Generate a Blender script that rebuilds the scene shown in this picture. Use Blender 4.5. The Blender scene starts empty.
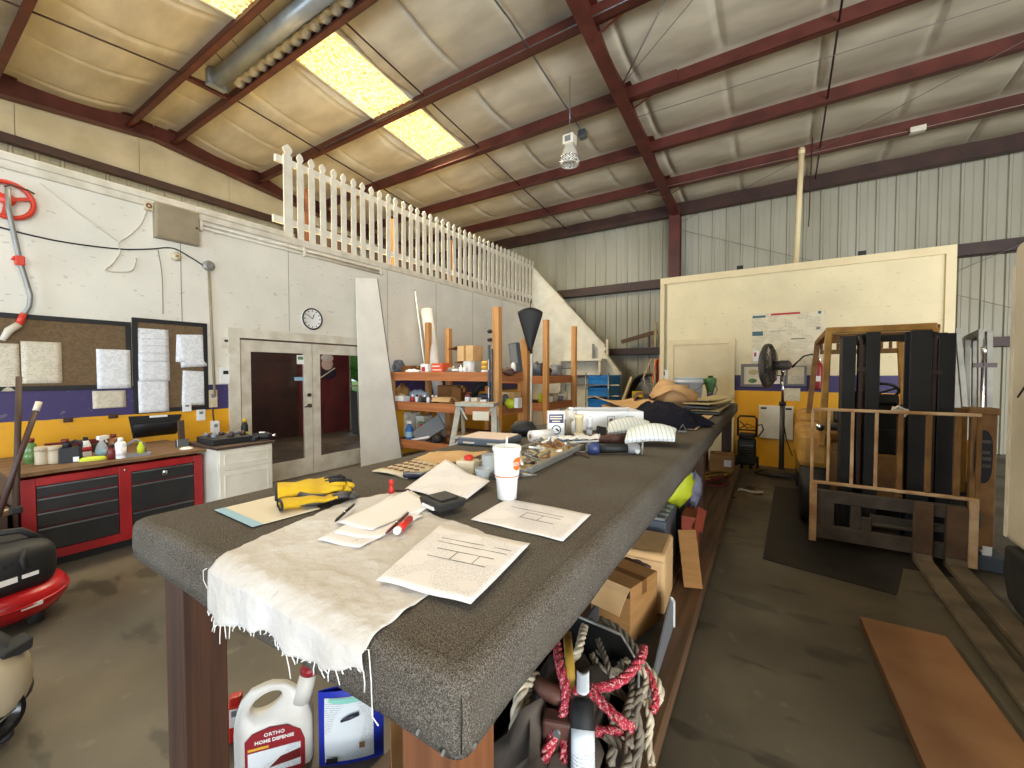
import bpy, bmesh, math, random
from mathutils import Vector, Matrix, Euler
random.seed(7)
S = bpy.context.scene
COL = S.collection
PI = math.pi
R = math.radians

# ------------------------------------------------------------ camera
cd = bpy.data.cameras.new('camera'); cam = bpy.data.objects.new('camera', cd); COL.objects.link(cam)
cd.sensor_width = 36.0; cd.lens = 414.0 / 1024.0 * 36.0; cd.clip_start = 0.02
cam.location = (0, 0, 1.52)
cam.rotation_euler = (R(90 - 1.66), 0, R(32.42))
S.camera = cam

# ------------------------------------------------------------ world, lights, exposure
w = bpy.data.worlds.new('world'); S.world = w; w.use_nodes = True
bg = w.node_tree.nodes['Background']
bg.inputs[0].default_value = (0.72, 0.86, 1.0, 1); bg.inputs[1].default_value = 1.6
S.view_settings.view_transform = 'Standard'; S.view_settings.look = 'None'
S.view_settings.exposure = 0.08; S.view_settings.gamma = 1.0
S.view_settings.use_curve_mapping = False

def area(name, loc, rot, sx, sy, power, color, spread=180):
    l = bpy.data.lights.new(name, 'AREA'); l.shape = 'RECTANGLE'; l.size = sx; l.size_y = sy
    l.energy = power; l.color = color; l.spread = R(spread)
    o = bpy.data.objects.new(name, l); COL.objects.link(o); o.location = loc; o.rotation_euler = rot
    return o
# daylight through the big roll-up door behind the camera, and through the smaller one at the right
area('daylight_front', (-5.3, -4.5, 2.1), (R(93), 0, R(14)), 6.8, 3.8, 230, (0.55, 0.76, 1.0), 140)
area('fill_front_right', (6.2, -4.5, 2.2), (R(93), 0, R(48)), 5.0, 3.8, 430, (0.84, 0.92, 1.0), 120)  # fill lamp in an added second opening, aimed at the left wall
area('daylight_right', (11.9, -0.2, 2.0), (R(93), 0, R(90)), 4.8, 3.6, 620, (1.0, 0.98, 0.94))
# lamps added outside the doors in place of apron bounce, to lift the ceiling
area('apron_fill', (-5.0, -7.6, 0.05), (R(140), 0, 0), 8.0, 4.5, 800, (0.80, 0.90, 1.0))
area('apron_fill_right', (6.2, -7.6, 0.05), (R(140), 0, R(12)), 6.0, 4.5, 2400, (1.0, 0.95, 0.86))
# lamp added to brighten the storeroom behind the glass doors
area('storeroom_fill', (-7.8, 4.6, 3.2), (0, 0, 0), 0.3, 1.2, 70, (1.0, 0.86, 0.74))
# translucent roof panels let in warm daylight
for sx_, sy_, pw_ in ((-6.05, 5.4, 290), (-6.05, 1.8, 170), (-0.8, -0.8, 150)):
    area('daylight_roof', (sx_, sy_, 6.05), (0, 0, 0), 0.9, 2.6, pw_, (1.0, 0.87, 0.62))

# ------------------------------------------------------------ material helpers
def lin(c):
    if isinstance(c, str):
        c = [int(c[i:i+2], 16) / 255 for i in (0, 2, 4)]
        c = [x / 12.92 if x <= 0.04045 else ((x + 0.055) / 1.055) ** 2.4 for x in c]
    return (c[0], c[1], c[2], 1)
MATS = {}
def M(name, c1, c2=None, scale=6, stretch=(1, 1, 1), lo=0.35, hi=0.65, detail=4, rough=0.6, metal=0.0,
      bump=0.0, bscale=60, bstretch=(1, 1, 1), emit=0, alpha=None, trans=0, spec=0.5):
    m = bpy.data.materials.new(name); m.use_nodes = True; MATS[name] = m
    nt = m.node_tree; N = nt.nodes; L = nt.links; b = N['Principled BSDF']
    b.inputs['Roughness'].default_value = rough; b.inputs['Metallic'].default_value = metal
    b.inputs['Base Color'].default_value = lin(c1); b.inputs['Specular IOR Level'].default_value = spec
    if trans: b.inputs['Transmission Weight'].default_value = trans
    if alpha is not None: b.inputs['Alpha'].default_value = alpha
    tc = N.new('ShaderNodeTexCoord')
    def mapped(st):
        mp = N.new('ShaderNodeMapping'); L.new(tc.outputs['Object'], mp.inputs[0]); mp.inputs['Scale'].default_value = st
        return mp.outputs[0]
    if c2 is not None:
        n = N.new('ShaderNodeTexNoise'); n.inputs['Scale'].default_value = scale; n.inputs['Detail'].default_value = detail
        L.new(mapped(stretch), n.inputs['Vector'])
        r = N.new('ShaderNodeValToRGB'); r.color_ramp.elements[0].position = lo; r.color_ramp.elements[1].position = hi
        r.color_ramp.elements[0].color = lin(c1); r.color_ramp.elements[1].color = lin(c2)
        L.new(n.outputs['Fac'], r.inputs[0]); L.new(r.outputs[0], b.inputs['Base Color'])
    if bump:
        n2 = N.new('ShaderNodeTexNoise'); n2.inputs['Scale'].default_value = bscale; n2.inputs['Detail'].default_value = 3
        L.new(mapped(bstretch), n2.inputs['Vector'])
        bp = N.new('ShaderNodeBump'); bp.inputs['Strength'].default_value = bump; bp.inputs['Distance'].default_value = 0.01
        L.new(n2.outputs['Fac'], bp.inputs['Height']); L.new(bp.outputs[0], b.inputs['Normal'])
    if emit:
        b.inputs['Emission Color'].default_value = lin(c1); b.inputs['Emission Strength'].default_value = emit
    return m
def nodes(m): return m.node_tree.nodes, m.node_tree.links, m.node_tree.nodes['Principled BSDF']
def math_n(N, L, op, a, b=None):
    n = N.new('ShaderNodeMath'); n.operation = op
    for i, v in enumerate((a, b)):
        if v is None: continue
        if isinstance(v, (int, float)): n.inputs[i].default_value = v
        else: L.new(v, n.inputs[i])
    return n.outputs[0]
def mixc(N, L, fac, a, b):
    n = N.new('ShaderNodeMix'); n.data_type = 'RGBA'
    if isinstance(fac, (int, float)): n.inputs[0].default_value = fac
    else: L.new(fac, n.inputs[0])
    for i, v in ((6, a), (7, b)):
        if isinstance(v, tuple): n.inputs[i].default_value = v
        else: L.new(v, n.inputs[i])
    return n.outputs[2]
def noise(N, L, vec, scale, detail=4, stretch=None):
    n = N.new('ShaderNodeTexNoise'); n.inputs['Scale'].default_value = scale; n.inputs['Detail'].default_value = detail
    if stretch:
        mp = N.new('ShaderNodeMapping'); L.new(vec, mp.inputs[0]); mp.inputs['Scale'].default_value = stretch; vec = mp.outputs[0]
    L.new(vec, n.inputs['Vector']); return n.outputs['Fac']
def ramp(N, L, fac, stops):
    r = N.new('ShaderNodeValToRGB'); e = r.color_ramp.elements
    while len(e) < len(stops): e.new(0.5)
    for k, (p, c) in zip(e, stops): k.position = p; k.color = c
    L.new(fac, r.inputs[0]); return r.outputs[0]
BW = lambda v: (v, v, v, 1)

def painted_wall(name, white, z1, z2, joint=1.22):
    """white board above z1, a purple stripe down to z2, yellow below; scuffs, board joints"""
    m = M(name, white, rough=0.55); N, L, b = nodes(m)
    tc = N.new('ShaderNodeTexCoord'); v = tc.outputs['Object']
    sp = N.new('ShaderNodeSeparateXYZ'); L.new(v, sp.inputs[0]); z = sp.outputs[2]
    wob = noise(N, L, v, 3); zz = math_n(N, L, 'ADD', z, math_n(N, L, 'MULTIPLY', wob, 0.02))
    a = math_n(N, L, 'GREATER_THAN', zz, z1); c = math_n(N, L, 'GREATER_THAN', zz, z2)
    dirt = ramp(N, L, noise(N, L, v, 2.2, 6), [(0.3, lin(white)), (0.75, tuple(x * 0.86 for x in lin(white)[:3]) + (1,))])
    low = mixc(N, L, c, lin('e0a012'), lin('3b2f5e'))
    colr = mixc(N, L, a, low, dirt)
    sc = ramp(N, L, noise(N, L, v, 14, 5, (1, 1, 2.2)), [(0.655, BW(0)), (0.69, BW(1))])
    colr = mixc(N, L, math_n(N, L, 'MULTIPLY', sc, 0.38), colr, lin('8c8478'))
    bp = N.new('ShaderNodeBump'); bp.inputs['Strength'].default_value = 0.12; bp.inputs['Distance'].default_value = 0.01
    L.new(noise(N, L, v, 40), bp.inputs['Height']); L.new(bp.outputs[0], b.inputs['Normal'])
    L.new(colr, b.inputs['Base Color']); return m

def wood(name, c1, c2, axis=0, rough=0.6, s=5):
    st = [14, 14, 14]; st[axis] = 0.8
    return M(name, c1, c2, scale=s / 3, stretch=tuple(st), lo=0.3, hi=0.7, detail=6, rough=rough, bump=0.15, bscale=s, bstretch=tuple(st))
def print_mat(name, paper, ink, lines=70, axis=2, across=1, fill=0.5, rough=0.7, block=9):
    """paper printed with lines of unreadable small type, in object space"""
    m = M(name, paper, rough=rough, spec=0.3); N, L, b = nodes(m)
    tc = N.new('ShaderNodeTexCoord'); v = tc.outputs['Object']
    sp = N.new('ShaderNodeSeparateXYZ'); L.new(v, sp.inputs[0]); a = sp.outputs[axis]
    row = math_n(N, L, 'FRACT', math_n(N, L, 'MULTIPLY', a, lines))
    on = math_n(N, L, 'LESS_THAN', row, 0.45)
    st = [1.0, 1.0, 1.0]; st[axis] = lines; st[across] = lines * 1.6
    # type runs: noise broken along the line
    wv = ramp(N, L, noise(N, L, v, 1.0, 2, tuple(st)), [(0.5 - 0.12 * fill, BW(0)), (0.52, BW(1))])
    blk = ramp(N, L, noise(N, L, v, block, 1), [(0.48, BW(0)), (0.5, BW(1))])
    f = math_n(N, L, 'MULTIPLY', math_n(N, L, 'MULTIPLY', on, wv), blk)
    L.new(mixc(N, L, math_n(N, L, 'MULTIPLY', f, 0.42), lin(paper), lin(ink)), b.inputs['Base Color'])
    return m

# ------------------------------------------------------------ mesh helper
class MB:
    def __init__(self): self.bm = bmesh.new(); self.mi = 0
    def mat(self, i): self.mi = i; return self
    def _face(self, vs, smooth=False):
        try:
            f = self.bm.faces.new(vs); f.material_index = self.mi; f.smooth = smooth; return f
        except ValueError: return None
    def box(self, x0, x1, y0, y1, z0, z1):
        return self.obox(((x0 + x1) / 2, (y0 + y1) / 2, (z0 + z1) / 2), (abs(x1 - x0), abs(y1 - y0), abs(z1 - z0)))
    def obox(self, c, s, rot=(0, 0, 0), taper=1.0):
        m = Matrix.Translation(c) @ Euler(rot).to_matrix().to_4x4()
        vs = []
        for z in (-.5, .5):
            t = taper if z > 0 else 1
            for x, y in ((-.5, -.5), (.5, -.5), (.5, .5), (-.5, .5)):
                vs.append(self.bm.verts.new(m @ Vector((x * s[0] * t, y * s[1] * t, z * s[2]))))
        for q in ((3, 2, 1, 0), (4, 5, 6, 7), (0, 1, 5, 4), (1, 2, 6, 5), (2, 3, 7, 6), (3, 0, 4, 7)): self._face([vs[i] for i in q])
        return self
    def bar(self, p0, p1, wx, wy, up=(0, 0, 1)):
        """rectangular bar from p0 to p1"""
        p0, p1 = Vector(p0), Vector(p1); d = (p1 - p0).normalized(); u = Vector(up)
        s = d.cross(u)
        if s.length < 1e-4: s = d.cross(Vector((0, 1, 0)))
        s.normalize(); u = s.cross(d)
        vs = []
        for p in (p0, p1):
            for a, b in ((-1, -1), (1, -1), (1, 1), (-1, 1)): vs.append(self.bm.verts.new(p + s * a * wx / 2 + u * b * wy / 2))
        for q in ((3, 2, 1, 0), (4, 5, 6, 7), (0, 1, 5, 4), (1, 2, 6, 5), (2, 3, 7, 6), (3, 0, 4, 7)): self._face([vs[i] for i in q])
        return self
    def ibar(self, p0, p1, wid, hei, t=0.012, up=(0, 0, 1)):
        """I-section from p0 to p1 (centre line)"""
        p0, p1 = Vector(p0), Vector(p1); d = (p1 - p0).normalized(); s = d.cross(Vector(up)).normalized(); u = s.cross(d)
        self.bar(p0 + u * (hei - t) / 2, p1 + u * (hei - t) / 2, wid, t, up); self.bar(p0 - u * (hei - t) / 2, p1 - u * (hei - t) / 2, wid, t, up)
        return self.bar(p0, p1, t, hei - 2 * t, up)
    def rings(self, rings, closed=True, cap=True, smooth=True):
        R_ = [[self.bm.verts.new(p) for p in r] for r in rings]; n = len(R_[0])
        for a, b in zip(R_[:-1], R_[1:]):
            for i in range(n if closed else n - 1):
                j = (i + 1) % n; self._face([a[i], a[j], b[j], b[i]], smooth)
        if cap and closed: self._face(R_[0][::-1]); self._face(R_[-1])
        return self
    def tube(self, pts, r, seg=8, closed=False, smooth=True, flat=1.0):
        pts = [Vector(p) for p in pts]; n = len(pts); rs = r if isinstance(r, (list, tuple)) else [r] * n
        T = []
        for i in range(n):
            a = pts[(i - 1) % n] if (i > 0 or closed) else pts[0]; b = pts[(i + 1) % n] if (i < n - 1 or closed) else pts[-1]
            t = (b - a); T.append(t.normalized() if t.length > 1e-9 else Vector((0, 0, 1)))
        u = T[0].cross(Vector((0, 0, 1)))
        if u.length < 1e-3: u = T[0].cross(Vector((0, 1, 0)))
        u.normalize(); rg = []
        for i in range(n):
            u = (u - T[i] * u.dot(T[i])); u.normalize(); v = T[i].cross(u)
            rg.append([pts[i] + (u * math.cos(2 * PI * k / seg) + v * flat * math.sin(2 * PI * k / seg)) * rs[i] for k in range(seg)])
        if closed: rg.append(rg[0]); return self.rings(rg, True, False, smooth)
        return self.rings(rg, True, True, smooth)
    def cyl(self, p0, p1, r0, r1=None, seg=16, smooth=True): return self.tube([p0, p1], [r0, r0 if r1 is None else r1], seg, smooth=smooth)
    def lathe(self, prof, seg=20, o=(0, 0, 0), rot=None, cap=True, arc=2 * PI):
        m = Matrix.Translation(o) @ (Euler(rot).to_matrix().to_4x4() if rot else Matrix())
        rg = [[m @ Vector((max(r, 1e-4) * math.cos(arc * k / seg), max(r, 1e-4) * math.sin(arc * k / seg), z)) for k in range(seg)] for r, z in prof]
        return self.rings(rg, True, cap)
    def torus(self, c, R_, r, rot=(0, 0, 0), seg=28, s2=8, a0=0, a1=2 * PI):
        m = Matrix.Translation(c) @ Euler(rot).to_matrix().to_4x4(); full = abs(a1 - a0 - 2 * PI) < 1e-6
        pts = [m @ Vector((R_ * math.cos(a0 + (a1 - a0) * k / seg), R_ * math.sin(a0 + (a1 - a0) * k / seg), 0)) for k in range(seg if full else seg + 1)]
        return self.tube(pts, r, s2, closed=full)
    def prism(self, pts, d, axis='z', at=0.0):
        """polygon extruded by d along an axis; pts are the two other coordinates in order"""
        def p3(p, k): return {'z': (p[0], p[1], k), 'y': (p[0], k, p[1]), 'x': (k, p[0], p[1])}[axis]
        a = [self.bm.verts.new(p3(p, at)) for p in pts]; b = [self.bm.verts.new(p3(p, at + d)) for p in pts]; n = len(pts)
        self._face(a[::-1]); self._face(b)
        for i in range(n): self._face([a[i], a[(i + 1) % n], b[(i + 1) % n], b[i]])
        return self
    def sheet(self, nu, nv, fn, th=0.0, smooth=True):
        """surface fn(u,v)->point; th>0 gives a thickness along -normal"""
        P = [[Vector(fn(i / nu, j / nv)) for j in range(nv + 1)] for i in range(nu + 1)]
        top = [[self.bm.verts.new(p) for p in row] for row in P]
        for i in range(nu):
            for j in range(nv): self._face([top[i][j], top[i + 1][j], top[i + 1][j + 1], top[i][j + 1]], smooth)
        if th:
            bot = []
            for i in range(nu + 1):
                row = []
                for j in range(nv + 1):
                    a = P[min(i + 1, nu)][j] - P[max(i - 1, 0)][j]; b = P[i][min(j + 1, nv)] - P[i][max(j - 1, 0)]
                    n = a.cross(b); n = n.normalized() if n.length > 1e-12 else Vector((0, 0, 1))
                    row.append(self.bm.verts.new(P[i][j] - n * th))
                bot.append(row)
            for i in range(nu):
                for j in range(nv): self._face([bot[i][j + 1], bot[i + 1][j + 1], bot[i + 1][j], bot[i][j]], smooth)
            for i in range(nu):
                self._face([top[i + 1][0], top[i][0], bot[i][0], bot[i + 1][0]]); self._face([top[i][nv], top[i + 1][nv], bot[i + 1][nv], bot[i][nv]])
            for j in range(nv):
                self._face([top[0][j], top[0][j + 1], bot[0][j + 1], bot[0][j]]); self._face([top[nu][j + 1], top[nu][j], bot[nu][j], bot[nu][j + 1]])
        return self
    def blob(self, c, s, rot=(0, 0, 0), seg=16, ring=10, n=0.0, fs=3.0, pw=1.0, seed=0):
        """ellipsoid / rounded box (pw<1) with lumps"""
        m = Matrix.Translation(c) @ Euler(rot).to_matrix().to_4x4(); rg = []
        sg = lambda t: math.copysign(abs(t) ** pw, t)
        from mathutils import noise as mn
        for i in range(ring + 1):
            ph = -PI / 2 + PI * i / ring; r = []
            for k in range(seg):
                th = 2 * PI * k / seg
                p = Vector((sg(math.cos(ph)) * sg(math.cos(th)), sg(math.cos(ph)) * sg(math.sin(th)), sg(math.sin(ph))))
                if n: p *= 1 + n * mn.noise(p * fs + Vector((seed, seed * 2, 0)))
                r.append(m @ Vector((p.x * s[0], p.y * s[1], p.z * s[2])))
            rg.append(r)
        return self.rings(rg, True, False)
    def build(self, name, mat, parent=None, bevel=0, seg=2, loc=None, rot=None, recalc=True, sub=0):
        if recalc: bmesh.ops.recalc_face_normals(self.bm, faces=self.bm.faces)
        me = bpy.data.meshes.new(name); self.bm.to_mesh(me); self.bm.free()
        o = bpy.data.objects.new(name, me); COL.objects.link(o)
        for m in (mat if isinstance(mat, (list, tuple)) else [mat]): me.materials.append(MATS[m] if isinstance(m, str) else m)
        if parent: o.parent = parent
        if loc: o.location = loc
        if rot: o.rotation_euler = rot
        if bevel:
            b = o.modifiers.new('bevel', 'BEVEL'); b.width = bevel; b.segments = seg; b.limit_method = 'ANGLE'; b.angle_limit = R(40)
        if sub:
            b = o.modifiers.new('sub', 'SUBSURF'); b.levels = sub; b.render_levels = sub
        return o
_f = 414.0
_rc = Euler((R(90 - 1.66), 0, R(32.42))).to_matrix()
def hit(px, py, X=None, Y=None, Z=None):
    """point of a known surface (wall, bench top, floor) seen at a picture position, for measuring"""
    d = _rc @ Vector(((px - 512) / _f, -(py - 384) / _f, -1)); o = Vector((0, 0, 1.52))
    t = (X - o.x) / d.x if X is not None else (Y - o.y) / d.y if Y is not None else (Z - o.z) / d.z
    return o + d * t
def tag(o, label, cat, group=None, kind=None):
    if label: o['label'] = label
    if cat: o['category'] = cat
    if group: o['group'] = group
    if kind: o['kind'] = kind
    return o
def thing(name, label, cat, loc=(0, 0, 0), rz=0, group=None, rot=None):
    o = bpy.data.objects.new(name, None); COL.objects.link(o); o.empty_display_size = 0.05
    o.location = loc; o.rotation_euler = rot if rot else (0, 0, rz)
    return tag(o, label, cat, group)
def struct(o): o['kind'] = 'structure'; return o
def kids(o): return [c for c in bpy.data.objects if c.parent == o]
def dup(root, loc, rz=None, label=None, group=None, rot=None, scale=None):
    r = root.copy(); COL.objects.link(r); r.location = loc
    if rz is not None: r.rotation_euler = (0, 0, rz)
    if rot: r.rotation_euler = rot
    if scale: r.scale = scale
    if label: r['label'] = label
    if group: r['group'] = group
    for ch in kids(root):
        c = ch.copy(); COL.objects.link(c); c.parent = r
        for g in kids(ch):
            d = g.copy(); COL.objects.link(d); d.parent = c
    return r
def text(body, size, mat, parent, loc, rot, name='lettering', depth=0.0008, align='CENTER', bold=0.0, xs=1.0):
    cu = bpy.data.curves.new(name, 'FONT'); cu.body = body; cu.size = size; cu.align_x = align; cu.align_y = 'CENTER'
    cu.extrude = depth; cu.offset = bold; cu.resolution_u = 2
    t = bpy.data.objects.new(name, cu); COL.objects.link(t)
    dg = bpy.context.evaluated_depsgraph_get(); me = bpy.data.meshes.new_from_object(t.evaluated_get(dg))
    bpy.data.objects.remove(t); me.materials.clear(); me.materials.append(MATS[mat])
    o = bpy.data.objects.new(name, me); COL.objects.link(o); o.parent = parent; o.location = loc; o.rotation_euler = rot; o.scale = (xs, 1, 1)
    return o
# ------------------------------------------------------------ materials
WHITE = 'd9d2c2'
painted_wall('wall_paint', 'e4ddcc', 1.375, 1.075)
painted_wall('office_paint', 'e2d2a8', 1.48, 1.225)
# concrete floor: blotches, tyre marks, dust
m = M('concrete', '6a6257', rough=0.42, spec=0.4); N, L, b = nodes(m); tc = N.new('ShaderNodeTexCoord'); v = tc.outputs['Object']
c = ramp(N, L, noise(N, L, v, 0.8, 8), [(0.3, lin('433d33')), (0.5, lin('575043')), (0.72, lin('736957'))])
st = ramp(N, L, noise(N, L, v, 2.1, 5, (1, 2.4, 1)), [(0.58, BW(0)), (0.64, BW(1))])
c = mixc(N, L, math_n(N, L, 'MULTIPLY', st, 0.55), c, lin('292621'))
du = ramp(N, L, noise(N, L, v, 7, 6), [(0.64, BW(0)), (0.72, BW(1))])
c = mixc(N, L, math_n(N, L, 'MULTIPLY', du, 0.5), c, lin('7a7162')); L.new(c, b.inputs['Base Color'])
rr = ramp(N, L, noise(N, L, v, 1.4, 5), [(0.3, BW(0.25)), (0.7, BW(0.6))]); L.new(rr, b.inputs['Roughness'])
bp = N.new('ShaderNodeBump'); bp.inputs['Strength'].default_value = 0.1; bp.inputs['Distance'].default_value = 0.01
L.new(noise(N, L, v, 30, 6), bp.inputs['Height']); L.new(bp.outputs[0], b.inputs['Normal'])
M('insulation', 'cdc4af', 'b7ae9a', scale=1.3, stretch=(1, 2.5, 1), detail=6, rough=0.5, bump=0.2, bscale=7, spec=0.3)
M('red_steel', '5f2d23', '4b2119', scale=3, rough=0.45, bump=0.03)
M('dark_steel', '452a21', '34201a', scale=3, rough=0.5)
M('siding', 'aaa695', '98947f', scale=1.2, stretch=(1, 1, 0.3), rough=0.45, metal=0.1)
M('beige_panel', 'd3c8a8', 'c2b795', scale=2, rough=0.6)
M('white_paint', 'e2dccb', 'd2cab6', scale=4, rough=0.5)
M('cream_paint', 'dccaa0', 'd2bf94', scale=3, rough=0.5)
M('trim_white', 'dcd3c0', 'c8bda6', scale=6, rough=0.5)
M('galvanised', '8d9091', '74787a', scale=5, rough=0.35, metal=0.8)
M('foil', 'b9b3a4', '99927f', scale=9, rough=0.4, bump=0.6, bscale=9)
M('grey_wire', '77706a', rough=0.5); M('black', '141313', rough=0.62); M('black_gloss', '0e0e10', rough=0.22)
M('rubber', '1b1a19', '262422', scale=12, rough=0.75); M('chrome', 'c9c9c9', rough=0.2, metal=1.0)
M('brass', 'b58d3c', rough=0.3, metal=1.0); M('white_plastic', 'e6e4de', rough=0.4); M('grey_plastic', '77787a', rough=0.5)
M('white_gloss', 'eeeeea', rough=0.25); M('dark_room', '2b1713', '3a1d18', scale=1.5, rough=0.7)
wood('pine', 'cf975a', 'b07a42', axis=2); wood('pine_x', 'b87442', '94542a', axis=0); wood('pine_y', 'b47345', '8d522a', axis=1)
wood('redwood', '4f2f1b', '321d10', axis=2); wood('plank_y', '6f5136', '4a3522', axis=1)
wood('leg_orange', '855230', '61391d', axis=2)

# ------------------------------------------------------------ the room shell
XL, YF, XG = -5.83, 11.3, -11.05
zr = lambda Y: (5.76 + 0.111 * (11.3 - Y)) if Y > 3.35 else (5.76 + 0.111 * 7.95 - 0.111 * (3.35 - Y))
struct(MB().box(-11.3, 12.2, -12, 11.4, -0.1, 0).build('floor', 'concrete'))
DY0, DY1, DH = 2.62, 4.64, 1.96
o = MB().box(XL - .12, XL, -4.6, DY0, 0, 3.42).box(XL - .12, XL, DY1, 10.29, 0, 3.42).box(XL - .12, XL, DY0, DY1, DH, 3.42).build('wall_left', 'wall_paint'); struct(o)
# vertical cracks between the boards
o = MB()
for y in (2.02, 3.28, 5.05, 6.3, 7.5, 8.7): o.box(XL + .0005, XL + .003, y, y + .006, 2.10 if DY0 - .2 < y < DY1 + .2 else 1.4, 3.32)
struct(o.build('trim_1', 'grey_wire'))
struct(MB().box(XG, XL - .12, -4.6, 10.29, 3.30, 3.42).build('floor.001', 'cream_paint'))
struct(MB().box(XL, XL + .035, -4.6, 10.29, 3.33, 3.43).box(XL, XL + .06, -4.6, 3.2, 3.40, 3.47).build('trim_2', 'trim_white', bevel=.006))

# corrugated back wall: rib profile
def ribs(x0, x1, rise=0.03, pitch=0.305):
    x = x0; out = []
    while x < x1:
        out += [(x, 0), (x + .10, 0), (x + .115, .006), (x + .13, 0), (x + .235, 0), (x + .25, rise), (x + .285, rise)]
        x += pitch
    return out
o = MB(); pr = ribs(XG, 12.2)
o.rings([[(x, YF - d, 0) for x, d in pr], [(x, YF - d, 5.8) for x, d in pr]], closed=False, cap=False, smooth=False)
struct(o.build('wall_back', 'siding', recalc=False))
o = MB(); pr = ribs(-4.6, YF)
o.rings([[(XG + d, y, 3.4) for y, d in pr], [(XG + d, y, 5.62) for y, d in pr]], closed=False, cap=False, smooth=False)
o.box(XG - .2, XG - .1, -4.6, 6.6, 0, 7).box(XG - .2, XG - .1, 6.6, 9.6, 3.3, 7).box(XG - .2, XG - .1, 9.6, YF, 0, 7)
struct(o.build('wall_side', 'siding', recalc=False))
o = MB()
for k in range(9):
    y0 = -3.4 + k * 1.64; y1 = min(y0 + 1.632, YF)
    z1 = min(zr(y0), zr(y1)) + .02
    o.box(XG + .03, XG + .06, y0, y1, 5.42, z1)
struct(o.build('trim_3', 'beige_panel'))
struct(MB().box(XG + .06, XG + .2, -4.6, YF, 5.36, 5.5).build('trim_4', 'dark_steel'))
# front wall with the roll-up door opening and a second one added for light, right wall with a smaller one
struct(MB().box(XG, -9, -4.75, -4.6, 0, 6).box(-1.6, 3.5, -4.75, -4.6, 0, 6).box(-9, -1.6, -4.75, -4.6, 4.1, 6).box(9, 12.2, -4.75, -4.6, 0, 6).box(3.5, 9, -4.75, -4.6, 4.1, 6).build('wall_front', 'siding'))
struct(MB().box(12.05, 12.2, -4.6, -2, 0, 6.8).box(12.05, 12.2, 3, YF, 0, 6.8).box(12.05, 12.2, -2, 3, 3.8, 6.8).build('wall_right', 'siding'))

# skylight places (x0, x1, y0, y1)
SKY = [(-6.58, -5.54, 3.86, 6.86), (-6.58, -5.54, 0.4, 3.02)]
def ceil_z(x, y, pan):
    for a, b_, c_, d_ in SKY:
        if a - .1 < x < b_ + .1 and c_ - .05 < y < d_ + .05: return zr(y) + .02
    f = ((x + 30) / 1.22) % 1.0
    seam = abs(f - .5) * 2
    bays = [-4.6, -2.9, -1.3, .2, 1.3, 3.0, 3.72, 5.4, 6.95, 8.45, 9.9, 11.3]
    t = 0
    for p, q in zip(bays[:-1], bays[1:]):
        if p <= y <= q: t = math.sin(PI * (y - p) / (q - p)) * min(1, (q - p) / 1.4)
    s = .10 * t * (1 - seam ** 26) + .02 * t * math.sin(x * 5.1 + y * 2)
    return zr(y) - s
def ceil(y0, y1, ny):
    nx = 600; x0, x1 = XG, 12.2
    return MB().sheet(nx, ny, lambda u, v_: (x0 + (x1 - x0) * u, y0 + (y1 - y0) * v_, ceil_z(x0 + (x1 - x0) * u, y0 + (y1 - y0) * v_, 0)))
struct(ceil(3.35, 11.3, 80).build('ceiling', 'insulation', recalc=False))
struct(ceil(-4.6, 3.35, 60).build('ceiling.001', 'insulation', recalc=False))
struct(MB().box(XG - .2, 12.3, 3.35, 3.4, 6.8, 6.85).prism([(3.35, zr(3.35) + .1), (11.5, zr(11.5) + .1), (11.5, zr(11.5) + .14), (3.35, zr(3.35) + .14)], 23.5, 'x', XG - .2)
       .prism([(-4.8, zr(-4.8) + .1), (3.35, zr(3.35) + .1), (3.35, zr(3.35) + .14), (-4.8, zr(-4.8) + .14)], 23.5, 'x', XG - .2).build('ceiling.002', 'siding'))

# translucent roof panels
m = M('skylight_panel', 'f6d060', rough=0.4); N, L, b = nodes(m); tc = N.new('ShaderNodeTexCoord'); v = tc.outputs['Object']
c = ramp(N, L, noise(N, L, v, 22, 3, (1.6, .9, 1)), [(0.34, lin('a98848')), (0.46, lin('ecd07a')), (0.56, lin('fff3bf')), (0.7, lin('f6de8c'))])
L.new(c, b.inputs['Base Color']); L.new(c, b.inputs['Emission Color']); b.inputs['Emission Strength'].default_value = 1.15
for k, (a, b_, c_, d_) in enumerate(SKY):
    o = MB(); n = 6 * 12
    def prof(x): return .018 * max(0, math.cos((x - a) * 2 * PI / .17)) ** 3
    xs = [a + (b_ - a) * i / n for i in range(n + 1)]
    ys = [c_ + (d_ - c_) * j / 8 for j in range(9)]
    o.rings([[(x, y, zr(y) - .03 - prof(x)) for x in xs] for y in ys], closed=False, cap=False)
    o = struct(o.build('window_%d' % (k + 1), 'skylight_panel', recalc=False))
    f = MB()
    for x in (a, b_): f.prism([(c_, zr(c_) - .05), (d_, zr(d_) - .05), (d_, zr(d_) + .02), (c_, zr(c_) + .02)], .03, 'x', x - .015)
    f.build('skylight_frame', 'white_paint', o)

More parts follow.
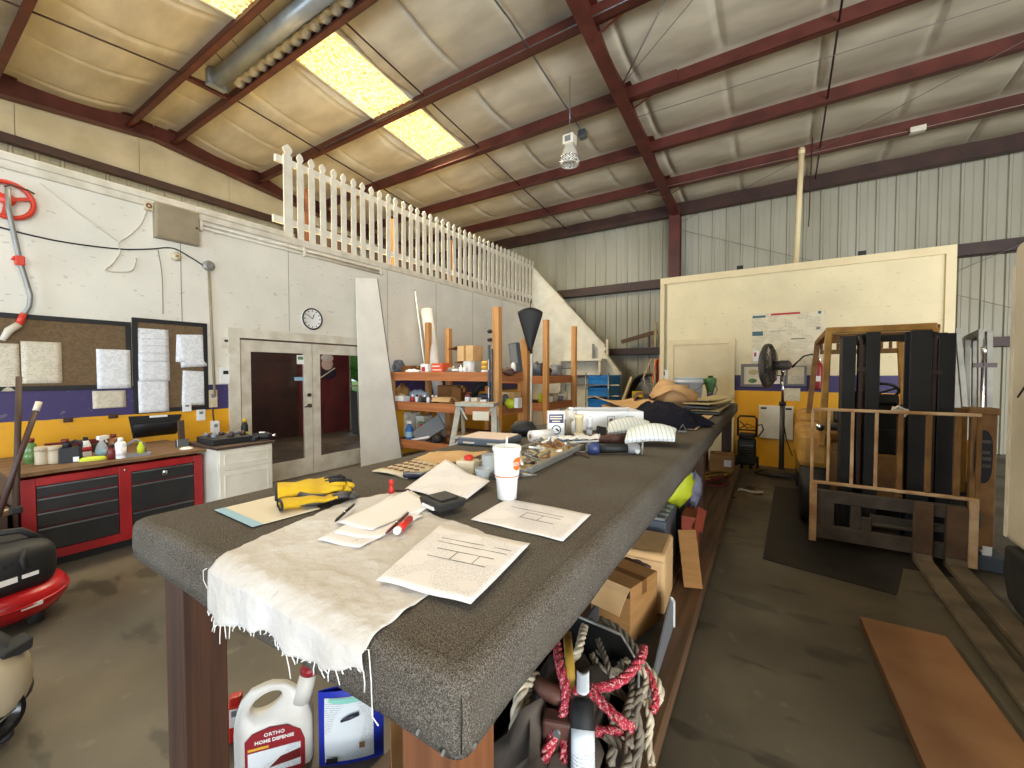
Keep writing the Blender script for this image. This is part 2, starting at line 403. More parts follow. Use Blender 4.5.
# steel: rafters, column, purlins, sag rods
PUR = [-2.9, -1.3, .2, 1.3, 3.0, 3.72, 5.4, 6.95, 8.45, 9.9]
tn = [5]
def trim(mb, mat, bev=0):
    o = struct(mb.build('trim_%d' % tn[0], mat, bevel=bev)); tn[0] += 1; return o
for y in PUR:
    z1 = zr(y) - .015; z0 = z1 - .25; o = MB()
    o.box(XG + .05, 12.1, y - .004, y + .004, z0, z1).box(XG + .05, 12.1, y - .095, y + .004, z0, z0 + .006).box(XG + .05, 12.1, y, y + .07, z1 - .006, z1)
    o.box(XG + .05, 12.1, y - .095, y - .09, z0, z0 + .025)
    trim(o, 'red_steel')
trim(MB().box(XG + .05, 12.1, 11.05, 11.06, 5.44, 5.74).box(XG + .05, 12.1, 11.05, 11.17, 5.44, 5.45), 'dark_steel')
# laps where two purlins overlap at the rafter
o = MB()
for y in (5.4, 6.95):
    z0 = zr(y) - .30; o.box(-5.2, -1.35, y - .09, y - .08, z0, z0 + .25).box(-5.2, -1.35, y - .19, y - .09, z0, z0 + .006)
trim(o, 'red_steel')
def rafter(x, wid, hei, y0, y1, name):
    o = MB()
    for a, b_ in ((y0, min(3.35, y1)), (max(3.35, y0), y1)):
        if b_ <= a: continue
        o.ibar((x, a, zr(a) - .02 - hei / 2), (x, b_, zr(b_) - .02 - hei / 2), wid, hei, .014)
    return o
trim(rafter(-2.15, .2, .37, -4.5, 11.1, 'r'), 'red_steel')
trim(rafter(6.4, .2, .37, -4.5, 11.1, 'r'), 'red_steel')
trim(rafter(XG + .22, .2, .34, -4.5, 11.1, 'r'), 'red_steel')
trim(MB().ibar((-2.17, 11.1, 0), (-2.17, 11.05, 5.6), .26, .24, .014, up=(0, 1, 0)), 'red_steel')
# girts on the back wall
trim(MB().box(XG + .1, 12, 11.08, 11.26, 3.68, 3.69).box(XG + .1, 12, 11.08, 11.09, 3.68, 3.90).box(XG + .1, 12, 11.08, 11.1, 3.9, 3.91), 'dark_steel')
trim(MB().box(-5.7, 12, 11.08, 11.26, 1.98, 1.99).box(-5.7, 12, 11.08, 11.09, 1.98, 2.16), 'dark_steel')
# sag rods between purlins
for x, y0, y1 in ((-8.3, -2.9, 11.0), (-5.17, -2.9, 11.0), (.62, -2.9, 11.0), (3.7, -2.9, 11.0)):
    ys = [y0, 3.36, y1]
    trim(MB().tube([(x + .02 * (y - 5) / 3, y, zr(y) - .16) for y in ys], .014, 6), 'dark_steel')
# heavier strut between the two ridge purlins, flange braces and cable bracing
trim(MB().bar((-8.3, 3.0, zr(3) - .2), (-8.3, 3.72, zr(3.72) - .2), .09, .06), 'red_steel')
o = MB()
for y, s in ((3.72, 1), (5.4, 1), (6.95, 1), (9.9, 1), (9.9, -1)):
    o.bar((-2.15, y, zr(y) - .42), (-2.15 + s * .55, y, zr(y) - .2), .04, .006)
trim(o, 'red_steel')
o = MB().cyl((-2.05, 6.4, zr(6.4) - .36), (-1.15, 5.5, zr(5.5) - .12), .012, seg=6).cyl((-2.05, 6.4, zr(6.4) - .36), (1.4, 4.0, zr(4) - .12), .005, seg=5)
o.cyl((-2.05, 7.2, zr(7.2) - .36), (6.2, 7.4, zr(7.4) - .33), .005, seg=5).cyl((-2.0, 10.9, 5.2), (6.3, 5.6, zr(5.6) - .3), .005, seg=5).cyl((-2.05, 11.0, 5.05), (4.6, 11.0, 2.2), .006, seg=5).cyl((2.0, 11.0, 3.0), (6.0, 11.0, 4.9), .006, seg=5)
trim(o, 'grey_wire')
# electrical conduits under the roof
trim(MB().tube([(-3.1, 2.0, zr(3) - .30), (-3.07, 4.8, zr(4.8) - .25), (-3.08, 7.3, zr(7.3) - .25)], .014, 8).box(-3.16, -3.02, 7.25, 7.4, zr(7.3) - .33, zr(7.3) - .2), 'galvanised', .004)
trim(MB().tube([(-2.6, 9.85, zr(9.85) - .235), (12, 9.85, zr(9.85) - .235)], .014, 6).box(1.9, 2.1, 9.78, 9.88, zr(9.85) - .29, zr(9.85) - .2), 'white_paint')
trim(MB().tube([(-8, 5.28, zr(5.28) - .24), (4, 5.28, zr(5.28) - .24)], .012, 6), 'galvanised')

# ------------------------------------------------------------ office box with its door
OX0, OX1, OY, OH = -1.76, 1.99, 7.85, 3.19
struct(MB().box(OX0, OX1, OY, OY + .1, 0, OH).box(OX0, OX0 + .1, OY, 11.1, 0, OH).box(OX1 - .1, OX1, OY, 11.1, 0, OH).box(OX0, OX1, OY, 11.1, OH - .06, OH).build('wall_office', 'office_paint'))
struct(MB().box(OX0 - .02, OX1 + .02, OY - .03, OY, OH - .09, OH + .02).box(OX0 - .02, OX0 + .05, OY - .02, OY, 0, OH - .09).box(OX1 - .08, OX1 + .02, OY - .03, OY, 0, OH - .09)
       .box(OX0, OX1, OY - .005, OY, 1.84 + .62, 1.843 + .62).build('trim_%d' % tn[0], 'cream_paint')); tn[0] += 1
d = thing('door_2', 'cream painted office door closed behind the far table end', 'door', (-1.1, OY, 0)); struct(d)
f = MB()
for x in (-.53, .44): f.box(x, x + .09, -.03, .0, 0, 2.0)
f.box(-.53, .53, -.03, 0, 2.0, 2.09); f.build('door_frame', 'cream_paint', d)
MB().box(-.44, .44, -.018, 0, .01, 2.0).build('door_leaf', 'cream_paint', d, bevel=.004)
k = MB().lathe([(.0, .0), (.03, 0), (.012, .008), (.012, .03), (.028, .045), (.026, .062), (0, .07)], 14, (.38, -.018, .98), (R(90), 0, 0)).build('door_knob', 'brass', d)

# ------------------------------------------------------------ double glass door in the left wall
m = M('door_glass', '0c0c0c', rough=0.03, alpha=0.16, spec=0.8)
d = thing('door_1', 'double cream glazed door in the left wall, dark room behind', 'door', (XL, (DY0 + DY1) / 2, 0)); struct(d)
hw = (DY1 - DY0) / 2
f = MB()
for y in (-hw - .13, hw): f.box(-.02, .035, y, y + .13, 0, DH)
f.box(-.02, .035, -hw - .13, hw + .13, DH, DH + .12); f.box(-.1, 0, -hw, hw, 0, .018)
f.build('door_frame', 'trim_white', d)
for s in (-1, 1):
    y0, y1 = (-hw + .03, -.006) if s < 0 else (.006, hw - .03)
    l = MB(); st = .12
    l.box(-.06, -.015, y0, y0 + st, .02, DH - .02).box(-.06, -.015, y1 - st, y1, .02, DH - .02).box(-.06, -.015, y0 + st, y1 - st, DH - .17, DH - .02).box(-.06, -.015, y0 + st, y1 - st, .02, .24)
    lf = l.build('door_leaf', 'trim_white', d)
    g = MB().box(-.04, -.036, y0 + st - .01, y1 - st + .01, .23, DH - .16).build('glass_pane', 'door_glass', lf)
h = MB().cyl((-.015, -.06, 1.02), (.02, -.06, 1.02), .028).tube([(.02, -.06, 1.02), (.045, -.06, 1.02), (.05, -.1, 1.015), (.045, -.16, 1.01)], .011, 8).cyl((-.015, -.06, 1.18), (.012, -.06, 1.18), .026).build('door_handle', 'dark_steel', d)
# the dark storeroom seen through the glass, its red wall and an added opening whose view stands for a reflection
WY0, WY1 = 6.92, 8.2
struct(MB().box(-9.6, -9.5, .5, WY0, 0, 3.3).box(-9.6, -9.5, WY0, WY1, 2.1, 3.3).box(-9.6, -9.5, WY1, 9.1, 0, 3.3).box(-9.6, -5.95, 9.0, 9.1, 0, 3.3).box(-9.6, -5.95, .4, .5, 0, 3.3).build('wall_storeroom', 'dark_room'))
M('red_wall', '6e2226', '561a1f', scale=4, rough=.6)
struct(MB().box(-9.5, -9.46, 5.55, WY0 - .02, 0.0, 2.35).build('trim_60', 'red_wall'))
struct(MB().box(-9.56, -9.5, WY0, WY0 + .05, 0, 2.1).box(-9.56, -9.5, WY1 - .05, WY1, 0, 2.1).box(-9.56, -9.5, WY0 + .05, WY1 - .05, 1.12, 1.17).box(-9.56, -9.5, WY0 + .05, WY1 - .05, 0, .08).build('window_3', 'white_paint'))
M('lawn', '7f9a2e', '5d7d22', scale=3, rough=.9); M('foliage', '4f7a2a', '2e5218', scale=9, rough=.9)
struct(MB().box(-60, -11.3, -10, 60, -.12, -.02).build('floor.002', 'lawn'))  # added grass and trees imitate outdoors reflected in the door glass
for k, (x, y, r_) in enumerate(((-24, 17.5, 2.0), (-31, 24.5, 2.6), (-24, 25, 1.8))):
    t = thing('reflection_tree', ('leafy green tree added to imitate a door glass reflection, left one', 'leafy green tree added to imitate a door glass reflection, tallest one behind', 'leafy green tree added to imitate a door glass reflection, right one')[k], 'tree', (x, y, 0))
    MB().cyl((0, 0, -.05), (0, 0, 2.2), .16).build('trunk', 'redwood', t); MB().blob((0, 0, 3.6), (r_, r_, 2.2), seg=20, ring=14, n=.5, fs=3, seed=k).build('crown', 'foliage', t)
# ------------------------------------------------------------ the long carpeted work table
from mathutils import noise as MN
m = M('carpet', '4b4740', rough=0.95, spec=0.1); N, L, b = nodes(m); tc = N.new('ShaderNodeTexCoord'); v = tc.outputs['Object']
c = ramp(N, L, noise(N, L, v, 400, 2), [(0.36, lin('322f2b')), (0.5, lin('5a554d')), (0.66, lin('8c877f'))])
c2 = ramp(N, L, noise(N, L, v, 4, 5), [(0.35, lin('4b3d2f')), (0.7, lin('5f5950'))])
c = mixc(N, L, 0.38, c, c2); L.new(c, b.inputs['Base Color'])
bp = N.new('ShaderNodeBump'); bp.inputs['Strength'].default_value = 0.5; bp.inputs['Distance'].default_value = 0.004
L.new(noise(N, L, v, 260, 2), bp.inputs['Height']); L.new(bp.outputs[0], b.inputs['Normal'])
M('canvas', 'd3cfcb', 'c6bfb6', scale=5, rough=0.9, bump=0.7, bscale=34, spec=0.2)
M('staple', 'd8d8d8', rough=0.3, metal=0.8)
M('paper', 'e9e4e0', rough=0.7, spec=0.2); M('paper_cream', 'd9cdb4', rough=0.7, spec=0.2)
M('thread', 'e6e2dc', rough=0.9)
print_mat('form_paper', 'e6e0dd', '8f8d96', 150, 1, 0, 0.3)
print_mat('fine_print', 'e2dcd6', '3c3c44', 110, 1, 0, 0.7, block=14)
print_mat('fine_print_z', 'dfe4e6', '3c4654', 150, 2, 0, 0.9, block=4)
M('card', 'a87b4c', '99703f', scale=5, stretch=(1, 1, 8), rough=0.8, spec=0.2); M('card_light', 'd2ac7c', 'c69e6c', scale=6, rough=0.8, spec=0.2)
M('card_dark', '7d532c', '6e4724', scale=6, rough=0.8, spec=0.2)

T = 1.05
tb = thing('work_table', 'long carpet-topped work table on wooden legs across the shop floor', 'table', (-0.40, 0.47, 0), R(0.7))
TX0, TX1, TY1 = -1.345, 0.012, 6.66     # local extents, near right corner at the origin
c = MB()
def tfn(u, v_):
    x = TX0 + (TX1 - TX0) * u; y = TY1 * v_
    return (x, y, T + .004 * MN.noise(Vector((x * 2.2, y * 2.2, 0))))
# one carpet skin: top sheet, rolled edge and overhang all round
def carpet():
    r = .05; prof = [(0, 0)] ; sec = []
    n = 7
    def ring(ins, z, w_=0.0):
        pts = []
        x0, x1, y0, y1 = TX0 - ins, TX1 + ins, -ins, TY1 + ins
        rc = .03
        for cx, cy, a0 in ((x1 - rc, y1 - rc, 0), (x0 + rc, y1 - rc, 90), (x0 + rc, y0 + rc, 180), (x1 - rc, y0 + rc, 270)):
            for k in range(6):
                a = R(a0 + 90 * k / 5); pts.append((cx + rc * math.cos(a), cy + rc * math.sin(a)))
        out = []; m_ = len(pts)
        for i in range(m_):
            a, b_ = Vector(pts[i]), Vector(pts[(i + 1) % m_]); k = max(1, int((b_ - a).length / .12))
            for j in range(k):
                p = a.lerp(b_, j / k); q = MN.noise(Vector((p.x * 3, p.y * 3, z * 2)))
                out.append((p.x + .006 * q * w_, p.y + .006 * q * w_, z + w_ * .012 * MN.noise(Vector((p.x * 2, p.y * 2, 5)))))
        return out
    rg = [ring(-.05, T), ring(-.03, T - .001), ring(-.014, T - .004), ring(-.005, T - .011), ring(-.001, T - .022), ring(.001, T - .04, .3), ring(.002, T - .09, .8), ring(.0, T - .124, 1.2), ring(-.02, T - .124, 1.2), ring(-.03, T - .10)]
    c.rings(rg, True, False, True)
    c.sheet(10, 40, lambda u, v_: (TX0 + .04 + (TX1 - TX0 - .08) * u, .04 + (TY1 - .08) * v_, T + .0004), 0, False)
carpet()
top = c.build('carpet_top', 'carpet', tb)
for x, y, z in ((-.022, -.003, .012), (-.075, -.003, .02), (.0135, .03, .014)): MB().obox((x, y, T - .128 + z), (.004, .004, .009), (0, R(20), 0)).build('staple', 'staple', top)
MB().tube([(TX1 - .001, .001, T - .02), (TX1 + .0035, -.0035, T - .045), (TX1 + .002, -.003, T - .075), (TX1 + .002, -.003, T - .10)], .0013, 6).build('corner_crease', 'black', top)  # shade of the corner crease put in as a thin black cord
MB().box(TX0 + .04, TX1 - .04, .04, TY1 - .04, T - .09, T - .035).build('table_board', 'plank_y', tb)
LEG = .125
def leg(x, y, mat): MB().box(x - LEG / 2, x + LEG / 2, y - LEG / 2, y + LEG / 2, 0, T - .09).build('leg', mat, tb, bevel=.006)
for y in (.115, 3.3, 6.36):
    leg(TX1 - .06 - LEG / 2, y, 'leg_orange' if y < 1 else 'redwood'); leg(TX0 + .10 + LEG / 2, y, 'redwood')
sh = MB()
for k in range(5): sh.box(TX1 - .79 + k * .168, TX1 - .79 + k * .168 + .163, .02, 6.55, .085, .125)
sh.build('lower_shelf', 'plank_y', tb, bevel=.004)
MB().box(TX1 - .02, TX1 + .045, .02, 6.55, .02, .083).box(TX1 - .78, TX1 - .72, .02, 6.55, .02, .083).build('shelf_bearer', 'plank_y', tb, bevel=.004)

# ------------------------------------------------------------ canvas drop cloth over the near edge
DRL, DRR = .115, .045
def canvas():
    y0 = .462
    top_l = lambda t: (-1.182 - .11 * min(1, t / .68) + .05 * max(0, t - .68) / .32, y0 + t * .66)
    top_r = lambda t: (-.595 - .02 * t - .05 * t * t * (1 if t > .6 else .6), y0 + t * .50)
    n1, n2, n3 = 72, 6, 14
    nv = 76
    def wr(x, y):
        s_ = Vector((x, y, 0))
        return .010 * max(0, .28 - abs(MN.noise(Vector((x * 7 + y * 4, y * 9 - x * 5, 2))))) + .008 * max(0, .22 - abs(MN.noise(Vector((x * 13 - y * 8, y * 15 + x * 6, 5))))) * 1.2 + .0025 * MN.noise(s_ * 34)
    rows = []
    for i in range(n1 + 1):                         # on the table, far to near
        t = 1 - i / n1; row = []
        for j in range(nv + 1):
            s_ = j / nv; a, b_ = top_l(t), top_r(t)
            x = a[0] + (b_[0] - a[0]) * s_; y = a[1] + (b_[1] - a[1]) * s_
            if t > .8: y += .02 * math.sin(s_ * 9) * (t - .8) * 5 - .10 * s_ * (t - .8) * 2
            k = min(1, (y - y0) / .035)
            zz = T + .004 + wr(x, y) - (1 - max(0, k)) ** 2 * .018
            row.append((x, y, zz))
        rows.append(row)
    for i in range(1, n3 + 1):                      # hanging part
        t = i / n3; row = []
        for j in range(nv + 1):
            s_ = j / nv; a, b_ = top_l(0), top_r(0)
            x = a[0] + (b_[0] - a[0]) * s_; dr = (DRL + (DRR - DRL) * s_ + .012 * math.sin(s_ * 11) + .01 * MN.noise(Vector((s_ * 14, 0, 1)))) * t
            y = y0 - .010 - .006 * math.sin(t * PI / 2) + .006 * math.sin(s_ * 26 + 1) * t
            row.append((x + .01 * t * (s_ - .5), y, T - .014 - dr))
        rows.append(row)
    return rows
rows = canvas(); o = MB(); P_ = rows
o.sheet(len(rows) - 1, len(rows[0]) - 1, lambda u, v_: rows[min(len(rows) - 1, int(round(u * (len(rows) - 1))))][int(round(v_ * (len(rows[0]) - 1)))], .0012)
cl = o.build('drop_cloth', 'canvas'); tag(cl, 'frayed off-white canvas cloth draped over the near table edge', 'cloth')
hem = rows[-1]
for j in range(0, len(hem), 2):
    p = Vector(hem[j]); ln = random.choice([.004, .006, .01, .012, .03, .045])
    d = Vector((random.uniform(-.01, .01), random.uniform(-.004, .004), -ln * random.uniform(.6, 1.2)))
    MB().tube([p + Vector((0, 0, .002)), p + d * .5 + Vector((random.uniform(-.004, .004), 0, 0)), p + d], .0013, 4).build('loose_thread', 'thread', cl)
p = Vector(hem[-1]); MB().tube([p + Vector((.0, 0, .04)), p + Vector((.02, -.004, .05)), p + Vector((.028, -.006, 0)), p + Vector((.03, -.006, -.06)), p + Vector((.045, -.006, -.068))], .0011, 4).build('loose_thread', 'thread', cl)
p = Vector(hem[0]); MB().tube([p + Vector((0, 0, .06)), p + Vector((-.02, 0, .075)), p + Vector((-.02, 0, .10)), p + Vector((0, 0, .11))], .001, 4).build('loose_thread', 'thread', cl)

# ------------------------------------------------------------ papers on the table
def paper(name, label, cs, z, mat, group=None, curl=0.0, wave=0.0, cat='paper', th=.0006, nx=14, ny=12, lift=None):
    cs = [Vector((c_[0], c_[1], 0)) for c_ in cs]; ctr = sum(cs, Vector()) / 4
    ang = math.atan2(cs[1].y - cs[0].y, cs[1].x - cs[0].x); rm = Matrix.Rotation(-ang, 3, 'Z')
    q = [rm @ (c_ - ctr) for c_ in cs]
    def fn(u, v_):
        p = (q[0] * (1 - u) + q[1] * u) * (1 - v_) + (q[3] * (1 - u) + q[2] * u) * v_
        zz = curl * ((u - .5) ** 2 * 4) + wave * MN.noise(Vector((p.x * 11, p.y * 11, ang)))
        if lift: zz += lift(u, v_)
        return (p.x, p.y, zz + th)
    o = MB().sheet(nx, ny, fn, th).build(name, mat, loc=(ctr.x, ctr.y, z), rot=(0, 0, ang))
    return tag(o, label, cat, group)
TZ = T + .005; CZ = T + .012
o = paper('order_form', 'white ruled order form lying half on the canvas cloth', [(-.729, .594), (-.496, .63), (-.542, .943), (-.834, .914)], CZ + .003, 'form_paper', 'order forms on the table', wave=.003)
def ruled(o, w_, h_, rows_):
    g = MB()
    for x0, y0, x1, y1 in rows_: g.bar((x0 * w_, y0 * h_, .0016), (x1 * w_, y1 * h_, .0016), .0012, .0006)
    return g.build('ruled_lines', 'black', o)
ruled(o, .25, .3, [(-.4, .30, .42, .30), (-.4, .22, .42, .22), (-.3, .1, .35, .1), (-.3, -.05, .35, -.05), (-.05, .1, -.05, -.05), (.2, .1, .2, -.05)])
o = paper('order_form', 'white order form alone on the bare carpet right of the cup', [(-.803, 1.022), (-.485, 1.025), (-.5, 1.268), (-.821, 1.265)], TZ, 'form_paper', 'order forms on the table', wave=.002)
ruled(o, .3, .24, [(-.35, .2, .3, .2), (-.1, .1, .3, .1), (-.1, -.1, .3, -.1), (-.1, .1, -.1, -.1), (.1, .1, .1, -.1)])
paper('order_form', 'creased printed sheet with lifted corners behind the black ink pad', [(-1.223, 1.129), (-.936, 1.164), (-.968, 1.358), (-1.309, 1.476)], TZ + .002, 'form_paper', 'order forms on the table',
      lift=lambda u, v_: .055 * v_ * (1 - u) ** 1.5 * .9 + .02 * u * v_ + .004 * math.sin(u * 9))
for k, (dx, dy, da, lb) in enumerate(((0, 0, 0, 'blank white sheet at the bottom of the small pile on the cloth'), (-.02, .05, .12, 'white sheet askew in the middle of the small pile on the cloth'), (-.05, .10, -.1, 'white sheet on top of the small pile, nearest the gloves'))):
    cs = [(-1.05, .66), (-.91, .69), (-.945, .955), (-1.16, 1.02)]
    cc = Vector((-1.02, .83)); cs2 = []
    for p in cs:
        q = Vector(p) - cc; cs2.append((cc.x + dx + q.x * math.cos(da) - q.y * math.sin(da), cc.y + dy + q.x * math.sin(da) + q.y * math.cos(da)))
    paper('loose_sheet', lb, cs2, CZ - .003 + .0018 * k, 'form_paper' if k == 0 else 'paper', 'loose sheets piled on the cloth', wave=.003, curl=.0015)
o = paper('stained_folder', 'buff paper folder with a blue edge strip under the yellow gloves', [(-1.586, .636), (-1.316, .627), (-1.301, .829), (-1.574, .913)], TZ, 'paper_cream', wave=.002, cat='folder')
M('pale_blue', '8fb3c4', rough=.6); M('mid_blue', '7f9cc0', rough=.6)
MB().box(-.135, .135, -.128, -.098, .0008, .0022).build('edge_strip', 'pale_blue', o)
MB().box(.02, .07, .06, .085, .0008, .0025).build('blue_sticker', 'mid_blue', o)

# ------------------------------------------------------------ pair of gloves
M('glove_yellow', 'd9b417', 'c29c10', scale=12, rough=0.8, bump=.3, bscale=90); M('glove_grey', '4d4a4a', '2d2b2b', scale=20, rough=.6); M('glove_black', '17171a', rough=.7)
def glove(name, label, loc, rz, rx=0, flip=1, grey=False):
    g = thing(name, label, 'glove', loc, rot=(rx, 0, rz), group='pair of yellow work gloves'); g.scale = (1, 1.08, .78)
    o = MB(); n = 14                                  # cuff and back of the hand: an open flattened tube
    rg = []
    for i in range(n + 1):
        t = i / n; x = t * .17
        w_ = .052 - .012 * math.sin(min(1, t * 1.6) * PI) * (1 if t < .62 else 1) + (.012 * max(0, t - .5)); h = .022 - .006 * t + .004 * math.sin(t * 5)
        rg.append([(x, w_ * math.cos(2 * PI * k / 16), h * math.sin(2 * PI * k / 16) + .022 + .003 * math.sin(t * 14)) for k in range(16)])
    o.rings(rg, True, False)
    o.rings([[(p[0], p[1] * .93, .022 + (p[2] - .022) * .85) for p in r] for r in rg], True, False)
    o.build('glove_back', 'glove_yellow', g)
    MB().tube([(0, .052 * math.cos(a), .022 + .022 * math.sin(a)) for a in [2 * PI * k / 20 for k in range(20)]], .0045, 6, closed=True).build('cuff_binding', 'glove_black', g)
    for k, (y, ln, a) in enumerate(((-.036, .075, -.12), (-.013, .09, -.03), (.012, .085, .06), (.035, .068, .16))):
        y *= flip; a *= flip
        p = Vector((.16, y, .022)); d = Vector((math.cos(a), math.sin(a), 0))
        pts = [p, p + d * ln * .35 + Vector((0, 0, .006)), p + d * ln * .7 + Vector((0, 0, .002)), p + d * ln + Vector((0, 0, -.008))]
        MB().tube(pts[:3], [.0145, .0135, .0125], 10).tube([pts[2] + d * .006, pts[3], pts[3] + d * .008], [.0132, .0115, .006], 10).build('finger', 'glove_grey' if grey else ('glove_yellow' if k in (0, 1) else 'glove_black'), g)
    p = Vector((.07, -.045 * flip, .02))
    MB().tube([p, p + Vector((.03, -.02 * flip, 0)), p + Vector((.075, -.03 * flip, 0)), p + Vector((.085, -.03 * flip, 0))], [.016, .015, .012, .006], 10).build('thumb', 'glove_grey', g)
    MB().blob((.10, 0, .012), (.085, .045, .014), seg=14, ring=8, n=.1).build('palm', 'glove_grey', g)
    return g
glove('work_glove', 'yellow and black work glove lying on top of its mate', (-1.475, .775, T + .035), R(62), rx=R(14))
glove('work_glove', 'yellow work glove underneath, grey coated palm showing', (-1.395, .745, T + .006), R(68), rx=R(-8), flip=-1, grey=True)

# ------------------------------------------------------------ pens, marker, ink pad, cup
def pen(label, p0, p1, z, body, r=.0048, group='pens on the canvas cloth'):
    a, b_ = Vector((p0[0], p0[1], z + r)), Vector((p1[0], p1[1], z + r)); d = (b_ - a); l = d.length
    t = thing('ballpoint_pen', label, 'pen', a, rot=(0, 0, math.atan2(d.y, d.x)), group=group)
    MB().tube([(0, 0, 0), (.012, 0, 0), (.02, 0, 0), (l - .01, 0, 0), (l, 0, 0)], [.0012, .0038, r, r, r * .8], 10).build('barrel', body, t)
    MB().cyl((l * .45, 0, 0), (l * .5, 0, 0), r * 1.1).build('grip_ring', 'chrome', t); MB().box(l - .05, l - .005, -.0015, .0015, r, r + .003).build('clip', 'chrome', t)
    return t
M('navy', '23263a', rough=.4); M('maroon', '5e1d22', rough=.4); M('red_plastic', 'c52a1d', rough=.35); M('orange_print', 'e06a20', rough=.5)
pen('black ballpoint pen lying alone left of the loose sheets', (-1.105, .751), (-1.195, .885), CZ + .006, 'black')
pen('dark red ballpoint pen touching the red marker', (-.91, .775), (-.985, .93), CZ + .002, 'maroon')
t = thing('marker', 'fat red marker with a white cap beside the ballpoint pen', 'marker', (-.893, .80, CZ + .010), rot=(0, 0, math.atan2(.12, -.055)))
MB().cyl((.012, 0, 0), (.095, 0, 0), .0105).build('barrel', 'red_plastic', t); MB().cyl((0, 0, 0), (.012, 0, 0), .0108).build('cap', 'white_gloss', t); MB().cyl((.095, 0, 0), (.104, 0, 0), .008).build('end_plug', 'red_plastic', t)
t = thing('tape_block', 'black rubber sanding block with paint-flecked sides on the cloth corner', 'block', (-.945, 1.05, T + .016), R(-14))
t.scale = (.86, .86, .8)
MB().obox((0, 0, .018), (.135, .115, .036), taper=1.12).build('block_body', 'rubber', t, bevel=.006); MB().obox((0, 0, .040), (.10, .08, .008)).build('raised_top', 'black', t, bevel=.003)
MB().box(-.05, .03, -.0645, -.056, .002, .016).box(-.062, -.058, -.05, .03, .002, .014).build('paint_flecks', 'paper', t)
t = thing('red_clamp', 'small red plastic tip standing at the creased sheet corner', 'clip', (-1.245, 1.09, T + .002))
MB().lathe([(.013, 0), (.013, .012), (.009, .018), (.007, .034), (.010, .04), (.010, .05), (0, .052)], 12).build('red_tip', 'red_plastic', t); MB().tube([(.012, .01, .008), (.05, .04, .01), (.07, .03, .008)], .006, 6).build('dark_stem', 'dark_steel', t)
cup = thing('drink_cup', 'large white foam cup with orange round emblem on the table', 'cup', (-.832, 1.275, T + .002), R(62))
MB().lathe([(.001, .001), (.034, 0), (.036, .003), (.0405, .075), (.0435, .08), (.046, .095), (.050, .175), (.0515, .185)], 28, cap=False).build('cup_body', 'white_gloss', cup)
MB().lathe([(.0525, .178), (.054, .186), (.053, .194), (.049, .196), (.047, .190), (.0, .190)], 28, cap=False).build('lid', 'white_gloss', cup)
MB().lathe([(.0437, .086), (.0445, .086), (.0455, .091), (.0447, .091)], 28, cap=False).build('orange_band', 'orange_print', cup)
def on_cup(a, z): r = .0447 + (z - .08) * .0063 / .095 + .0012; return (r * math.cos(a), r * math.sin(a), z)
e = MB(); a0 = R(-68)
def em(u, v_, s=1.0):
    return on_cup(a0 + u / .049, .135 + v_)
for sg, th0, th1 in ((1, 18, 162), (-1, 198, 342)):
    pts = [(.024 * math.cos(R(th0 + (th1 - th0) * k / 14)), .024 * math.sin(R(th0 + (th1 - th0) * k / 14))) for k in range(15)]
    e.sheet(14, 3, lambda u, v_: em(pts[int(round(u * 14))][0] * 1.0, pts[int(round(u * 14))][1] * (1 - v_) + sg * .0065 * v_))
for x0, x1, y0, y1 in ((-.021, -.003, .001, .004), (.001, .022, .001, .004), (-.020, .004, -.004, -.001), (.007, .02, -.004, -.001)): e.sheet(4, 1, lambda u, v_: em(x0 + (x1 - x0) * u, y0 + (y1 - y0) * v_))
e.build('round_emblem', 'orange_print', cup, recalc=False)
MB().tube([(.0, .0, .19), (.004, .01, .20), (.012, .02, .225)], .004, 8).build('straw', 'white_plastic', cup)

# ------------------------------------------------------------ cluttered middle of the table
M('khaki', 'c2b084', 'b09e74', scale=7, rough=.8)
M('cream_fabric', 'd3c4a6', 'c2b08e', scale=10, rough=.9); M('rust', '7e4a2a', '5f3319', scale=8, rough=.8)
M('blue_box', '2f62a8', rough=.5); M('purple_print', '2c2a55', rough=.5); M('clear_plastic', 'cfd8dc', rough=.1, alpha=.45); M('slate', '4a5058', rough=.5)
M('pink_paper', 'dcc5b6', rough=.8); M('aluminium', '98968e', '83817a', scale=6, rough=.4, metal=.35)
paper('cardboard_sheet', 'flat worn cardboard sheet at the left table edge', [(-1.60, 1.54), (-1.386, 1.56), (-1.38, 1.93), (-1.665, 1.80)], TZ, 'card_light', th=.005, wave=.012, cat='cardboard')
t = thing('sample_board', 'cream board with rusty dashes near the left table edge', 'sample board', (-1.47, 1.40, T + .006), R(2))
MB().sheet(8, 8, lambda u, v_: (-.11 + .22 * u, -.13 + .26 * v_, .006 + .006 * math.sin(u * 4)), .006).build('board', 'cream_fabric', t)
for i in range(5):
    for j in range(4): MB().obox((-.075 + .035 * i + .01 * (j % 2), -.08 + .05 * j, .013 + .003 * math.sin((i + 1) * .7)), (.022, .012, .003), (0, 0, .6)).build('rusty_dash', 'rust', t)
t = thing('flat_tray', 'dark grey flat case with a pinkish sheet on top behind the cups', 'case', (-1.58, 2.22, T + .004), R(10))
MB().box(-.17, .17, -.14, .14, 0, .045).build('case', 'slate', t, bevel=.008); MB().box(-.15, .15, -.12, .13, .0455, .049).build('top_sheet', 'pink_paper', t)
for x in (-.085, .085): MB().box(x - .04, x + .04, -.143, -.139, .012, .022).build('label_slot', 'cream_fabric', t)
t = thing('tin_box', 'small beige box with a red cap behind the creased sheet', 'box', (-1.19, 1.50, T + .003), R(15))
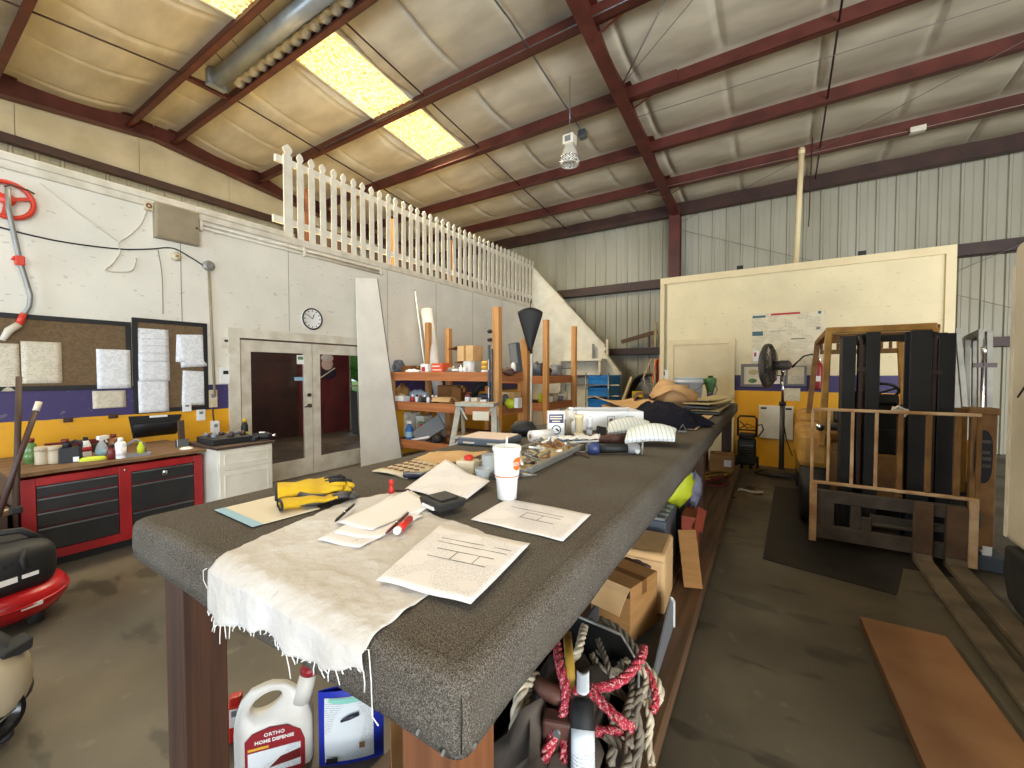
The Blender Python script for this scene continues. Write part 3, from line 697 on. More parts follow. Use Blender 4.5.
MB().box(-.05, .04, -.035, .035, 0, .062).build('box_body', 'cream_fabric', t, bevel=.006); MB().lathe([(.02, .062), (.022, .066), (.02, .08), (.008, .086), (0, .087)], 14).build('red_cap', 'red_plastic', t)
for k, (x, y) in enumerate(((-1.09, 1.52), (-1.065, 1.44))):
    t = thing('plastic_tumbler', ('taller clear plastic tumbler right of the red-capped box', 'short clear plastic tumbler in front of the taller one')[k], 'tumbler', (x, y, T + .003), group='clear tumblers on the table')
    h = .095 if k == 0 else .05
    MB().lathe([(.026, 0), (.034, h), (.032, h), (.024, .004)], 20, cap=False).build('tumbler_wall', 'clear_plastic', t); MB().lathe([(.0255, .0), (.0255, h * .3), (0, h * .3)], 16).build('contents', 'grey_plastic', t)
t = thing('purple_tape_measure', 'dark blue pen case in front of the dashed cream board', 'case', (-1.33, 1.30, T + .004), R(28)); MB().blob((0, 0, .012), (.055, .022, .012), pw=.6).build('case_body', 'navy', t)
MB().box(-.055, .055, -.001, .001, .012, .0255).build('zip_strip', 'grey_plastic', t)
# tray of loose hardware
tr = thing('hardware_tray', 'low grey metal-edged tray of loose hardware behind the cup', 'tray', (-1.10, 1.98, T + .004), R(3))
MB().box(-.14, .14, -.36, .36, 0, .006).build('tray_base', 'khaki', tr)
o = MB()
for x in (-.14, .14): o.box(x - .012, x + .012, -.36, .36, 0, .03)
o.box(-.14, .14, .345, .36, 0, .03).box(-.14, .14, -.36, -.345, 0, .018); o.build('tray_rim', 'aluminium', tr, bevel=.003)
for k in range(46):
    u, v_ = random.uniform(-.11, .11), random.uniform(-.31, .31); a = random.uniform(0, PI)
    p = Matrix.Rotation(R(3), 3, 'Z') @ Vector((u, v_, 0)) + Vector((-1.10, 1.98, T + .013 + .012 * (k % 4)))
    l = random.uniform(.025, .07); mt = random.choice(['aluminium', 'rust', 'paper', 'card', 'galvanised', 'white_plastic', 'dark_steel'])
    o = MB()
    if k % 3 == 0: o.tube([(-l, 0, 0), (l, 0, 0)], .006, 8).cyl((l, 0, 0), (l + .008, 0, 0), .011, seg=6)
    elif k % 3 == 1: o.bar((-l, 0, 0), (l * .3, 0, 0), .018, .004).bar((l * .3, 0, 0), (l * .3, 0, .02), .018, .004)
    else: o.torus((0, 0, 0), .014, .005, seg=12, s2=6)
    o = o.build('hardware_piece', mt, loc=p, rot=(random.uniform(-.3, .3), random.uniform(-.3, .3), a))
    tag(o, 'small loose bolt, bracket or ring heaped in the metal-edged tray', 'hardware', 'loose hardware in the tray')
t = thing('caulking_nozzle', 'grey-green hand tool lying right of the cup base', 'tool', (-.985, 1.52, T + .012), R(42))
MB().tube([(-.07, 0, 0), (.0, 0, .004), (.06, 0, .002)], [.014, .016, .010], 10).build('handle', 'slate', t); MB().tube([(.06, 0, .002), (.13, 0, 0)], [.008, .003], 8).build('blade', 'aluminium', t)
# paper towel roll, blue tape, cartons, pipes
t = thing('paper_towel_roll', 'white paper roll lying on its side beyond the cup', 'paper roll', (-1.33, 2.46, T + .041), R(62))
MB().tube([(-.085, 0, 0), (.085, 0, 0)], .038, 22).build('paper_wind', 'paper', t); MB().tube([(-.087, 0, 0), (.087, 0, 0)], .015, 14).build('core', 'card', t)
MB().sheet(8, 2, lambda u, v_: (-.085 + .17 * v_, -.036 - .1 * u, -.038 + .012 * math.sin(u * 3)), .001).build('loose_end', 'paper', t)
t = thing('blue_tape_box', 'flat blue box in front of the purple-labelled carton', 'box', (-1.235, 2.50, T + .004), R(30)); MB().box(-.06, .06, -.03, .03, 0, .03).build('box_body', 'blue_box', t, bevel=.004); MB().box(-.045, .045, -.0308, -.03, .008, .022).build('label', 'pale_blue', t)
t = thing('product_carton', 'upright white carton with a purple label and round mark', 'carton', (-1.34, 2.70, T + .003), R(35))
MB().box(-.06, .06, -.035, .035, 0, .185).build('carton_body', 'white_gloss', t, bevel=.002)
MB().box(-.053, .053, -.0362, -.035, .10, .165).build('purple_label', 'purple_print', t)
o = MB()
for z, w_ in ((.148, .045), (.132, .045), (.113, .03)): o.box(-w_, w_ * .9, -.0370, -.0362, z - .004, z + .004)
o.build('label_text', 'paper_cream', t)
MB().torus((0, -.0362, .052), .031, .004, (R(90), 0, 0)).obox((.008, -.0365, .052), (.03, .001, .012), (0, R(40), 0)).build('round_mark', 'navy', t)
for k, (x, y, h, r) in enumerate(((-1.30, 2.88, .20, .04), (-1.215, 2.79, .13, .042))):
    t = thing('white_bottle', ('tall white bottle peeking over the purple-labelled carton', 'squat white jug right of the purple-labelled carton')[k], 'bottle', (x, y, T + .003))
    MB().lathe([(r, 0), (r, h * .7), (r * .8, h * .8), (r * .4, h * .87), (r * .4, h * .9)], 18).build('bottle_body', 'white_plastic', t); MB().lathe([(r * .45, h * .9), (r * .45, h), (0, h)], 14).build('bottle_cap', 'white_gloss', t)
t = thing('pipe_coupling', 'upright cream plastic pipe with collars beside the white cartons', 'pipe', (-1.115, 2.60, T + .028))
MB().lathe([(.027, 0), (.027, .13), (.033, .132), (.033, .155), (.025, .157), (.025, .13)], 20).build('pipe', 'cream_paint', t); MB().lathe([(.032, 0), (.032, .03), (.027, .032)], 20).build('collar', 'cream_paint', t)
t = thing('pipe_coupling', 'thinner white plastic pipe just right of the cream pipe', 'pipe', (-1.055, 2.64, T + .028)); MB().lathe([(.018, 0), (.018, .12), (.021, .121), (.021, .14), (.015, .14)], 16).build('pipe', 'white_plastic', t); MB().lathe([(.0215, .055), (.0215, .07), (.018, .072)], 16).build('collar', 'grey_plastic', t)
t = thing('blister_pack', 'clear plastic pack with blue print under the two pipes', 'package', (-1.08, 2.60, T + .003), R(22)); MB().box(-.075, .075, -.06, .06, 0, .022).build('pack', 'clear_plastic', t, bevel=.006); MB().box(-.05, .0, -.0615, -.06, .006, .016).box(.01, .05, -.04, -.01, .0222, .0235).build('blue_print', 'blue_box', t)
t = thing('shipping_carton', 'open white carton printed with two boxed icons, brown inside', 'carton', (-1.22, 3.38, T + .003), R(33))
o = MB(); W, D, Hh = .27, .2, .15
o.box(-W, W, -D, -D + .006, 0, Hh).box(-W, W, D - .006, D, 0, Hh).box(-W, -W + .006, -D, D, 0, Hh).box(W - .006, W, -D, D, 0, Hh).box(-W, W, -D, D, 0, .006); o.build('carton_body', 'white_gloss', t)
MB().sheet(3, 3, lambda u, v_: (-W - .1 * v_, -D + 2 * D * u, Hh - .06 * v_), .004).build('flap', 'white_gloss', t); MB().box(-W + .01, W - .01, -D + .01, D - .01, .10, .11).build('carton_inside', 'card_dark', t)
for x in (-.02, .13):
    o = MB()
    for a, b_, c_, d_ in ((x, x + .06, .04, .044), (x, x + .06, .11, .114), (x, x + .004, .04, .114), (x + .056, x + .06, .04, .114), (x + .018, x + .042, .055, .095), (x + .01, x + .05, .075, .079)): o.box(a, b_, -D - .001, -D, c_, d_)
    o.build('box_icon', 'grey_wire', t)
t = thing('mobile_phone', 'black phone leaning against the white ruled sheets', 'phone', (-1.0, 2.70, T + .004), rot=(R(-24), R(12), R(35))); MB().box(-.035, .035, -.005, .005, 0, .10).build('phone_body', 'black', t, bevel=.004); MB().box(-.031, .031, -.0058, -.005, .008, .092).build('screen', 'black_gloss', t)
t = thing('leather_tube', 'brown leather tool roll behind the angle grinder', 'tool roll', (-.93, 2.62, T + .03), R(22)); M('leather', '5e3a2c', '482a20', scale=14, rough=.6)
MB().tube([(-.13, 0, 0), (-.02, 0, -.002), (.04, .01, .002), (.13, .02, 0)], [.024, .026, .03, .028], 12).build('roll', 'leather', t); MB().torus((.03, .008, 0), .031, .004, (0, R(90), 0)).build('strap', 'leather', t)
# angle grinder
g = thing('angle_grinder', 'blue and black angle grinder lying on its side on the carpet', 'angle grinder', (-.80, 2.28, T + .034), R(32)); M('tool_blue', '2f3a63', rough=.4)
MB().tube([(-.05, 0, 0), (0, 0, 0), (.05, 0, 0), (.11, 0, 0)], [.026, .028, .026, .025], 16).build('motor_body', 'black', g)
MB().tube([(-.12, 0, 0), (-.11, 0, 0), (-.06, 0, 0), (-.05, 0, 0)], [.02, .035, .037, .028], 18).build('rear_cap', 'tool_blue', g)
o = MB()
for k in (.012, .022): o.torus((-.121, 0, 0), k, .002, (0, R(90), 0), seg=18, s2=6)
o.build('vent_rings', 'grey_plastic', g)
MB().tube([(.11, 0, 0), (.12, 0, 0), (.165, 0, 0), (.18, 0, 0)], [.026, .031, .033, .024], 16).build('gear_head', 'grey_plastic', g)
MB().tube([(.16, 0, -.02), (.16, -.035, -.01)], .014, 10).cyl((.185, -.03, -.03), (.19, -.03, .05), .006).torus((.172, -.03, 0), .042, .004, (0, R(90), 0), seg=20, s2=6, a0=0, a1=PI).build('disc_guard', 'aluminium', g)
MB().tube([(-.12, .01, -.02), (-.2, .03, -.028), (-.26, .0, -.03), (-.33, .04, -.03)], .004, 6).build('power_cord', 'grey_wire', g)
o = MB()
for k in range(5): o.tube([(-.84 - .05 * k * .6, 2.10 + .02 * k, T + .008), (-.88 - .03 * k, 2.14 + .03 * (k % 3), T + .010), (-.93 - .02 * k, 2.12 + .02 * k, T + .008)], .003, 5)
tag(o.build('wire_scrap', 'dark_steel'), 'small tangle of dark wire scraps on the carpet before the grinder', 'wire')
t = thing('cloth_hat', 'black cloth cap lying behind the white paper roll', 'cap', (-1.56, 2.62, T + .004), R(20)); MB().blob((0, 0, .045), (.10, .085, .06), n=.2).build('crown', 'black', t); MB().blob((.11, 0, .015), (.08, .07, .012)).build('brim', 'black', t)
t = thing('plastic_sheeting', 'crumpled clear plastic sheeting at the far end of the hardware tray', 'plastic sheet', (-1.12, 2.44, T + .004), R(15)); MB().sheet(20, 8, lambda u, v_: (-.20 + .40 * u, -.05 + .10 * v_, .02 + .045 * abs(MN.noise(Vector((u * 7, v_ * 4, 9)))) + .03 * u), .002).build('sheeting', 'white_plastic', t); MB().tube([(-.18, -.06, .012), (.0, -.065, .02), (.2, -.05, .04)], .006, 6).build('rolled_edge', 'white_plastic', t)
# two curved stacks of ruled sheets
m = M('ruled_sheet', 'dfe6e4', rough=.7); N, L, b = nodes(m); tc = N.new('ShaderNodeTexCoord'); sp = N.new('ShaderNodeSeparateXYZ'); L.new(tc.outputs['Object'], sp.inputs[0])
f = math_n(N, L, 'LESS_THAN', math_n(N, L, 'FRACT', math_n(N, L, 'MULTIPLY', sp.outputs[0], 38)), .16)
L.new(mixc(N, L, f, lin('e4e6df'), lin('9fb9c6')), b.inputs['Base Color'])
for k, (loc, rz, lb) in enumerate((((-.70, 2.74, T + .004), R(22), 'curled stack of ruled white sheets nearest the grinder'), ((-.93, 3.02, T + .004), R(30), 'curled stack of ruled white sheets behind the nearer stack'))):
    o = MB().sheet(16, 12, lambda u, v_: (-.15 + .30 * u + .06 * v_, -.13 + .26 * v_, .024 + .10 * math.sin(min(1, v_ * .9 + .08) * PI * .72) * (.55 + .45 * math.sin(u * PI * .85 + .2)) + .02 * u * (1 - v_)), .022)
    tag(o.build('sheet_stack', 'ruled_sheet', loc=loc, rot=(0, 0, rz)), lb, 'paper stack', 'curled ruled stacks')
# navy cloth, brown board, brown wrap, samples
M('navy_cloth', '1d1d2a', '12121b', scale=9, rough=.9, bump=.5, bscale=20, spec=.15)
o = MB().sheet(40, 24, lambda u, v_: (-.34 + .68 * u + .03 * math.sin(v_ * 9), -.24 + .48 * v_ + .03 * math.sin(u * 7), .008 + .19 * (math.sin(u * PI) * math.sin(v_ * PI)) ** .6 * (1 + .25 * MN.noise(Vector((u * 6, v_ * 6, 3)))) + .02 * abs(MN.noise(Vector((u * 11, v_ * 4, 7))))))
tag(o.build('navy_jacket', 'navy_cloth', loc=(-.84, 3.84, T + .004), rot=(0, 0, R(-22))), 'crumpled navy jacket heaped behind the ruled sheets', 'jacket')
o = MB().sheet(16, 8, lambda u, v_: (-.26 + .52 * u, -.5 + 1.0 * v_, .085 + .05 * (2 * u - 1) ** 2 + .03 * v_), .007)
o.box(-.2, .2, -.4, .4, 0, .075)
tag(o.build('cardboard_sheet', 'card_light', loc=(-1.38, 4.62, T + .003), rot=(0, 0, R(35))), 'wide bowed cardboard sheet lying on a box mid-table', 'cardboard')
w_ = thing('kraft_wrap', 'loose heap of folded brown kraft paper at the far table half', 'wrapping paper', (-1.06, 5.32, T + .003), R(20)); M('kraft', 'cfa877', 'bd9364', scale=5, rough=.75, bump=.2, bscale=9)
MB().sheet(24, 14, lambda u, v_: (-.30 + .62 * u, -.25 + .5 * v_, .02 + (.36 * math.sin(min(1, u * 1.15) * PI) ** .8) * (.65 + .35 * v_) + .02 * MN.noise(Vector((u * 5, v_ * 4, 1)))), .004).build('outer_fold', 'kraft', w_)
MB().sheet(16, 10, lambda u, v_: (-.36 + .1 * math.cos(u * 4.2), -.3 + .42 * v_, .11 + .1 * math.sin(u * 4.2)), .004).build('inner_roll', 'leather', w_)
MB().blob((.02, .0, .16), (.27, .22, .15), n=.35, fs=3).build('inner_heap', 'kraft', w_)
MB().sheet(12, 8, lambda u, v_: (-.42 + .25 * u, -.34 + .3 * v_, .09 + .12 * u - .04 * v_), .004).build('flap', 'kraft', w_)
for k in range(6):
    mt = ('slate', 'khaki', 'grey_plastic', 'slate', 'khaki', 'khaki')[k]
    o = MB().sheet(12, 6, lambda u, v_: (-.14 + .28 * v_ + .02 * math.sin(k * 2.1), -.62 + 1.24 * u, .02 * (2 * u - 1) ** 2 * (1 if k > 3 else .3)), .012)
    tag(o.build('fabric_sample_book', mt, loc=(-.655 - .004 * k, 5.45 + .1 * (k % 3) + (.25 if k == 5 else 0), T + .016 + .0195 * k), rot=(0, 0, R(2 - 2.2 * k))),
        ('bottom', 'second lowest', 'third lowest', 'fourth lowest', 'fifth lowest', 'topmost')[k] + ' flat sample board in the stack at the far right table edge', 'sample book', 'sample boards at the table edge')
t = thing('long_strip', 'pale cardboard strip along the far right table edge', 'strip', (-.60, 4.9, T + .004), R(1)); MB().box(-.05, .05, -1.3, 1.3, 0, .006).build('strip_board', 'card_light', t); MB().box(.035, .05, -1.3, 1.3, .0062, .008).build('strip_edge', 'khaki', t)
t = thing('wire_clip', 'bent grey wire bracket at the navy jacket edge', 'bracket', (-.60, 3.42, T + .003)); t.scale = (.6, .6, .6); MB().tube([(-.05, 0, .005), (0, .02, .10), (.03, 0, .05), (.06, -.05, .008), (-.02, -.08, .006)], .006, 6).build('bent_wire', 'galvanised', t); MB().obox((.0, -.04, .012), (.09, .07, .016), (0, 0, .4)).build('foot_plate', 'grey_plastic', t, bevel=.003)
# bucket and green pump at the far end
bk = thing('plastic_bucket', 'grey plastic bucket with a wire handle at the far table end', 'bucket', (-1.10, 6.72, T + .003)); M('bucket_grey', 'c6cbd0', 'b7bcc0', scale=5, rough=.4)
MB().lathe([(.0, .004), (.165, 0), (.178, .02), (.195, .30), (.205, .30), (.207, .335), (.2, .336), (.2, .365), (.208, .368), (.208, .385), (.195, .386), (.19, .30), (.16, .02), (0, .016)], 32, cap=False).build('bucket_body', 'bucket_grey', bk)
MB().tube([(.207 * math.cos(a), -.207 * abs(math.sin(a)) * .9, .33 - .16 * math.sin(a)) for a in [PI * k / 14 for k in range(15)]], .004, 6).cyl((-.02, -.19, .17), (.02, -.19, .17), .009).build('wire_handle', 'galvanised', bk)
gp = thing('bench_grinder_pump', 'green cast-iron hand pump standing beside the bucket', 'pump', (-.83, 6.95, T + .003)); M('pump_green', '54824f', '416a40', scale=10, rough=.4)
MB().lathe([(.0, 0), (.09, 0), (.085, .03), (.05, .05), (.045, .14), (.055, .16), (.0, .165)], 20).build('base', 'galvanised', gp)
MB().lathe([(.05, .16), (.055, .2), (.075, .26), (.085, .3), (.085, .36), (.07, .38), (.0, .385)], 20).obox((-.055, 0, .32), (.16, .12, .09)).build('pump_body', 'pump_green', gp, bevel=.01)
MB().cyl((0, 0, .38), (0, 0, .41), .035).build('top_knob', 'black', gp); MB().tube([(.07, -.03, .3), (.10, -.05, .2), (.06, -.08, .1), (.02, -.1, .03)], .01, 8).build('outlet_hose', 'grey_plastic', gp)
# ------------------------------------------------------------ red tool bench with black drawers
M('tool_red', 'a51d20', '8a1518', scale=4, rough=.35); M('drawer_black', '22211f', '191817', scale=6, rough=.45); M('bench_wood', '7d5c37', '5f4427', scale=4, stretch=(8, 1, 8), rough=.7)
M('board_brown', '4a3526', '382619', scale=3, rough=.7)
WX = XL + .001
bx = thing('tool_bench', 'red steel tool bench with black drawers under a worn wooden top', 'tool bench', (-4.70, .615, 0))
BW_, BD, BH = 1.155, .98, .715
o = MB(); o.box(-BD, -.03, 0, BW_, .07, BH)
for y0, y1 in ((0, .075), (.545, .625), (1.085, BW_)): o.box(-.03, 0, y0, y1, .07, BH)
o.box(-.03, 0, .075, .545, BH - .06, BH).box(-.03, 0, .625, 1.085, BH - .06, BH).box(-.03, 0, .075, .545, .07, .14).box(-.03, 0, .625, 1.085, .07, .14)
o.build('cabinet', 'tool_red', bx, bevel=.003); MB().box(-BD + .05, -.06, .03, BW_ - .03, 0, .07).build('plinth', 'black', bx)
o = MB().sheet(2, 16, lambda u, v_: (.03 - (BD + .03) * u + .012 * math.sin(v_ * 23) * (1 - u), -.05 + (BW_ + .08) * v_, BH + .028), .027, False).build('wooden_top', 'bench_wood', bx)
def drawer(y0, y1, z0, z1):
    d = MB().box(-.024, -.006, y0 + .004, y1 - .004, z0 + .004, z1 - .004).build('drawer', 'drawer_black', bx, bevel=.002)
    MB().box(-.006, .006, y0 + .006, y1 - .006, z1 - .018, z1 - .006).build('drawer_pull', 'galvanised', d, bevel=.003)
for z0, z1 in ((.14, .33), (.33, .45), (.45, .56), (.56, .655)): drawer(.075, .545, z0, z1)
for z0, z1 in ((.14, .30), (.30, .54), (.54, .655)): drawer(.625, 1.085, z0, z1)
MB().box(-.004, .003, .84, .88, .575, .605).lathe([(.022, 0), (.02, .006), (0, .008)], 12, (-.002, .86, .605), (0, R(90), 0)).build('lock_plate', 'chrome', bx); MB().lathe([(.012, 0), (.01, .008), (0, .01)], 10, (0, .585, .68), (0, R(90), 0)).build('key_lock', 'chrome', bx)
BT = BH + .029
def on(px, py): return hit(px, py, Z=BT)
BOT = 'bottles and cans along the tool bench'
def bottle(name, label, cat, px, py, prof, mat, cap, capmat, band=None, bandmat=None, group=BOT):
    p = on(px, py); t = thing(name, label, cat, (p.x, p.y, BT + .001), group=group)
    MB().lathe(prof, 18).build('body', mat, t)
    if cap: MB().lathe(cap, 14).build('cap', capmat, t)
    if band: MB().lathe([(band[0], band[1]), (band[0] + .001, band[1]), (band[0] + .001, band[2]), (band[0], band[2])], 18, cap=False).build('label_band', bandmat, t)
    return t
M('green_bottle', '5b7a44', rough=.3); M('dark_red', '6d1f1c', rough=.4); M('tan_tub', 'b8a587', rough=.45); M('amber', '8a5a34', rough=.3); M('lime', 'c4cf2c', rough=.6); M('label_red', 'b02a2a', rough=.5)
bottle('shampoo_bottle', 'green bottle with dark red cap, first on the red bench', 'bottle', 31, 466, [(.03, 0), (.036, .01), (.042, .13), (.036, .175), (.02, .19), (.02, .195)], 'green_bottle', [(.024, .195), (.024, .228), (0, .23)], 'dark_red', (.0405, .04, .12), 'green_bottle')
for k, (px, py) in enumerate(((43, 467), (56, 466))):
    bottle('wipes_tub', ('tan lidded tub beside the green bottle', 'tan lidded tub beside the black oil jug')[k], 'tub', px, py, [(.043, 0), (.045, .005), (.045, .13), (.043, .132)], 'tan_tub', [(.047, .132), (.047, .165), (.04, .168), (0, .168)], 'tan_tub')
p = on(71, 465); t = thing('oil_jug', 'black oil jug with a moulded handle on the red bench', 'jug', (p.x, p.y, BT + .001), R(-20), group=BOT)
MB().obox((0, 0, .075), (.085, .135, .15), taper=.95).build('body', 'black', t, bevel=.012); MB().tube([(0, -.02, .15), (0, -.02, .18), (0, -.03, .195)], [.03, .022, .02], 14).build('neck', 'black', t); MB().cyl((0, -.03, .195), (0, -.03, .22), .024).build('cap', 'dark_red', t); MB().tube([(0, .06, .14), (0, .065, .18), (0, .03, .20), (0, -.01, .18)], .012, 8).build('handle', 'black', t); MB().box(.0425, .0435, .02, .055, .03, .07).build('label_patch', 'paper', t)
bottle('glue_bottle', 'white bottle with red print and black cap on the bench', 'bottle', 86, 459, [(.034, 0), (.036, .01), (.036, .12), (.022, .16), (.016, .165)], 'white_plastic', [(.018, .165), (.016, .195), (0, .197)], 'black', (.0362, .07, .11), 'label_red')
p = on(92, 463); t = thing('sponge_pack', 'yellow-green sponge pack lying in front of the bottles', 'sponge', (p.x + .02, p.y, BT + .001), R(78), group=None); MB().blob((0, 0, .03), (.085, .04, .026), pw=.6).build('sponge', 'lime', t); MB().box(-.085, .085, -.042, .042, 0, .012).build('black_base', 'black', t, bevel=.004)
p = on(102, 459); t = thing('spray_bottle', 'clear spray bottle with a white trigger head on the bench', 'bottle', (p.x, p.y, BT + .001), R(-60), group=BOT)
MB().lathe([(.036, 0), (.04, .01), (.04, .10), (.03, .13), (.016, .155), (.014, .17)], 18).build('body', 'clear_plastic', t); MB().lathe([(.041, .03), (.042, .03), (.042, .085), (.041, .085)], 18, cap=False).build('label_band', 'pale_blue', t); MB().obox((-.01, 0, .19), (.085, .03, .035)).tube([(-.03, 0, .18), (-.04, 0, .16), (-.05, 0, .14)], .007, 6).cyl((0, 0, .165), (0, 0, .18), .018).build('trigger_head', 'white_plastic', t, bevel=.003)
bottle('amber_bottle', 'tall amber bottle behind the spray bottle', 'bottle', 114, 457, [(.036, 0), (.038, .01), (.038, .12), (.03, .16), (.018, .18)], 'amber', [(.02, .18), (.02, .21), (0, .212)], 'dark_red')
bottle('aerosol_can', 'white aerosol can nearest the front of the bench', 'can', 121, 461, [(.036, 0), (.038, .004), (.038, .15), (.03, .165), (.02, .17)], 'white_gloss', [(.02, .17), (.018, .20), (.01, .205), (0, .205)], 'white_plastic', (.0383, .05, .12), 'paper')
bottle('dark_bottle', 'dark red bottle tucked behind the white aerosol can', 'bottle', 112, 462, [(.03, 0), (.03, .10), (.015, .13)], 'dark_red', [(.016, .13), (.016, .15), (0, .151)], 'black')
p = on(137, 459); t = thing('grease_gun_caddy', 'grey plastic tray caddy with an arched handle on the bench', 'caddy', (p.x - .02, p.y, BT + .001), R(80)); MB().box(-.10, .10, -.05, .05, 0, .05).build('tray', 'grey_plastic', t, bevel=.006); MB().tube([(-.08, 0, .05), (-.06, 0, .13), (0, 0, .17), (.05, 0, .13), (.06, 0, .05)], .014, 8).build('handle', 'grey_plastic', t); MB().lathe([(.025, .05), (.028, .1), (.015, .13), (.01, .15)], 12, (.03, -.02, 0)).build('yellow_bottle', 'lime', t)
p = on(74, 448); t = thing('red_level', 'long red tool lying behind the bottles on the bench', 'tool', (-5.45, 1.08, BT + .001), R(88)); MB().box(-.22, .16, -.02, .02, .10, .14).box(.16, .24, -.015, .015, .10, .135).build('red_body', 'dark_red', t, bevel=.004); MB().box(-.24, .22, -.06, .06, 0, .099).build('dark_case', 'board_brown', t, bevel=.004)
p = on(168, 455); t = thing('file_set', 'flat dark files and pliers lying at the bench right end', 'tools', (p.x, p.y, BT + .001), R(70)); MB().obox((0, 0, .008), (.2, .03, .014)).build('file', 'dark_steel', t, bevel=.003); MB().obox((0, .05, .006), (.16, .05, .01), (0, 0, .2)).build('paper_pad', 'paper', t)
p = on(191, 447); t = thing('bench_brush', 'dark brush standing at the corner by the white cabinet', 'brush', (-5.02, 1.72, BT + .001), rot=(0, R(-6), 0)); MB().box(-.02, .02, -.025, .025, .1, .29).build('handle', 'board_brown', t, bevel=.006); MB().box(-.03, .03, -.05, .05, 0, .1).build('holder', 'galvanised', t, bevel=.004)
t = thing('tape_roll', 'white tape roll at the bench right corner', 'tape', (-4.84, 1.69, BT + .001)); MB().torus((0, 0, .022), .035, .02, seg=20).build('tape', 'white_plastic', t); MB().torus((0, 0, .022), .022, .008, seg=16).build('core', 'card', t)
# ------------------------------------------------------------ white base cabinet
wc = thing('base_cabinet', 'white panelled base cabinet between the red bench and the doors', 'cabinet', (-4.46, 1.80, 0)); CW, CD, CH = .51, .62, .775
MB().box(-CD, 0, 0, CW, .08, CH).box(-CD, -.05, .02, CW - .02, 0, .08).build('cabinet_body', 'white_paint', wc, bevel=.003)
def panel(z0, z1, name):
    o = MB(); o.box(0, .018, .012, CW - .012, z0, z1); i = .065
    for a, b_, c_, d_ in ((.05, CW - .05, z0 + .04, z0 + .052), (.05, CW - .05, z1 - .052, z1 - .04), (.05, .062, z0 + .052, z1 - .052), (CW - .062, CW - .05, z0 + .052, z1 - .052)): o.box(.018, .026, a, b_, c_, d_)
    return o.build(name, 'white_paint', wc, bevel=.003)
panel(.10, .565, 'door'); panel(.58, CH - .01, 'drawer'); MB().box(-CD - .01, .03, -.015, CW + .015, CH, CH + .025).build('counter_board', 'board_brown', wc, bevel=.003)
CT = CH + .026
t = thing('socket_tray', 'black moulded socket tray full of parts on the white cabinet', 'tray', (-4.78, 2.01, CT), R(-2)); MB().box(-.2, .2, -.19, .19, 0, .06).build('tray', 'black', t, bevel=.008)
for k, (x, y) in enumerate(((-.1, -.1), (-.02, -.09), (.06, -.1), (-.08, 0), (.02, .02), (.1, 0), (-.05, .1), (.06, .1))): MB().lathe([(.028, .05), (.026, .075), (.015, .08 + .01 * (k % 3)), (0, .085 + .01 * (k % 3))], 12, (x * 1.3, y * 1.3, .012)).build('socket', 'dark_steel' if k % 2 else 'grey_plastic', t)
t = thing('power_drill', 'black cordless tool lying at the right of the cabinet top', 'drill', (-4.56, 2.26, CT), R(50)); MB().tube([(-.08, 0, .04), (.05, 0, .045), (.09, 0, .045)], [.035, .04, .022], 14).build('motor_body', 'black', t); MB().tube([(-.03, 0, .03), (-.06, -.09, .03)], .022, 10).build('grip', 'black', t); MB().cyl((.09, 0, .045), (.13, 0, .045), .015).build('chuck', 'chrome', t); MB().obox((.0, -.0, .083), (.05, .03, .008)).build('label_patch', 'paper', t)
t = thing('spray_lubricant', 'dark bottle with a yellow cap at the back of the cabinet', 'bottle', (-4.95, 2.27, CT)); MB().lathe([(.032, 0), (.034, .01), (.034, .12), (.02, .16), (.018, .165)], 16).build('body', 'black', t); MB().lathe([(.0345, .02), (.035, .02), (.035, .06), (.0345, .06)], 16, cap=False).build('label_band', 'lime', t); MB().lathe([(.02, .165), (.018, .2), (0, .202)], 12).build('cap', 'glove_yellow', t)

# ------------------------------------------------------------ things on the left wall
WR = (R(90), 0, R(90))      # local x along the wall, y up, z out of the wall
def onwall(px, py, d=0): return hit(px, py, X=XL + d)
def wthing(name, label, cat, px0, py0, px1, py1, group=None, d=.001):
    a, b_ = onwall(px0, py0), onwall(px1, py1); c_ = (a + b_) / 2
    return thing(name, label, cat, (XL + d, c_.y, c_.z), rot=WR, group=group), abs(b_.y - a.y) / 2, abs(a.z - b_.z) / 2
M('cork', '735c3f', '624d34', scale=40, rough=.9)
def board(label, y0, y1, z0, z1, fw=.045):
    t = thing('bulletin_board', label, 'bulletin board', (XL + .002, (y0 + y1) / 2, (z0 + z1) / 2), rot=WR); w_, h = (y1 - y0) / 2, (z1 - z0) / 2
    MB().box(-w_ + .01, w_ - .01, -h + .01, h - .01, 0, .012).build('cork_panel', 'cork', t)
    o = MB()
    for a, b_, c_, d_ in ((-w_, w_, h - fw, h), (-w_, w_, -h, -h + fw), (-w_, -w_ + fw, -h + fw, h - fw), (w_ - fw, w_, -h + fw, h - fw)): o.box(a, b_, c_, d_, 0, .025)
    o.build('frame', 'black', t, bevel=.003); return t
board('wide black-framed cork board left of the narrow board', .25, 1.562, 1.345, 2.05)
board('narrow black-framed cork board right of the wide board', 1.572, 2.265, 1.07, 2.105)
print_mat('wall_print', 'e2e0de', '4a4a58', 95, 1, 0, .8, block=30); print_mat('wall_print_cream', 'd2c6ae', '4a4238', 70, 1, 0, .6, block=26)
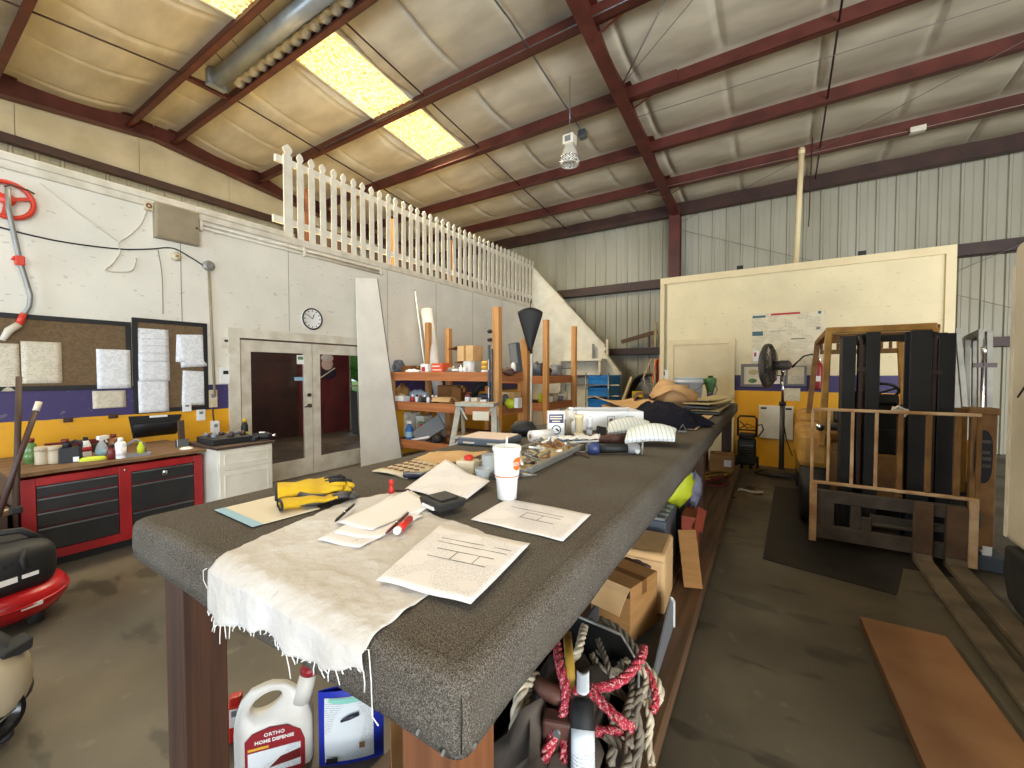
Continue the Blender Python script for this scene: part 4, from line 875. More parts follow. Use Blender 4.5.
def wpaper(label, px0, py0, px1, py1, mat='wall_print', d=.016, tilt=0, group=None, cat='paper', name='notice_sheet'):
    a, b_ = onwall(px0, py0), onwall(px1, py1); w_, h = abs(b_.y - a.y) / 2, abs(a.z - b_.z) / 2
    o = MB().sheet(6, 8, lambda u, v_: (-w_ + 2 * w_ * u, -h + 2 * h * v_, .003 + .006 * (1 - v_) ** 2 + .003 * math.sin(u * 3)), .0008).build(name, mat, loc=(XL + d, (a.y + b_.y) / 2, (a.z + b_.z) / 2), rot=(R(90), tilt, R(90)))
    return tag(o, label, cat, group)
G1 = 'sheets on the wide cork board'
wpaper('buff handwritten sheet cut by the left frame edge on the wide cork board', -8, 343, 20, 391, 'wall_print_cream', group=G1)
wpaper('large buff sheet second from the left on the wide cork board', 20, 341, 62, 383, 'wall_print_cream', group=G1)
wpaper('white printed form at the right end of the wide cork board', 95, 349, 130, 388, group=G1, d=.03)
wpaper('pale notice taped to the purple stripe under the wide cork board', 92, 391, 126, 407, 'wall_print_cream', d=.003)
G2 = 'lists on the narrow cork board'
for k, (y0, y1) in enumerate(((328, 340), (333, 347), (338, 354), (343, 362), (349, 381), (381, 411))):
    wpaper(('topmost', 'second', 'third', 'fourth', 'fifth', 'lowest')[k] + ' sheet in the overlapping column of lists on the narrow cork board', 137, y0, 168 + (k == 4) , y1, d=.016 + .0018 * k, group=G2)
wpaper('upper right sheet underneath, slightly tilted on the narrow board', 175, 335, 203, 363, d=.016, tilt=R(3), group=G2)
wpaper('upper right printed sheet on top, narrow board', 178, 334, 205, 367, d=.0185, tilt=R(-4), group=G2)
wpaper('lower right printed sheet, narrow board, tilted left', 181, 371, 206, 404, d=.016, tilt=R(3), group=G2)
# black wall file
t = thing('wall_file_tray', 'black open wall file tray on the yellow stripe', 'file tray', (XL + .002, 1.76, .93), rot=WR)
o = MB().prism([(-.235, .115), (.235, .10), (.175, -.115), (-.20, -.125)], .012, 'z', 0).build('back', 'black', t)
o = MB().sheet(4, 2, lambda u, v_: ((-.20 + .375 * u) * (1 - v_) + (-.225 + .43 * u) * v_, -.12 + .15 * v_, .012 + .11 * v_), .006).build('front', 'black', t)
MB().box(-.06, .10, .085, .108, .012, .015).build('label_strip', 'paper', t)
for k, px in enumerate((68, 113)):
    t, a, b_ = wthing('wall_hook', ('small dark tool hook under the wide board, left one', 'small dark tool hook under the wide board, right one')[k], 'hook', px - 5, (420, 416)[k] - 2, px + 5, (420, 416)[k] + 2); MB().box(-a, a, -b_, b_, 0, .012).build('plate', 'board_brown', t, bevel=.002); MB().tube([(0, 0, .012), (0, -.01, .04), (0, .015, .05)], .005, 6).build('peg', 'dark_steel', t)
# breaker panel, detector, junction box, conduits, cable
M('panel_tan', '9a8a6e', '8c7d63', scale=5, rough=.5)
t, a, b_ = wthing('breaker_panel', 'tan steel electrical panel high on the white wall', 'electrical panel', 152, 203, 196, 247); MB().box(-a, a, -b_, b_, 0, .10).build('enclosure', 'panel_tan', t, bevel=.004); MB().box(-a + .008, a - .008, -b_ + .008, b_ - .008, .10, .108).build('door', 'panel_tan', t, bevel=.003); MB().cyl((a - .03, 0, .108), (a - .03, 0, .116), .012).build('latch', 'dark_steel', t)
t, a, b_ = wthing('cable_box', 'small yellowed cable box left of the tan electrical panel', 'junction box', 143, 201, 152, 212); MB().box(-a, a, -b_, b_, 0, .04).build('box', 'cream_fabric', t, bevel=.004); MB().torus((0, 0, .042), .02, .007).build('gland', 'rust', t)
t, a, b_ = wthing('wall_bell', 'small round cream bell under the tan electrical panel', 'bell', 169, 251, 181, 262); MB().lathe([(.05, 0), (.05, .03), (.035, .05), (0, .055)], 18).build('dome', 'cream_fabric', t); MB().lathe([(.012, .055), (.008, .062), (0, .063)], 10).build('screw', 'brass', t)
t = thing('wall_pipes', 'two white pipes running along the wall right of the panel', 'pipes', (XL + .03, 2.18, 3.29)); 
for k, dz in enumerate((0, -.05)): MB().cyl((0, 0, dz), (0, 2.74, dz - .02), .017).build('pipe', 'trim_white', t)
for y in (.02, 1.3, 2.68): MB().box(-.028, .025, y, y + .03, -.09, .03).build('clamp', 'white_paint', t)
t, a, b_ = wthing('conduit_box', 'round grey junction box with a conduit dropping to the sockets', 'junction box', 202, 261, 214, 271); MB().lathe([(.062, 0), (.062, .03), (.055, .035), (0, .035)], 20).torus((0, 0, .036), .03, .006).build('box', 'aluminium', t)
zc = onwall(208, 397).z - t.location.z; MB().cyl((0, -.05, .018), (0.035, zc, .018), .014).build('conduit', 'panel_tan', t)
def cable(label, pts, r, mat, d=.012, name='wall_cable'):
    P3 = [onwall(*p, d) for p in pts]; Q3 = []
    for i in range(len(P3) - 1):
        p0, p1, p2, p3 = P3[max(i - 1, 0)], P3[i], P3[i + 1], P3[min(i + 2, len(P3) - 1)]
        for k in range(5):
            s = k / 5; Q3.append(.5 * ((2 * p1) + (p2 - p0) * s + (2 * p0 - 5 * p1 + 4 * p2 - p3) * s * s + (3 * p1 - p0 - 3 * p2 + p3) * s ** 3))
    Q3.append(P3[-1]); o = MB().tube(Q3, r, 6).build(name, mat); return tag(o, label, 'cable')
cable('black cable sagging along the wall to the round junction box', [(-12, 224), (30, 235), (70, 243), (120, 249), (150, 249), (172, 248), (190, 257), (204, 266)], .007, 'black')
cable('grey cable looping down from the yellowed box', [(147, 210), (140, 225), (128, 236), (118, 243), (120, 252), (112, 264), (105, 270), (118, 272), (132, 270), (136, 258)], .007, 'trim_white')
cable('thin grey cable slanting down across the upper wall', [(40, 183), (68, 205), (95, 225), (117, 241)], .005, 'trim_white')
cable('thin dark wire hanging below the tan electrical panel', [(158, 250), (162, 275), (163, 314)], .004, 'grey_wire')
for nm, lb, c_, q, mt in (('light_switch', 'cream double switch plate at the end of the conduit', 'switch', (208, 390, 217, 407), 'cream_fabric'), ('outlet_plate', 'white outlet plate left of the cream switch plate', 'outlet', (196, 409, 205, 420), 'white_plastic'), ('charger', 'white plug adapter hanging below the switch plate', 'plug', (210, 421, 218, 434), 'white_plastic'), ('thermostat', 'white keypad thermostat left of the door frame', 'thermostat', (219, 367, 231, 383), 'white_plastic'), ('thermostat', 'small pale sensor with black display above the keypad', 'sensor', (221, 337, 230, 348), 'trim_white'), ('small_card', 'small white card box clipped at the narrow board bottom', 'card', (181, 403, 190, 411), 'white_plastic')):
    t, a, b_ = wthing(nm, lb, c_, *q, d=.028 if nm == 'small_card' else .002); dp = .05 if nm == 'charger' else .018
    MB().box(-a, a, -b_, b_, 0, dp).build('cover', mt, t, bevel=.004); MB().box(-a * .45, a * .45, b_ * .1, b_ * .55, dp, dp + .004).build('face_detail', 'black' if nm in ('thermostat',) else 'grey_plastic', t, bevel=.001)
cable('brown cord from the switch plate down to the plug adapter', [(213, 407), (213, 414), (214, 421)], .008, 'board_brown', .02)
# clock
t = thing('wall_clock', 'round white wall clock with a black rim above the double doors', 'clock', (XL + .002, 3.615, 2.305), rot=WR)
MB().lathe([(.0, 0), (.155, 0), (.16, .02), (.15, .035), (.142, .03), (0, .028)], 40).build('case', 'white_plastic', t); MB().torus((0, 0, .032), .15, .011, seg=40).build('rim', 'black', t)
for k in range(12): a = R(30 * k); MB().obox((.118 * math.sin(a), .118 * math.cos(a), .030), (.012, .022, .002), (0, 0, -a)).build('hour_mark', 'black', t)
for a, l, w_ in ((R(22), .075, .012), (R(-52), .10, .008)): MB().obox((l * .5 * math.sin(a), l * .5 * math.cos(a), .033), (w_, l, .002), (0, 0, -a)).build('hand', 'black', t)
# measuring wheel
t = thing('measuring_wheel', 'red measuring wheel hung on the wall by its bent metal handle', 'measuring wheel', (XL + .05, .74, 3.05), rot=WR); M('wheel_red', 'cf3a22', rough=.4)
MB().torus((0, 0, 0), .155, .02, seg=36).build('rim', 'wheel_red', t); o = MB()
for k in range(3): a = R(20 + 120 * k); o.bar((0, 0, 0), (.15 * math.cos(a), .15 * math.sin(a), 0), .03, .018, up=(0, 0, 1))
o.lathe([(.05, -.02), (.05, .02), (0, .025)], 16); o.build('spokes', 'wheel_red', t)
MB().tube([(.0, .09, .035), (.0, -.1, .04), (.06, -.55, .03), (.115, -.83, .02), (.105, -.93, .02), (.05, -1.06, .02)], .018, 10).build('metal_tube', 'aluminium', t)
MB().obox((.055, -.53, .03), (.06, .085, .06)).cyl((.01, -.51, .03), (.03, -.52, .03), .02).build('collar', 'wheel_red', t, bevel=.008)
MB().tube([(.07, -1.0, .02), (.04, -1.10, .02)], [.022, .028], 10).build('grip', 'wheel_red', t); MB().tube([(.04, -1.10, .02), (-.02, -1.16, .02), (-.06, -1.25, .02)], [.028, .03, .02], 10).build('stand_foot', 'trim_white', t); MB().tube([(-.02, .1, .03), (.02, .13, .04), (.12, .12, .03), (.16, .11, .0)], .007, 6).build('kickstand', 'dark_steel', t)
# white tapered sheet leaning against the wall
M('sheet_white', 'efece2', 'e4e1d6', scale=3, rough=.4)
def sheet_pt(u, v_):
    a = Vector((XL + .05, 4.36, 3.05)).lerp(Vector((XL + .05, 4.79, 3.12)), u); b_ = Vector((-5.28, 4.05, 0.004)).lerp(Vector((-5.28, 4.86, 0.004)), u); return b_.lerp(a, v_)
t = thing('leaning_sheet', 'tall white tapered sheet leaning on the wall right of the doors', 'panel', (XL + .3, 4.5, 0)); MB().sheet(2, 6, lambda u, v_: sheet_pt(u, v_) - Vector((XL + .3, 4.5, 0)), .012, False).build('sheet', 'sheet_white', t)
o = MB(); pa, pb = sheet_pt(1, 0), sheet_pt(1, 1); off = Vector((XL + .3, 4.5, 0)); o.bar(pa - off + Vector((-.012, .01, .008)), pb - off + Vector((-.012, .01, 0)), .012, .03); o.build('dark_edge_trim', 'grey_wire', t)
# picket fence on the loft edge
fx = XL - .02
f = thing('picket_fence', 'white picket fence along the loft edge above the left wall', 'fence', (fx, 3.30, 3.42)); L_ = 7.0; NP = 40
def picket(h, w_): 
    pts = [(-w_ / 2, 0), (w_ / 2, 0), (w_ / 2, h - .16), (w_ * .28, h - .15), (w_ * .30, h - .13), (w_ * .55, h - .085), (w_ * .45, h - .045), (0, h), (-w_ * .45, h - .045), (-w_ * .55, h - .085), (-w_ * .30, h - .13), (-w_ * .28, h - .15), (-w_ / 2, h - .16)]
    return MB().prism(pts, .02, 'x', 0)
p0 = picket(1.25, .092).build('picket', 'white_paint', f, loc=(0, .18, 0))
for k in range(2, NP):
    c_ = p0.copy(); COL.objects.link(c_); c_.location = (0, .18 * k * L_ / (.18 * (NP - 1)), .0); c_.rotation_euler = (random.uniform(-.008, .008), 0, 0)
picket(1.30, .125).build('post_picket', 'white_paint', f, loc=(.0, 0, .0))
for z, y0 in ((.18, -.2), (1.02, -.16)): MB().box(-.045, 0, y0, L_ + .05, z, z + .09).build('rail', 'white_paint', f)
for k, (y, h, w_, mt) in enumerate(((3.9, 1.05, .12, 'rust'), (5.6, 1.1, .10, 'pine'), (7.4, 1.15, .10, 'card'))): tag(MB().box(XL - .6, XL - .55, y, y + w_, 3.425, 3.42 + h).build('loft_board', mt), ('reddish', 'orange pine', 'tan')[k] + ' board standing upright on the loft behind the pickets', 'board', 'boards on the loft')
for k, (y, s) in enumerate(((4.6, .55), (6.3, .7), (8.2, .6))):
    t = thing('wooden_crate', ('left', 'middle', 'right')[k] + ' dark crate stored on the loft behind the pickets', 'crate', (XL - 1.1, y, 3.421)); MB().box(-.3, .3, -.4, .4, 0, s).build('crate_body', 'board_brown', t, bevel=.01); MB().box(-.32, .32, -.42, .42, s, s + .04).build('lid', 'dark_steel', t, bevel=.005)
# ------------------------------------------------------------ left floor: poles, crate, compressor, beige machine
t = thing('plywood_crate', 'brown wooden crate at the left end of the red bench', 'crate', (-4.98, .20, 0)); MB().box(-.42, .38, -.34, .34, 0, .50).build('crate_body', 'board_brown', t, bevel=.006); MB().box(-.44, .40, -.36, .36, .50, .53).build('lid', 'bench_wood', t, bevel=.004)
tag(MB().box(-5.62, -4.70, .575, .60, .001, .742).build('plywood_board', 'board_brown'), 'dark brown board standing on edge against the left end of the red bench', 'board')
tag(MB().sheet(4, 4, lambda u, v_: (-.14 + .28 * u, -.1 + .2 * v_, .004 + .02 * u * v_), .004).build('cardboard_sheet', 'paper_cream', loc=(-4.62, .40, .532), rot=(0, 0, .4)), 'bent grey-white sheet lying on the brown crate', 'sheet')
for k, (a, b_, lb, mt) in enumerate((((17, 470), (19, 377), 'upright dark pole standing left of the red bench', 'board_brown'), ((12, 478), (39, 402), 'dark pole with a pale end leaning right over the bench', 'dark_steel'))):
    t = thing('broom_handle', lb, 'pole', (0, 0, 0)); p = hit(*a, X=-4.52 + .02 * k); q = hit(*b_, X=-4.75 + .1 * k); d = (q - p); g_ = p - d * (p.z - (.535 if k else .535)) / d.z
    t.location = g_; MB().tube([(0, 0, .004), q - g_], .017, 8).build('shaft', mt, t)
    if k: MB().tube([q - g_ - d.normalized() * .07, q - g_], .019, 8).build('pale_tip', 'trim_white', t)
    else: MB().obox((0, 0, .03), (.05, .06, .05)).build('end_ferrule', 'black', t, bevel=.01)
cp = thing('air_compressor', 'red and black pancake air compressor on the floor by the bench', 'air compressor', (-3.93, .40, 0), R(15)); M('comp_red', 'b8141c', '9c1016', scale=4, rough=.3)
MB().lathe([(0, .06), (.22, .06), (.275, .085), (.30, .13), (.30, .19), (.275, .225), (0, .235)], 36).build('pancake_tank', 'comp_red', cp)
MB().torus((0, 0, .16), .302, .008, seg=36).build('tank_seam', 'comp_red', cp)
sh = MB().blob((0, 0, .345), (.235, .22, .15), pw=.5, seg=24, ring=14).build('motor_shroud', 'black', cp)
for k in range(7): MB().obox((.222, -.10 + .028 * k, .40), (.02, .010, .03)).build('vent_slot', 'drawer_black', sh)
o = MB().tube([(-.12, -.16, .45), (-.10, -.17, .53), (.0, -.05, .56), (.05, .1, .545), (.08, .17, .47)], .019, 10).build('carry_handle', 'black', cp)
MB().tube([(.2, .05, .47), (.24, .02, .42), (.245, .03, .36)], .012, 8).build('air_hose', 'rubber', cp)
MB().obox((.238, -.05, .315), (.006, .10, .032)).build('maker_plate', 'paper', cp); MB().obox((.236, .055, .318), (.006, .07, .022)).build('rating_plate', 'paper', cp)
MB().obox((.303, .03, .155), (.004, .09, .022)).build('tank_badge', 'paper', cp)
for a in (30, 150, 270): MB().cyl((.2 * math.cos(R(a)), .2 * math.sin(R(a)), 0), (.2 * math.cos(R(a)), .2 * math.sin(R(a)), .08), .035).build('rubber_foot', 'rubber', cp)
vc = thing('wet_vacuum', 'rounded beige and black machine on casters at the lower left corner', 'vacuum', (-2.78, .12, 0), R(10)); vc.scale = (1, 1, .9); M('beige_plastic', 'a89a80', '9c8e75', scale=4, rough=.45)
MB().blob((0, 0, .26), (.27, .25, .20), pw=.8, seg=28, ring=16).build('body_shell', 'beige_plastic', vc); MB().lathe([(.23, .155), (.262, .16), (.262, .18), (.23, .19)], 30, cap=False).build('black_seam', 'rubber', vc)
MB().lathe([(.09, 0), (.10, .02), (.09, .035), (.07, .03), (.06, -.01), (0, -.01)], 24, (.215, .085, .17), (0, R(80), R(20))).build('hose_port', 'black_gloss', vc)
MB().torus((.18, .07, .18), .115, .018, (0, R(75), R(20))).build('port_ring', 'rubber', vc)
MB().tube([(-.1, -.1, .42), (-.02, .02, .52), (.08, .12, .50), (.16, .17, .42)], .035, 8, flat=.4).obox((.15, .17, .41), (.06, .10, .07), (.2, .4, .3)).build('carry_strap', 'rubber', vc, bevel=.008)
for a in (40, 160, 280): MB().torus((.2 * math.cos(R(a)), .2 * math.sin(R(a)), .04), .026, .014, (R(90), 0, R(a))).build('caster', 'black', vc)
# items just inside the storeroom glass
t = thing('window_sticker', 'small green and white notice on the left glass leaf', 'notice', (XL - .034, 3.46, 1.70), rot=WR); MB().box(-.055, .055, -.065, .065, 0, .002).build('notice_card', 'paper', t); MB().box(-.04, .04, .0, .045, .002, .003).build('green_mark', 'pump_green', t)
tag(MB().box(-.085, .085, -.025, .025, 0, .002).build('window_sticker', 'pale_blue', loc=(XL - .034, 3.45, 1.42), rot=WR), 'narrow pale blue notice below the green one on the glass', 'notice')
t = thing('figure_poster', 'pale printed figure with a white cap stuck on the red storeroom wall', 'poster', (-9.455, 6.27, 1.60), rot=WR); MB().blob((0, .12, .004), (.16, .16, .012)).build('printed_face', 'pink_paper', t); MB().blob((0, .27, .006), (.18, .10, .012)).build('printed_cap', 'paper', t); MB().bar((-.2, -.22, .006), (.2, .02, .006), .012, .07).build('printed_bar', 'paper', t); MB().blob((.04, -.12, .002), (.22, .14, .006)).build('printed_shirt', 'navy', t)
t = thing('leaning_slab', 'grey slab leaning inside the storeroom right of the red wall', 'slab', (-8.6, 6.7, 0)); MB().bar((.1, -.25, .01), (-.55, .2, 1.0), .04, .35, up=(0, 1, 0)).build('slab', 'slate', t); MB().bar((.13, -.25, .01), (-.53, .2, 1.0), .02, .02, up=(0, 1, 0)).build('edge_strip', 'white_paint', t)
# ------------------------------------------------------------ forklift, seen from the front
M('fork_yellow', 'b98a3a', '96692a', scale=5, rough=.5); M('fork_rust', '6e4a25', '8a6230', scale=7, detail=8, rough=.7); M('fork_cream', 'dcb98e', 'ad8052', scale=6, detail=8, rough=.65)
M('mast_black', '1c1a18', '100f0e', scale=5, rough=.45); M('carriage_grey', '5b5046', '3f372f', scale=6, detail=8, rough=.7); M('fork_brown', '6a4f36', '503a27', scale=6, detail=7, rough=.8)
M('fork_dust', '665743', '483d2f', scale=5, detail=8, rough=.85)
fk = thing('forklift', 'old yellow and black forklift facing the camera, forks lowered to the floor', 'forklift', (.86, 5.0, 0)); FO = -fk.location
def fb(mb, name, mat, bev=0, par=None): return mb.build(name, mat, par or fk, bevel=bev, loc=FO if par is None else None)
o = MB().box(.28, 1.30, 4.44, 4.47, 1.185, 1.21); fb(o, 'backrest_top_rail', 'fork_cream', .006); fb(MB().box(.275, 1.30, 4.44, 4.47, .55, .575), 'backrest_bottom_rail', 'fork_cream', .006)
for x, w_, mt in ((.285, .022, 'fork_cream'), (.397, .020, 'fork_cream'), (.556, .022, 'fork_cream'), (.709, .022, 'fork_cream'), (.856, .03, 'fork_rust'), (1.018, .035, 'fork_rust'), (1.178, .035, 'fork_rust'), (1.29, .025, 'fork_rust')):
    fb(MB().box(x - w_ / 2, x + w_ / 2, 4.44, 4.465, .575, 1.185), 'backrest_bar', mt, .004)
for x in (.298, 1.268): fb(MB().box(x - .026, x + .026, 4.42, 4.438, .05, .56).cyl((x, 4.42, .44), (x, 4.412, .44), .012), 'backrest_bracket', 'fork_cream', .003)
o = MB().box(.325, 1.24, 4.48, 4.53, .385, .49).box(.325, 1.24, 4.48, 4.53, .065, .185).box(.325, .45, 4.485, 4.525, .185, .385).box(.56, .63, 4.485, 4.525, .185, .385).box(.63, .70, 4.49, 4.525, .185, .30)
fb(o, 'carriage', 'carriage_grey', .006)
fb(MB().box(.70, 1.2, 4.55, 4.6, .25, .31).cyl((.68, 4.52, .245), (1.0, 4.52, .245), .018), 'side_shift_cylinder', 'carriage_grey', .004)
for x0, x1 in ((.945, 1.05), (1.125, 1.235)):
    fb(MB().prism([(4.42, .50), (4.475, .50), (4.475, .02), (2.05, .02), (2.02, .03), (2.05, .045), (4.38, .065), (4.42, .10)], x1 - x0, 'x', x0), 'fork', 'fork_dust', .004)
    fb(MB().box(x0, x1, 4.412, 4.42, .11, .50), 'fork_shank', 'fork_brown', .002)
def channel(x0, x1, y0, y1, z0, z1, name, open_r=True):
    t = .022; o = MB().box(x0, x1, y0, y0 + t, z0, z1).box(x0, x1, y1 - t, y1, z0, z1)
    o.box((x0 if open_r else x1 - t), (x0 + t if open_r else x1), y0 + t, y1 - t, z0, z1); fb(o, name, 'mast_black', .003)
channel(.50, .595, 4.66, 4.86, .09, 1.83, 'outer_mast_rail'); channel(1.11, 1.21, 4.66, 4.86, .09, 1.83, 'outer_mast_rail', False)
channel(.655, .745, 4.60, 4.80, .09, 1.86, 'inner_mast_rail'); channel(.93, 1.06, 4.60, 4.80, .09, 1.86, 'inner_mast_rail', False)
for x in (.625, 1.085):
    fb(MB().cyl((x, 4.72, .15), (x, 4.72, 1.35), .028).cyl((x, 4.72, 1.35), (x, 4.72, 1.78), .018), 'lift_cylinder', 'mast_black')
    fb(MB().cyl((x - .02, 4.70, 1.80), (x + .02, 4.70, 1.80), .05), 'chain_pulley', 'mast_black'); fb(MB().box(x - .012, x + .012, 4.645, 4.655, .5, 1.8), 'lift_chain', 'dark_steel')
for z, h in ((1.79, .06), (.20, .12), (.95, .06)): fb(MB().box(.50, 1.21, 4.862, 4.89, z, z + h), 'mast_crossmember', 'mast_black', .004)
fb(MB().box(.60, .66, 4.63, 4.66, 1.52, 1.56).box(1.06, 1.13, 4.63, 4.66, 1.50, 1.53), 'mast_stop', 'dark_steel', .003)
hs = MB(); 
for k in range(38): hs.lathe([(.018, 0), (.026, .004), (.026, .011), (.018, .015)], 10, (.886, 4.62, .38 + .0205 * k))
fb(hs.cyl((.886, 4.62, .36), (.886, 4.62, 1.18), .017), 'hose_guard_spring', 'fork_rust')
fb(MB().obox((.875, 4.60, 1.20), (.10, .05, .05), (0, .2, 0)).tube([(.83, 4.6, 1.2), (.86, 4.56, 1.24), (.9, 4.58, 1.21), (.9, 4.58, 1.15)], .012, 6), 'rag_knot', 'paper_cream', .008)
# overhead guard
fb(MB().box(.405, 1.175, 4.97, 5.03, 1.885, 1.945), 'guard_front_beam', 'fork_yellow', .01)
for x0, x1, y, mt in ((.43, .395, 5.0, 'fork_yellow'), (1.16, 1.215, 5.0, 'fork_yellow'), (.435, .35, 6.3, 'fork_rust'), (1.185, 1.27, 6.3, 'fork_yellow')):
    fb(MB().bar((x0, y, 1.90), (x1, y + (0.05 if y < 6 else .1), .80), .055, .07, up=(0, 1, 0)), 'guard_post', mt, .008)
for x in (.43, 1.18): fb(MB().bar((x, 5.03, 1.905), (x + .01, 6.3, 1.885), .05, .06), 'guard_side_beam', 'fork_rust', .006)
for k in range(5): fb(MB().box(.46, 1.15, 5.25 + .2 * k, 5.28 + .2 * k, 1.875, 1.90), 'guard_slat', 'fork_rust')
o = MB(); o.box(.46, 1.20, 6.29, 6.32, 1.865, 1.91).box(.46, 1.20, 6.29, 6.32, 1.735, 1.79); n = 9
for k in range(n + 1): x = .46 + (.74 - .03) * k / n; o.box(x, x + .03, 6.29, 6.32, 1.79, 1.865)
fb(o, 'rear_guard_plate', 'fork_rust', .01)
# body
fb(MB().box(.62, 1.0, 5.12, 5.35, .75, 1.22).obox((.80, 5.2, 1.24), (.34, .2, .1), (R(-20), 0, 0)), 'dashboard', 'mast_black', .02)
st = MB().torus((.87, 5.42, 1.325), .15, .013, (R(-33), 0, 0)); 
for a in (90, 210, 330): st.cyl((.87, 5.42, 1.31), (.87 + .145 * math.cos(R(a)), 5.42 + .12 * math.sin(R(a)), 1.325 - .08 * math.sin(R(a))), .010, seg=8)
fb(st.cyl((.87, 5.42, 1.31), (.85, 5.28, 1.18), .022), 'steering_wheel', 'black')
fb(MB().cyl((1.0, 5.25, 1.2), (1.19, 5.2, 1.29), .008).blob((1.2, 5.2, 1.295), (.022, .022, .022), seg=10, ring=8), 'control_lever', 'black')
for x0, x1 in ((.21, .48), (1.22, 1.50)):
    fb(MB().box(x0, x1, 5.06, 6.2, .56, .92), 'fender', 'fork_yellow', .06); 
    fb(MB().lathe([(.12, -.11), (.27, -.11), (.30, -.09), (.30, .09), (.27, .11), (.12, .11)], 28, ((x0 + x1) / 2, 5.22, .30), (0, R(90), 0)).lathe([(0, -.08), (.12, -.08), (.12, .08), (0, .08)], 18, ((x0 + x1) / 2, 5.22, .30), (0, R(90), 0)), 'front_wheel', 'rubber')
fb(MB().box(.45, 1.25, 5.1, 6.3, .25, .75).box(.42, 1.28, 5.75, 6.3, .75, .86), 'chassis', 'fork_rust', .02)
fb(MB().box(.5, 1.2, 5.85, 6.25, .86, .93).obox((.85, 6.25, 1.0), (.5, .1, .16), (R(-8), 0, 0)), 'seat', 'mast_black', .03)
fb(MB().box(.25, 1.48, 6.3, 7.1, .2, 1.02), 'counterweight', 'fork_yellow', .09)
for x in (.35, 1.38): fb(MB().cyl((x - .09, 6.7, .23), (x + .09, 6.7, .23), .23, seg=24), 'rear_wheel', 'rubber')
lp = fb(MB().lathe([(.02, 0), (.034, .015), (.036, .03), (0, .034)], 16, (.375, 4.97, .99), (R(90), 0, 0)), 'head_lamp', 'chrome')
pn = fb(MB().box(1.375, 1.53, 4.93, 4.97, .04, 1.21).box(1.36, 1.54, 4.92, 5.06, 1.17, 1.225), 'front_side_panel', 'fork_rust', .006)
fb(MB().box(1.19, 1.375, 4.98, 5.04, .50, 1.16), 'front_cowl_panel', 'fork_yellow', .01)
fb(MB().box(1.17, 1.42, 4.94, 5.04, 1.175, 1.215), 'cowl_top_rail', 'fork_rust', .008)
dk = fb(MB().prism([(1.40 + .055 + .053 * math.cos(2 * PI * k / 28), .825 + .22 * math.copysign(abs(math.sin(2 * PI * k / 28)) ** .6, math.sin(2 * PI * k / 28))) for k in range(28)], .004, 'y', 4.926), 'maker_decal', 'black')
for z, w_ in ((.95, .04), (.86, .035), (.81, .042), (.75, .042)): fb(MB().box(1.455 - w_, 1.455 + w_, 4.922, 4.926, z - .013, z + .013), 'decal_lettering', 'carriage_grey')
# ------------------------------------------------------------ mats, board, rag, trailer
m_ = M('mat_black', '1d1a17', '292520', scale=5, rough=.6)
tag(MB().prism([(-.06, 3.90), (.72, 3.74), (.86, 4.30), (1.25, 4.30), (1.25, 6.5), (.02, 6.5)], .004, 'z', .001).build('rubber_mat', 'mat_black'), 'black rubber mat lying on the floor under the forklift', 'mat')
M('mdf', '8e6846', '80593a', scale=4, rough=.6)
t = thing('fibre_board', 'brown fibreboard sheet lying on the floor at the lower right', 'board', (.455, 3.20, .002), R(2.2)); MB().box(0, .375, -1.55, 0, 0, .045).build('board', 'mdf', t, bevel=.002); MB().box(.12, .16, -1.52, -1.50, .045, .0455).build('pencil_mark', 'dark_steel', t)
tag(MB().sheet(14, 10, lambda u, v_: (-.14 + .28 * u, -.06 + .12 * v_ + .02 * math.sin(u * 8), .006 + .02 * abs(MN.noise(Vector((u * 5, v_ * 5, 4))))), .002).build('floor_rag', 'canvas', loc=(-.24, 6.02, .001)), 'crumpled white rag on the floor beyond the table corner', 'rag')
M('trailer_white', 'cdc2aa', 'b9ae97', scale=2, rough=.45)
t = thing('cargo_trailer', 'white enclosed trailer with black lower skirt at the right frame edge', 'trailer', (1.9, 2.7, 0)); 
MB().box(-.60, .75, -1.5, 1.36, .40, 2.36).build('box_body', 'trailer_white', t, bevel=.06, seg=4)
MB().prism([(-1.45, .40), (1.28, .40), (1.30, .22), (1.22, .06), (1.1, .03), (-1.45, .03)], 1.36, 'x', -.62).build('lower_skirt', 'rubber', t, bevel=.02)
MB().bar((-.603, 1.22, 1.36), (-.603, .9, 1.62), .006, .008, up=(1, 0, 0)).build('panel_seam', 'black', t); MB().box(-.607, -.60, 1.30, 1.335, .44, 2.2).build('edge_trim', 'trim_white', t)
for y in (-1.0, -.2): MB().cyl((-.5, y, .3), (-.3, y, .3), .3, seg=24).build('wheel', 'black', t)
t = thing('crate_block', 'dark grey concrete block on the floor between forklift and trailer', 'block', (1.40, 4.66, 0)); MB().box(-.10, .10, -.12, .10, 0, .13).build('block', 'slate', t, bevel=.02); MB().box(-.05, -.0, -.125, -.12, .15, .20).box(-.05, 0, -.12, -.06, .13, .15).build('white_tag', 'paper', t)

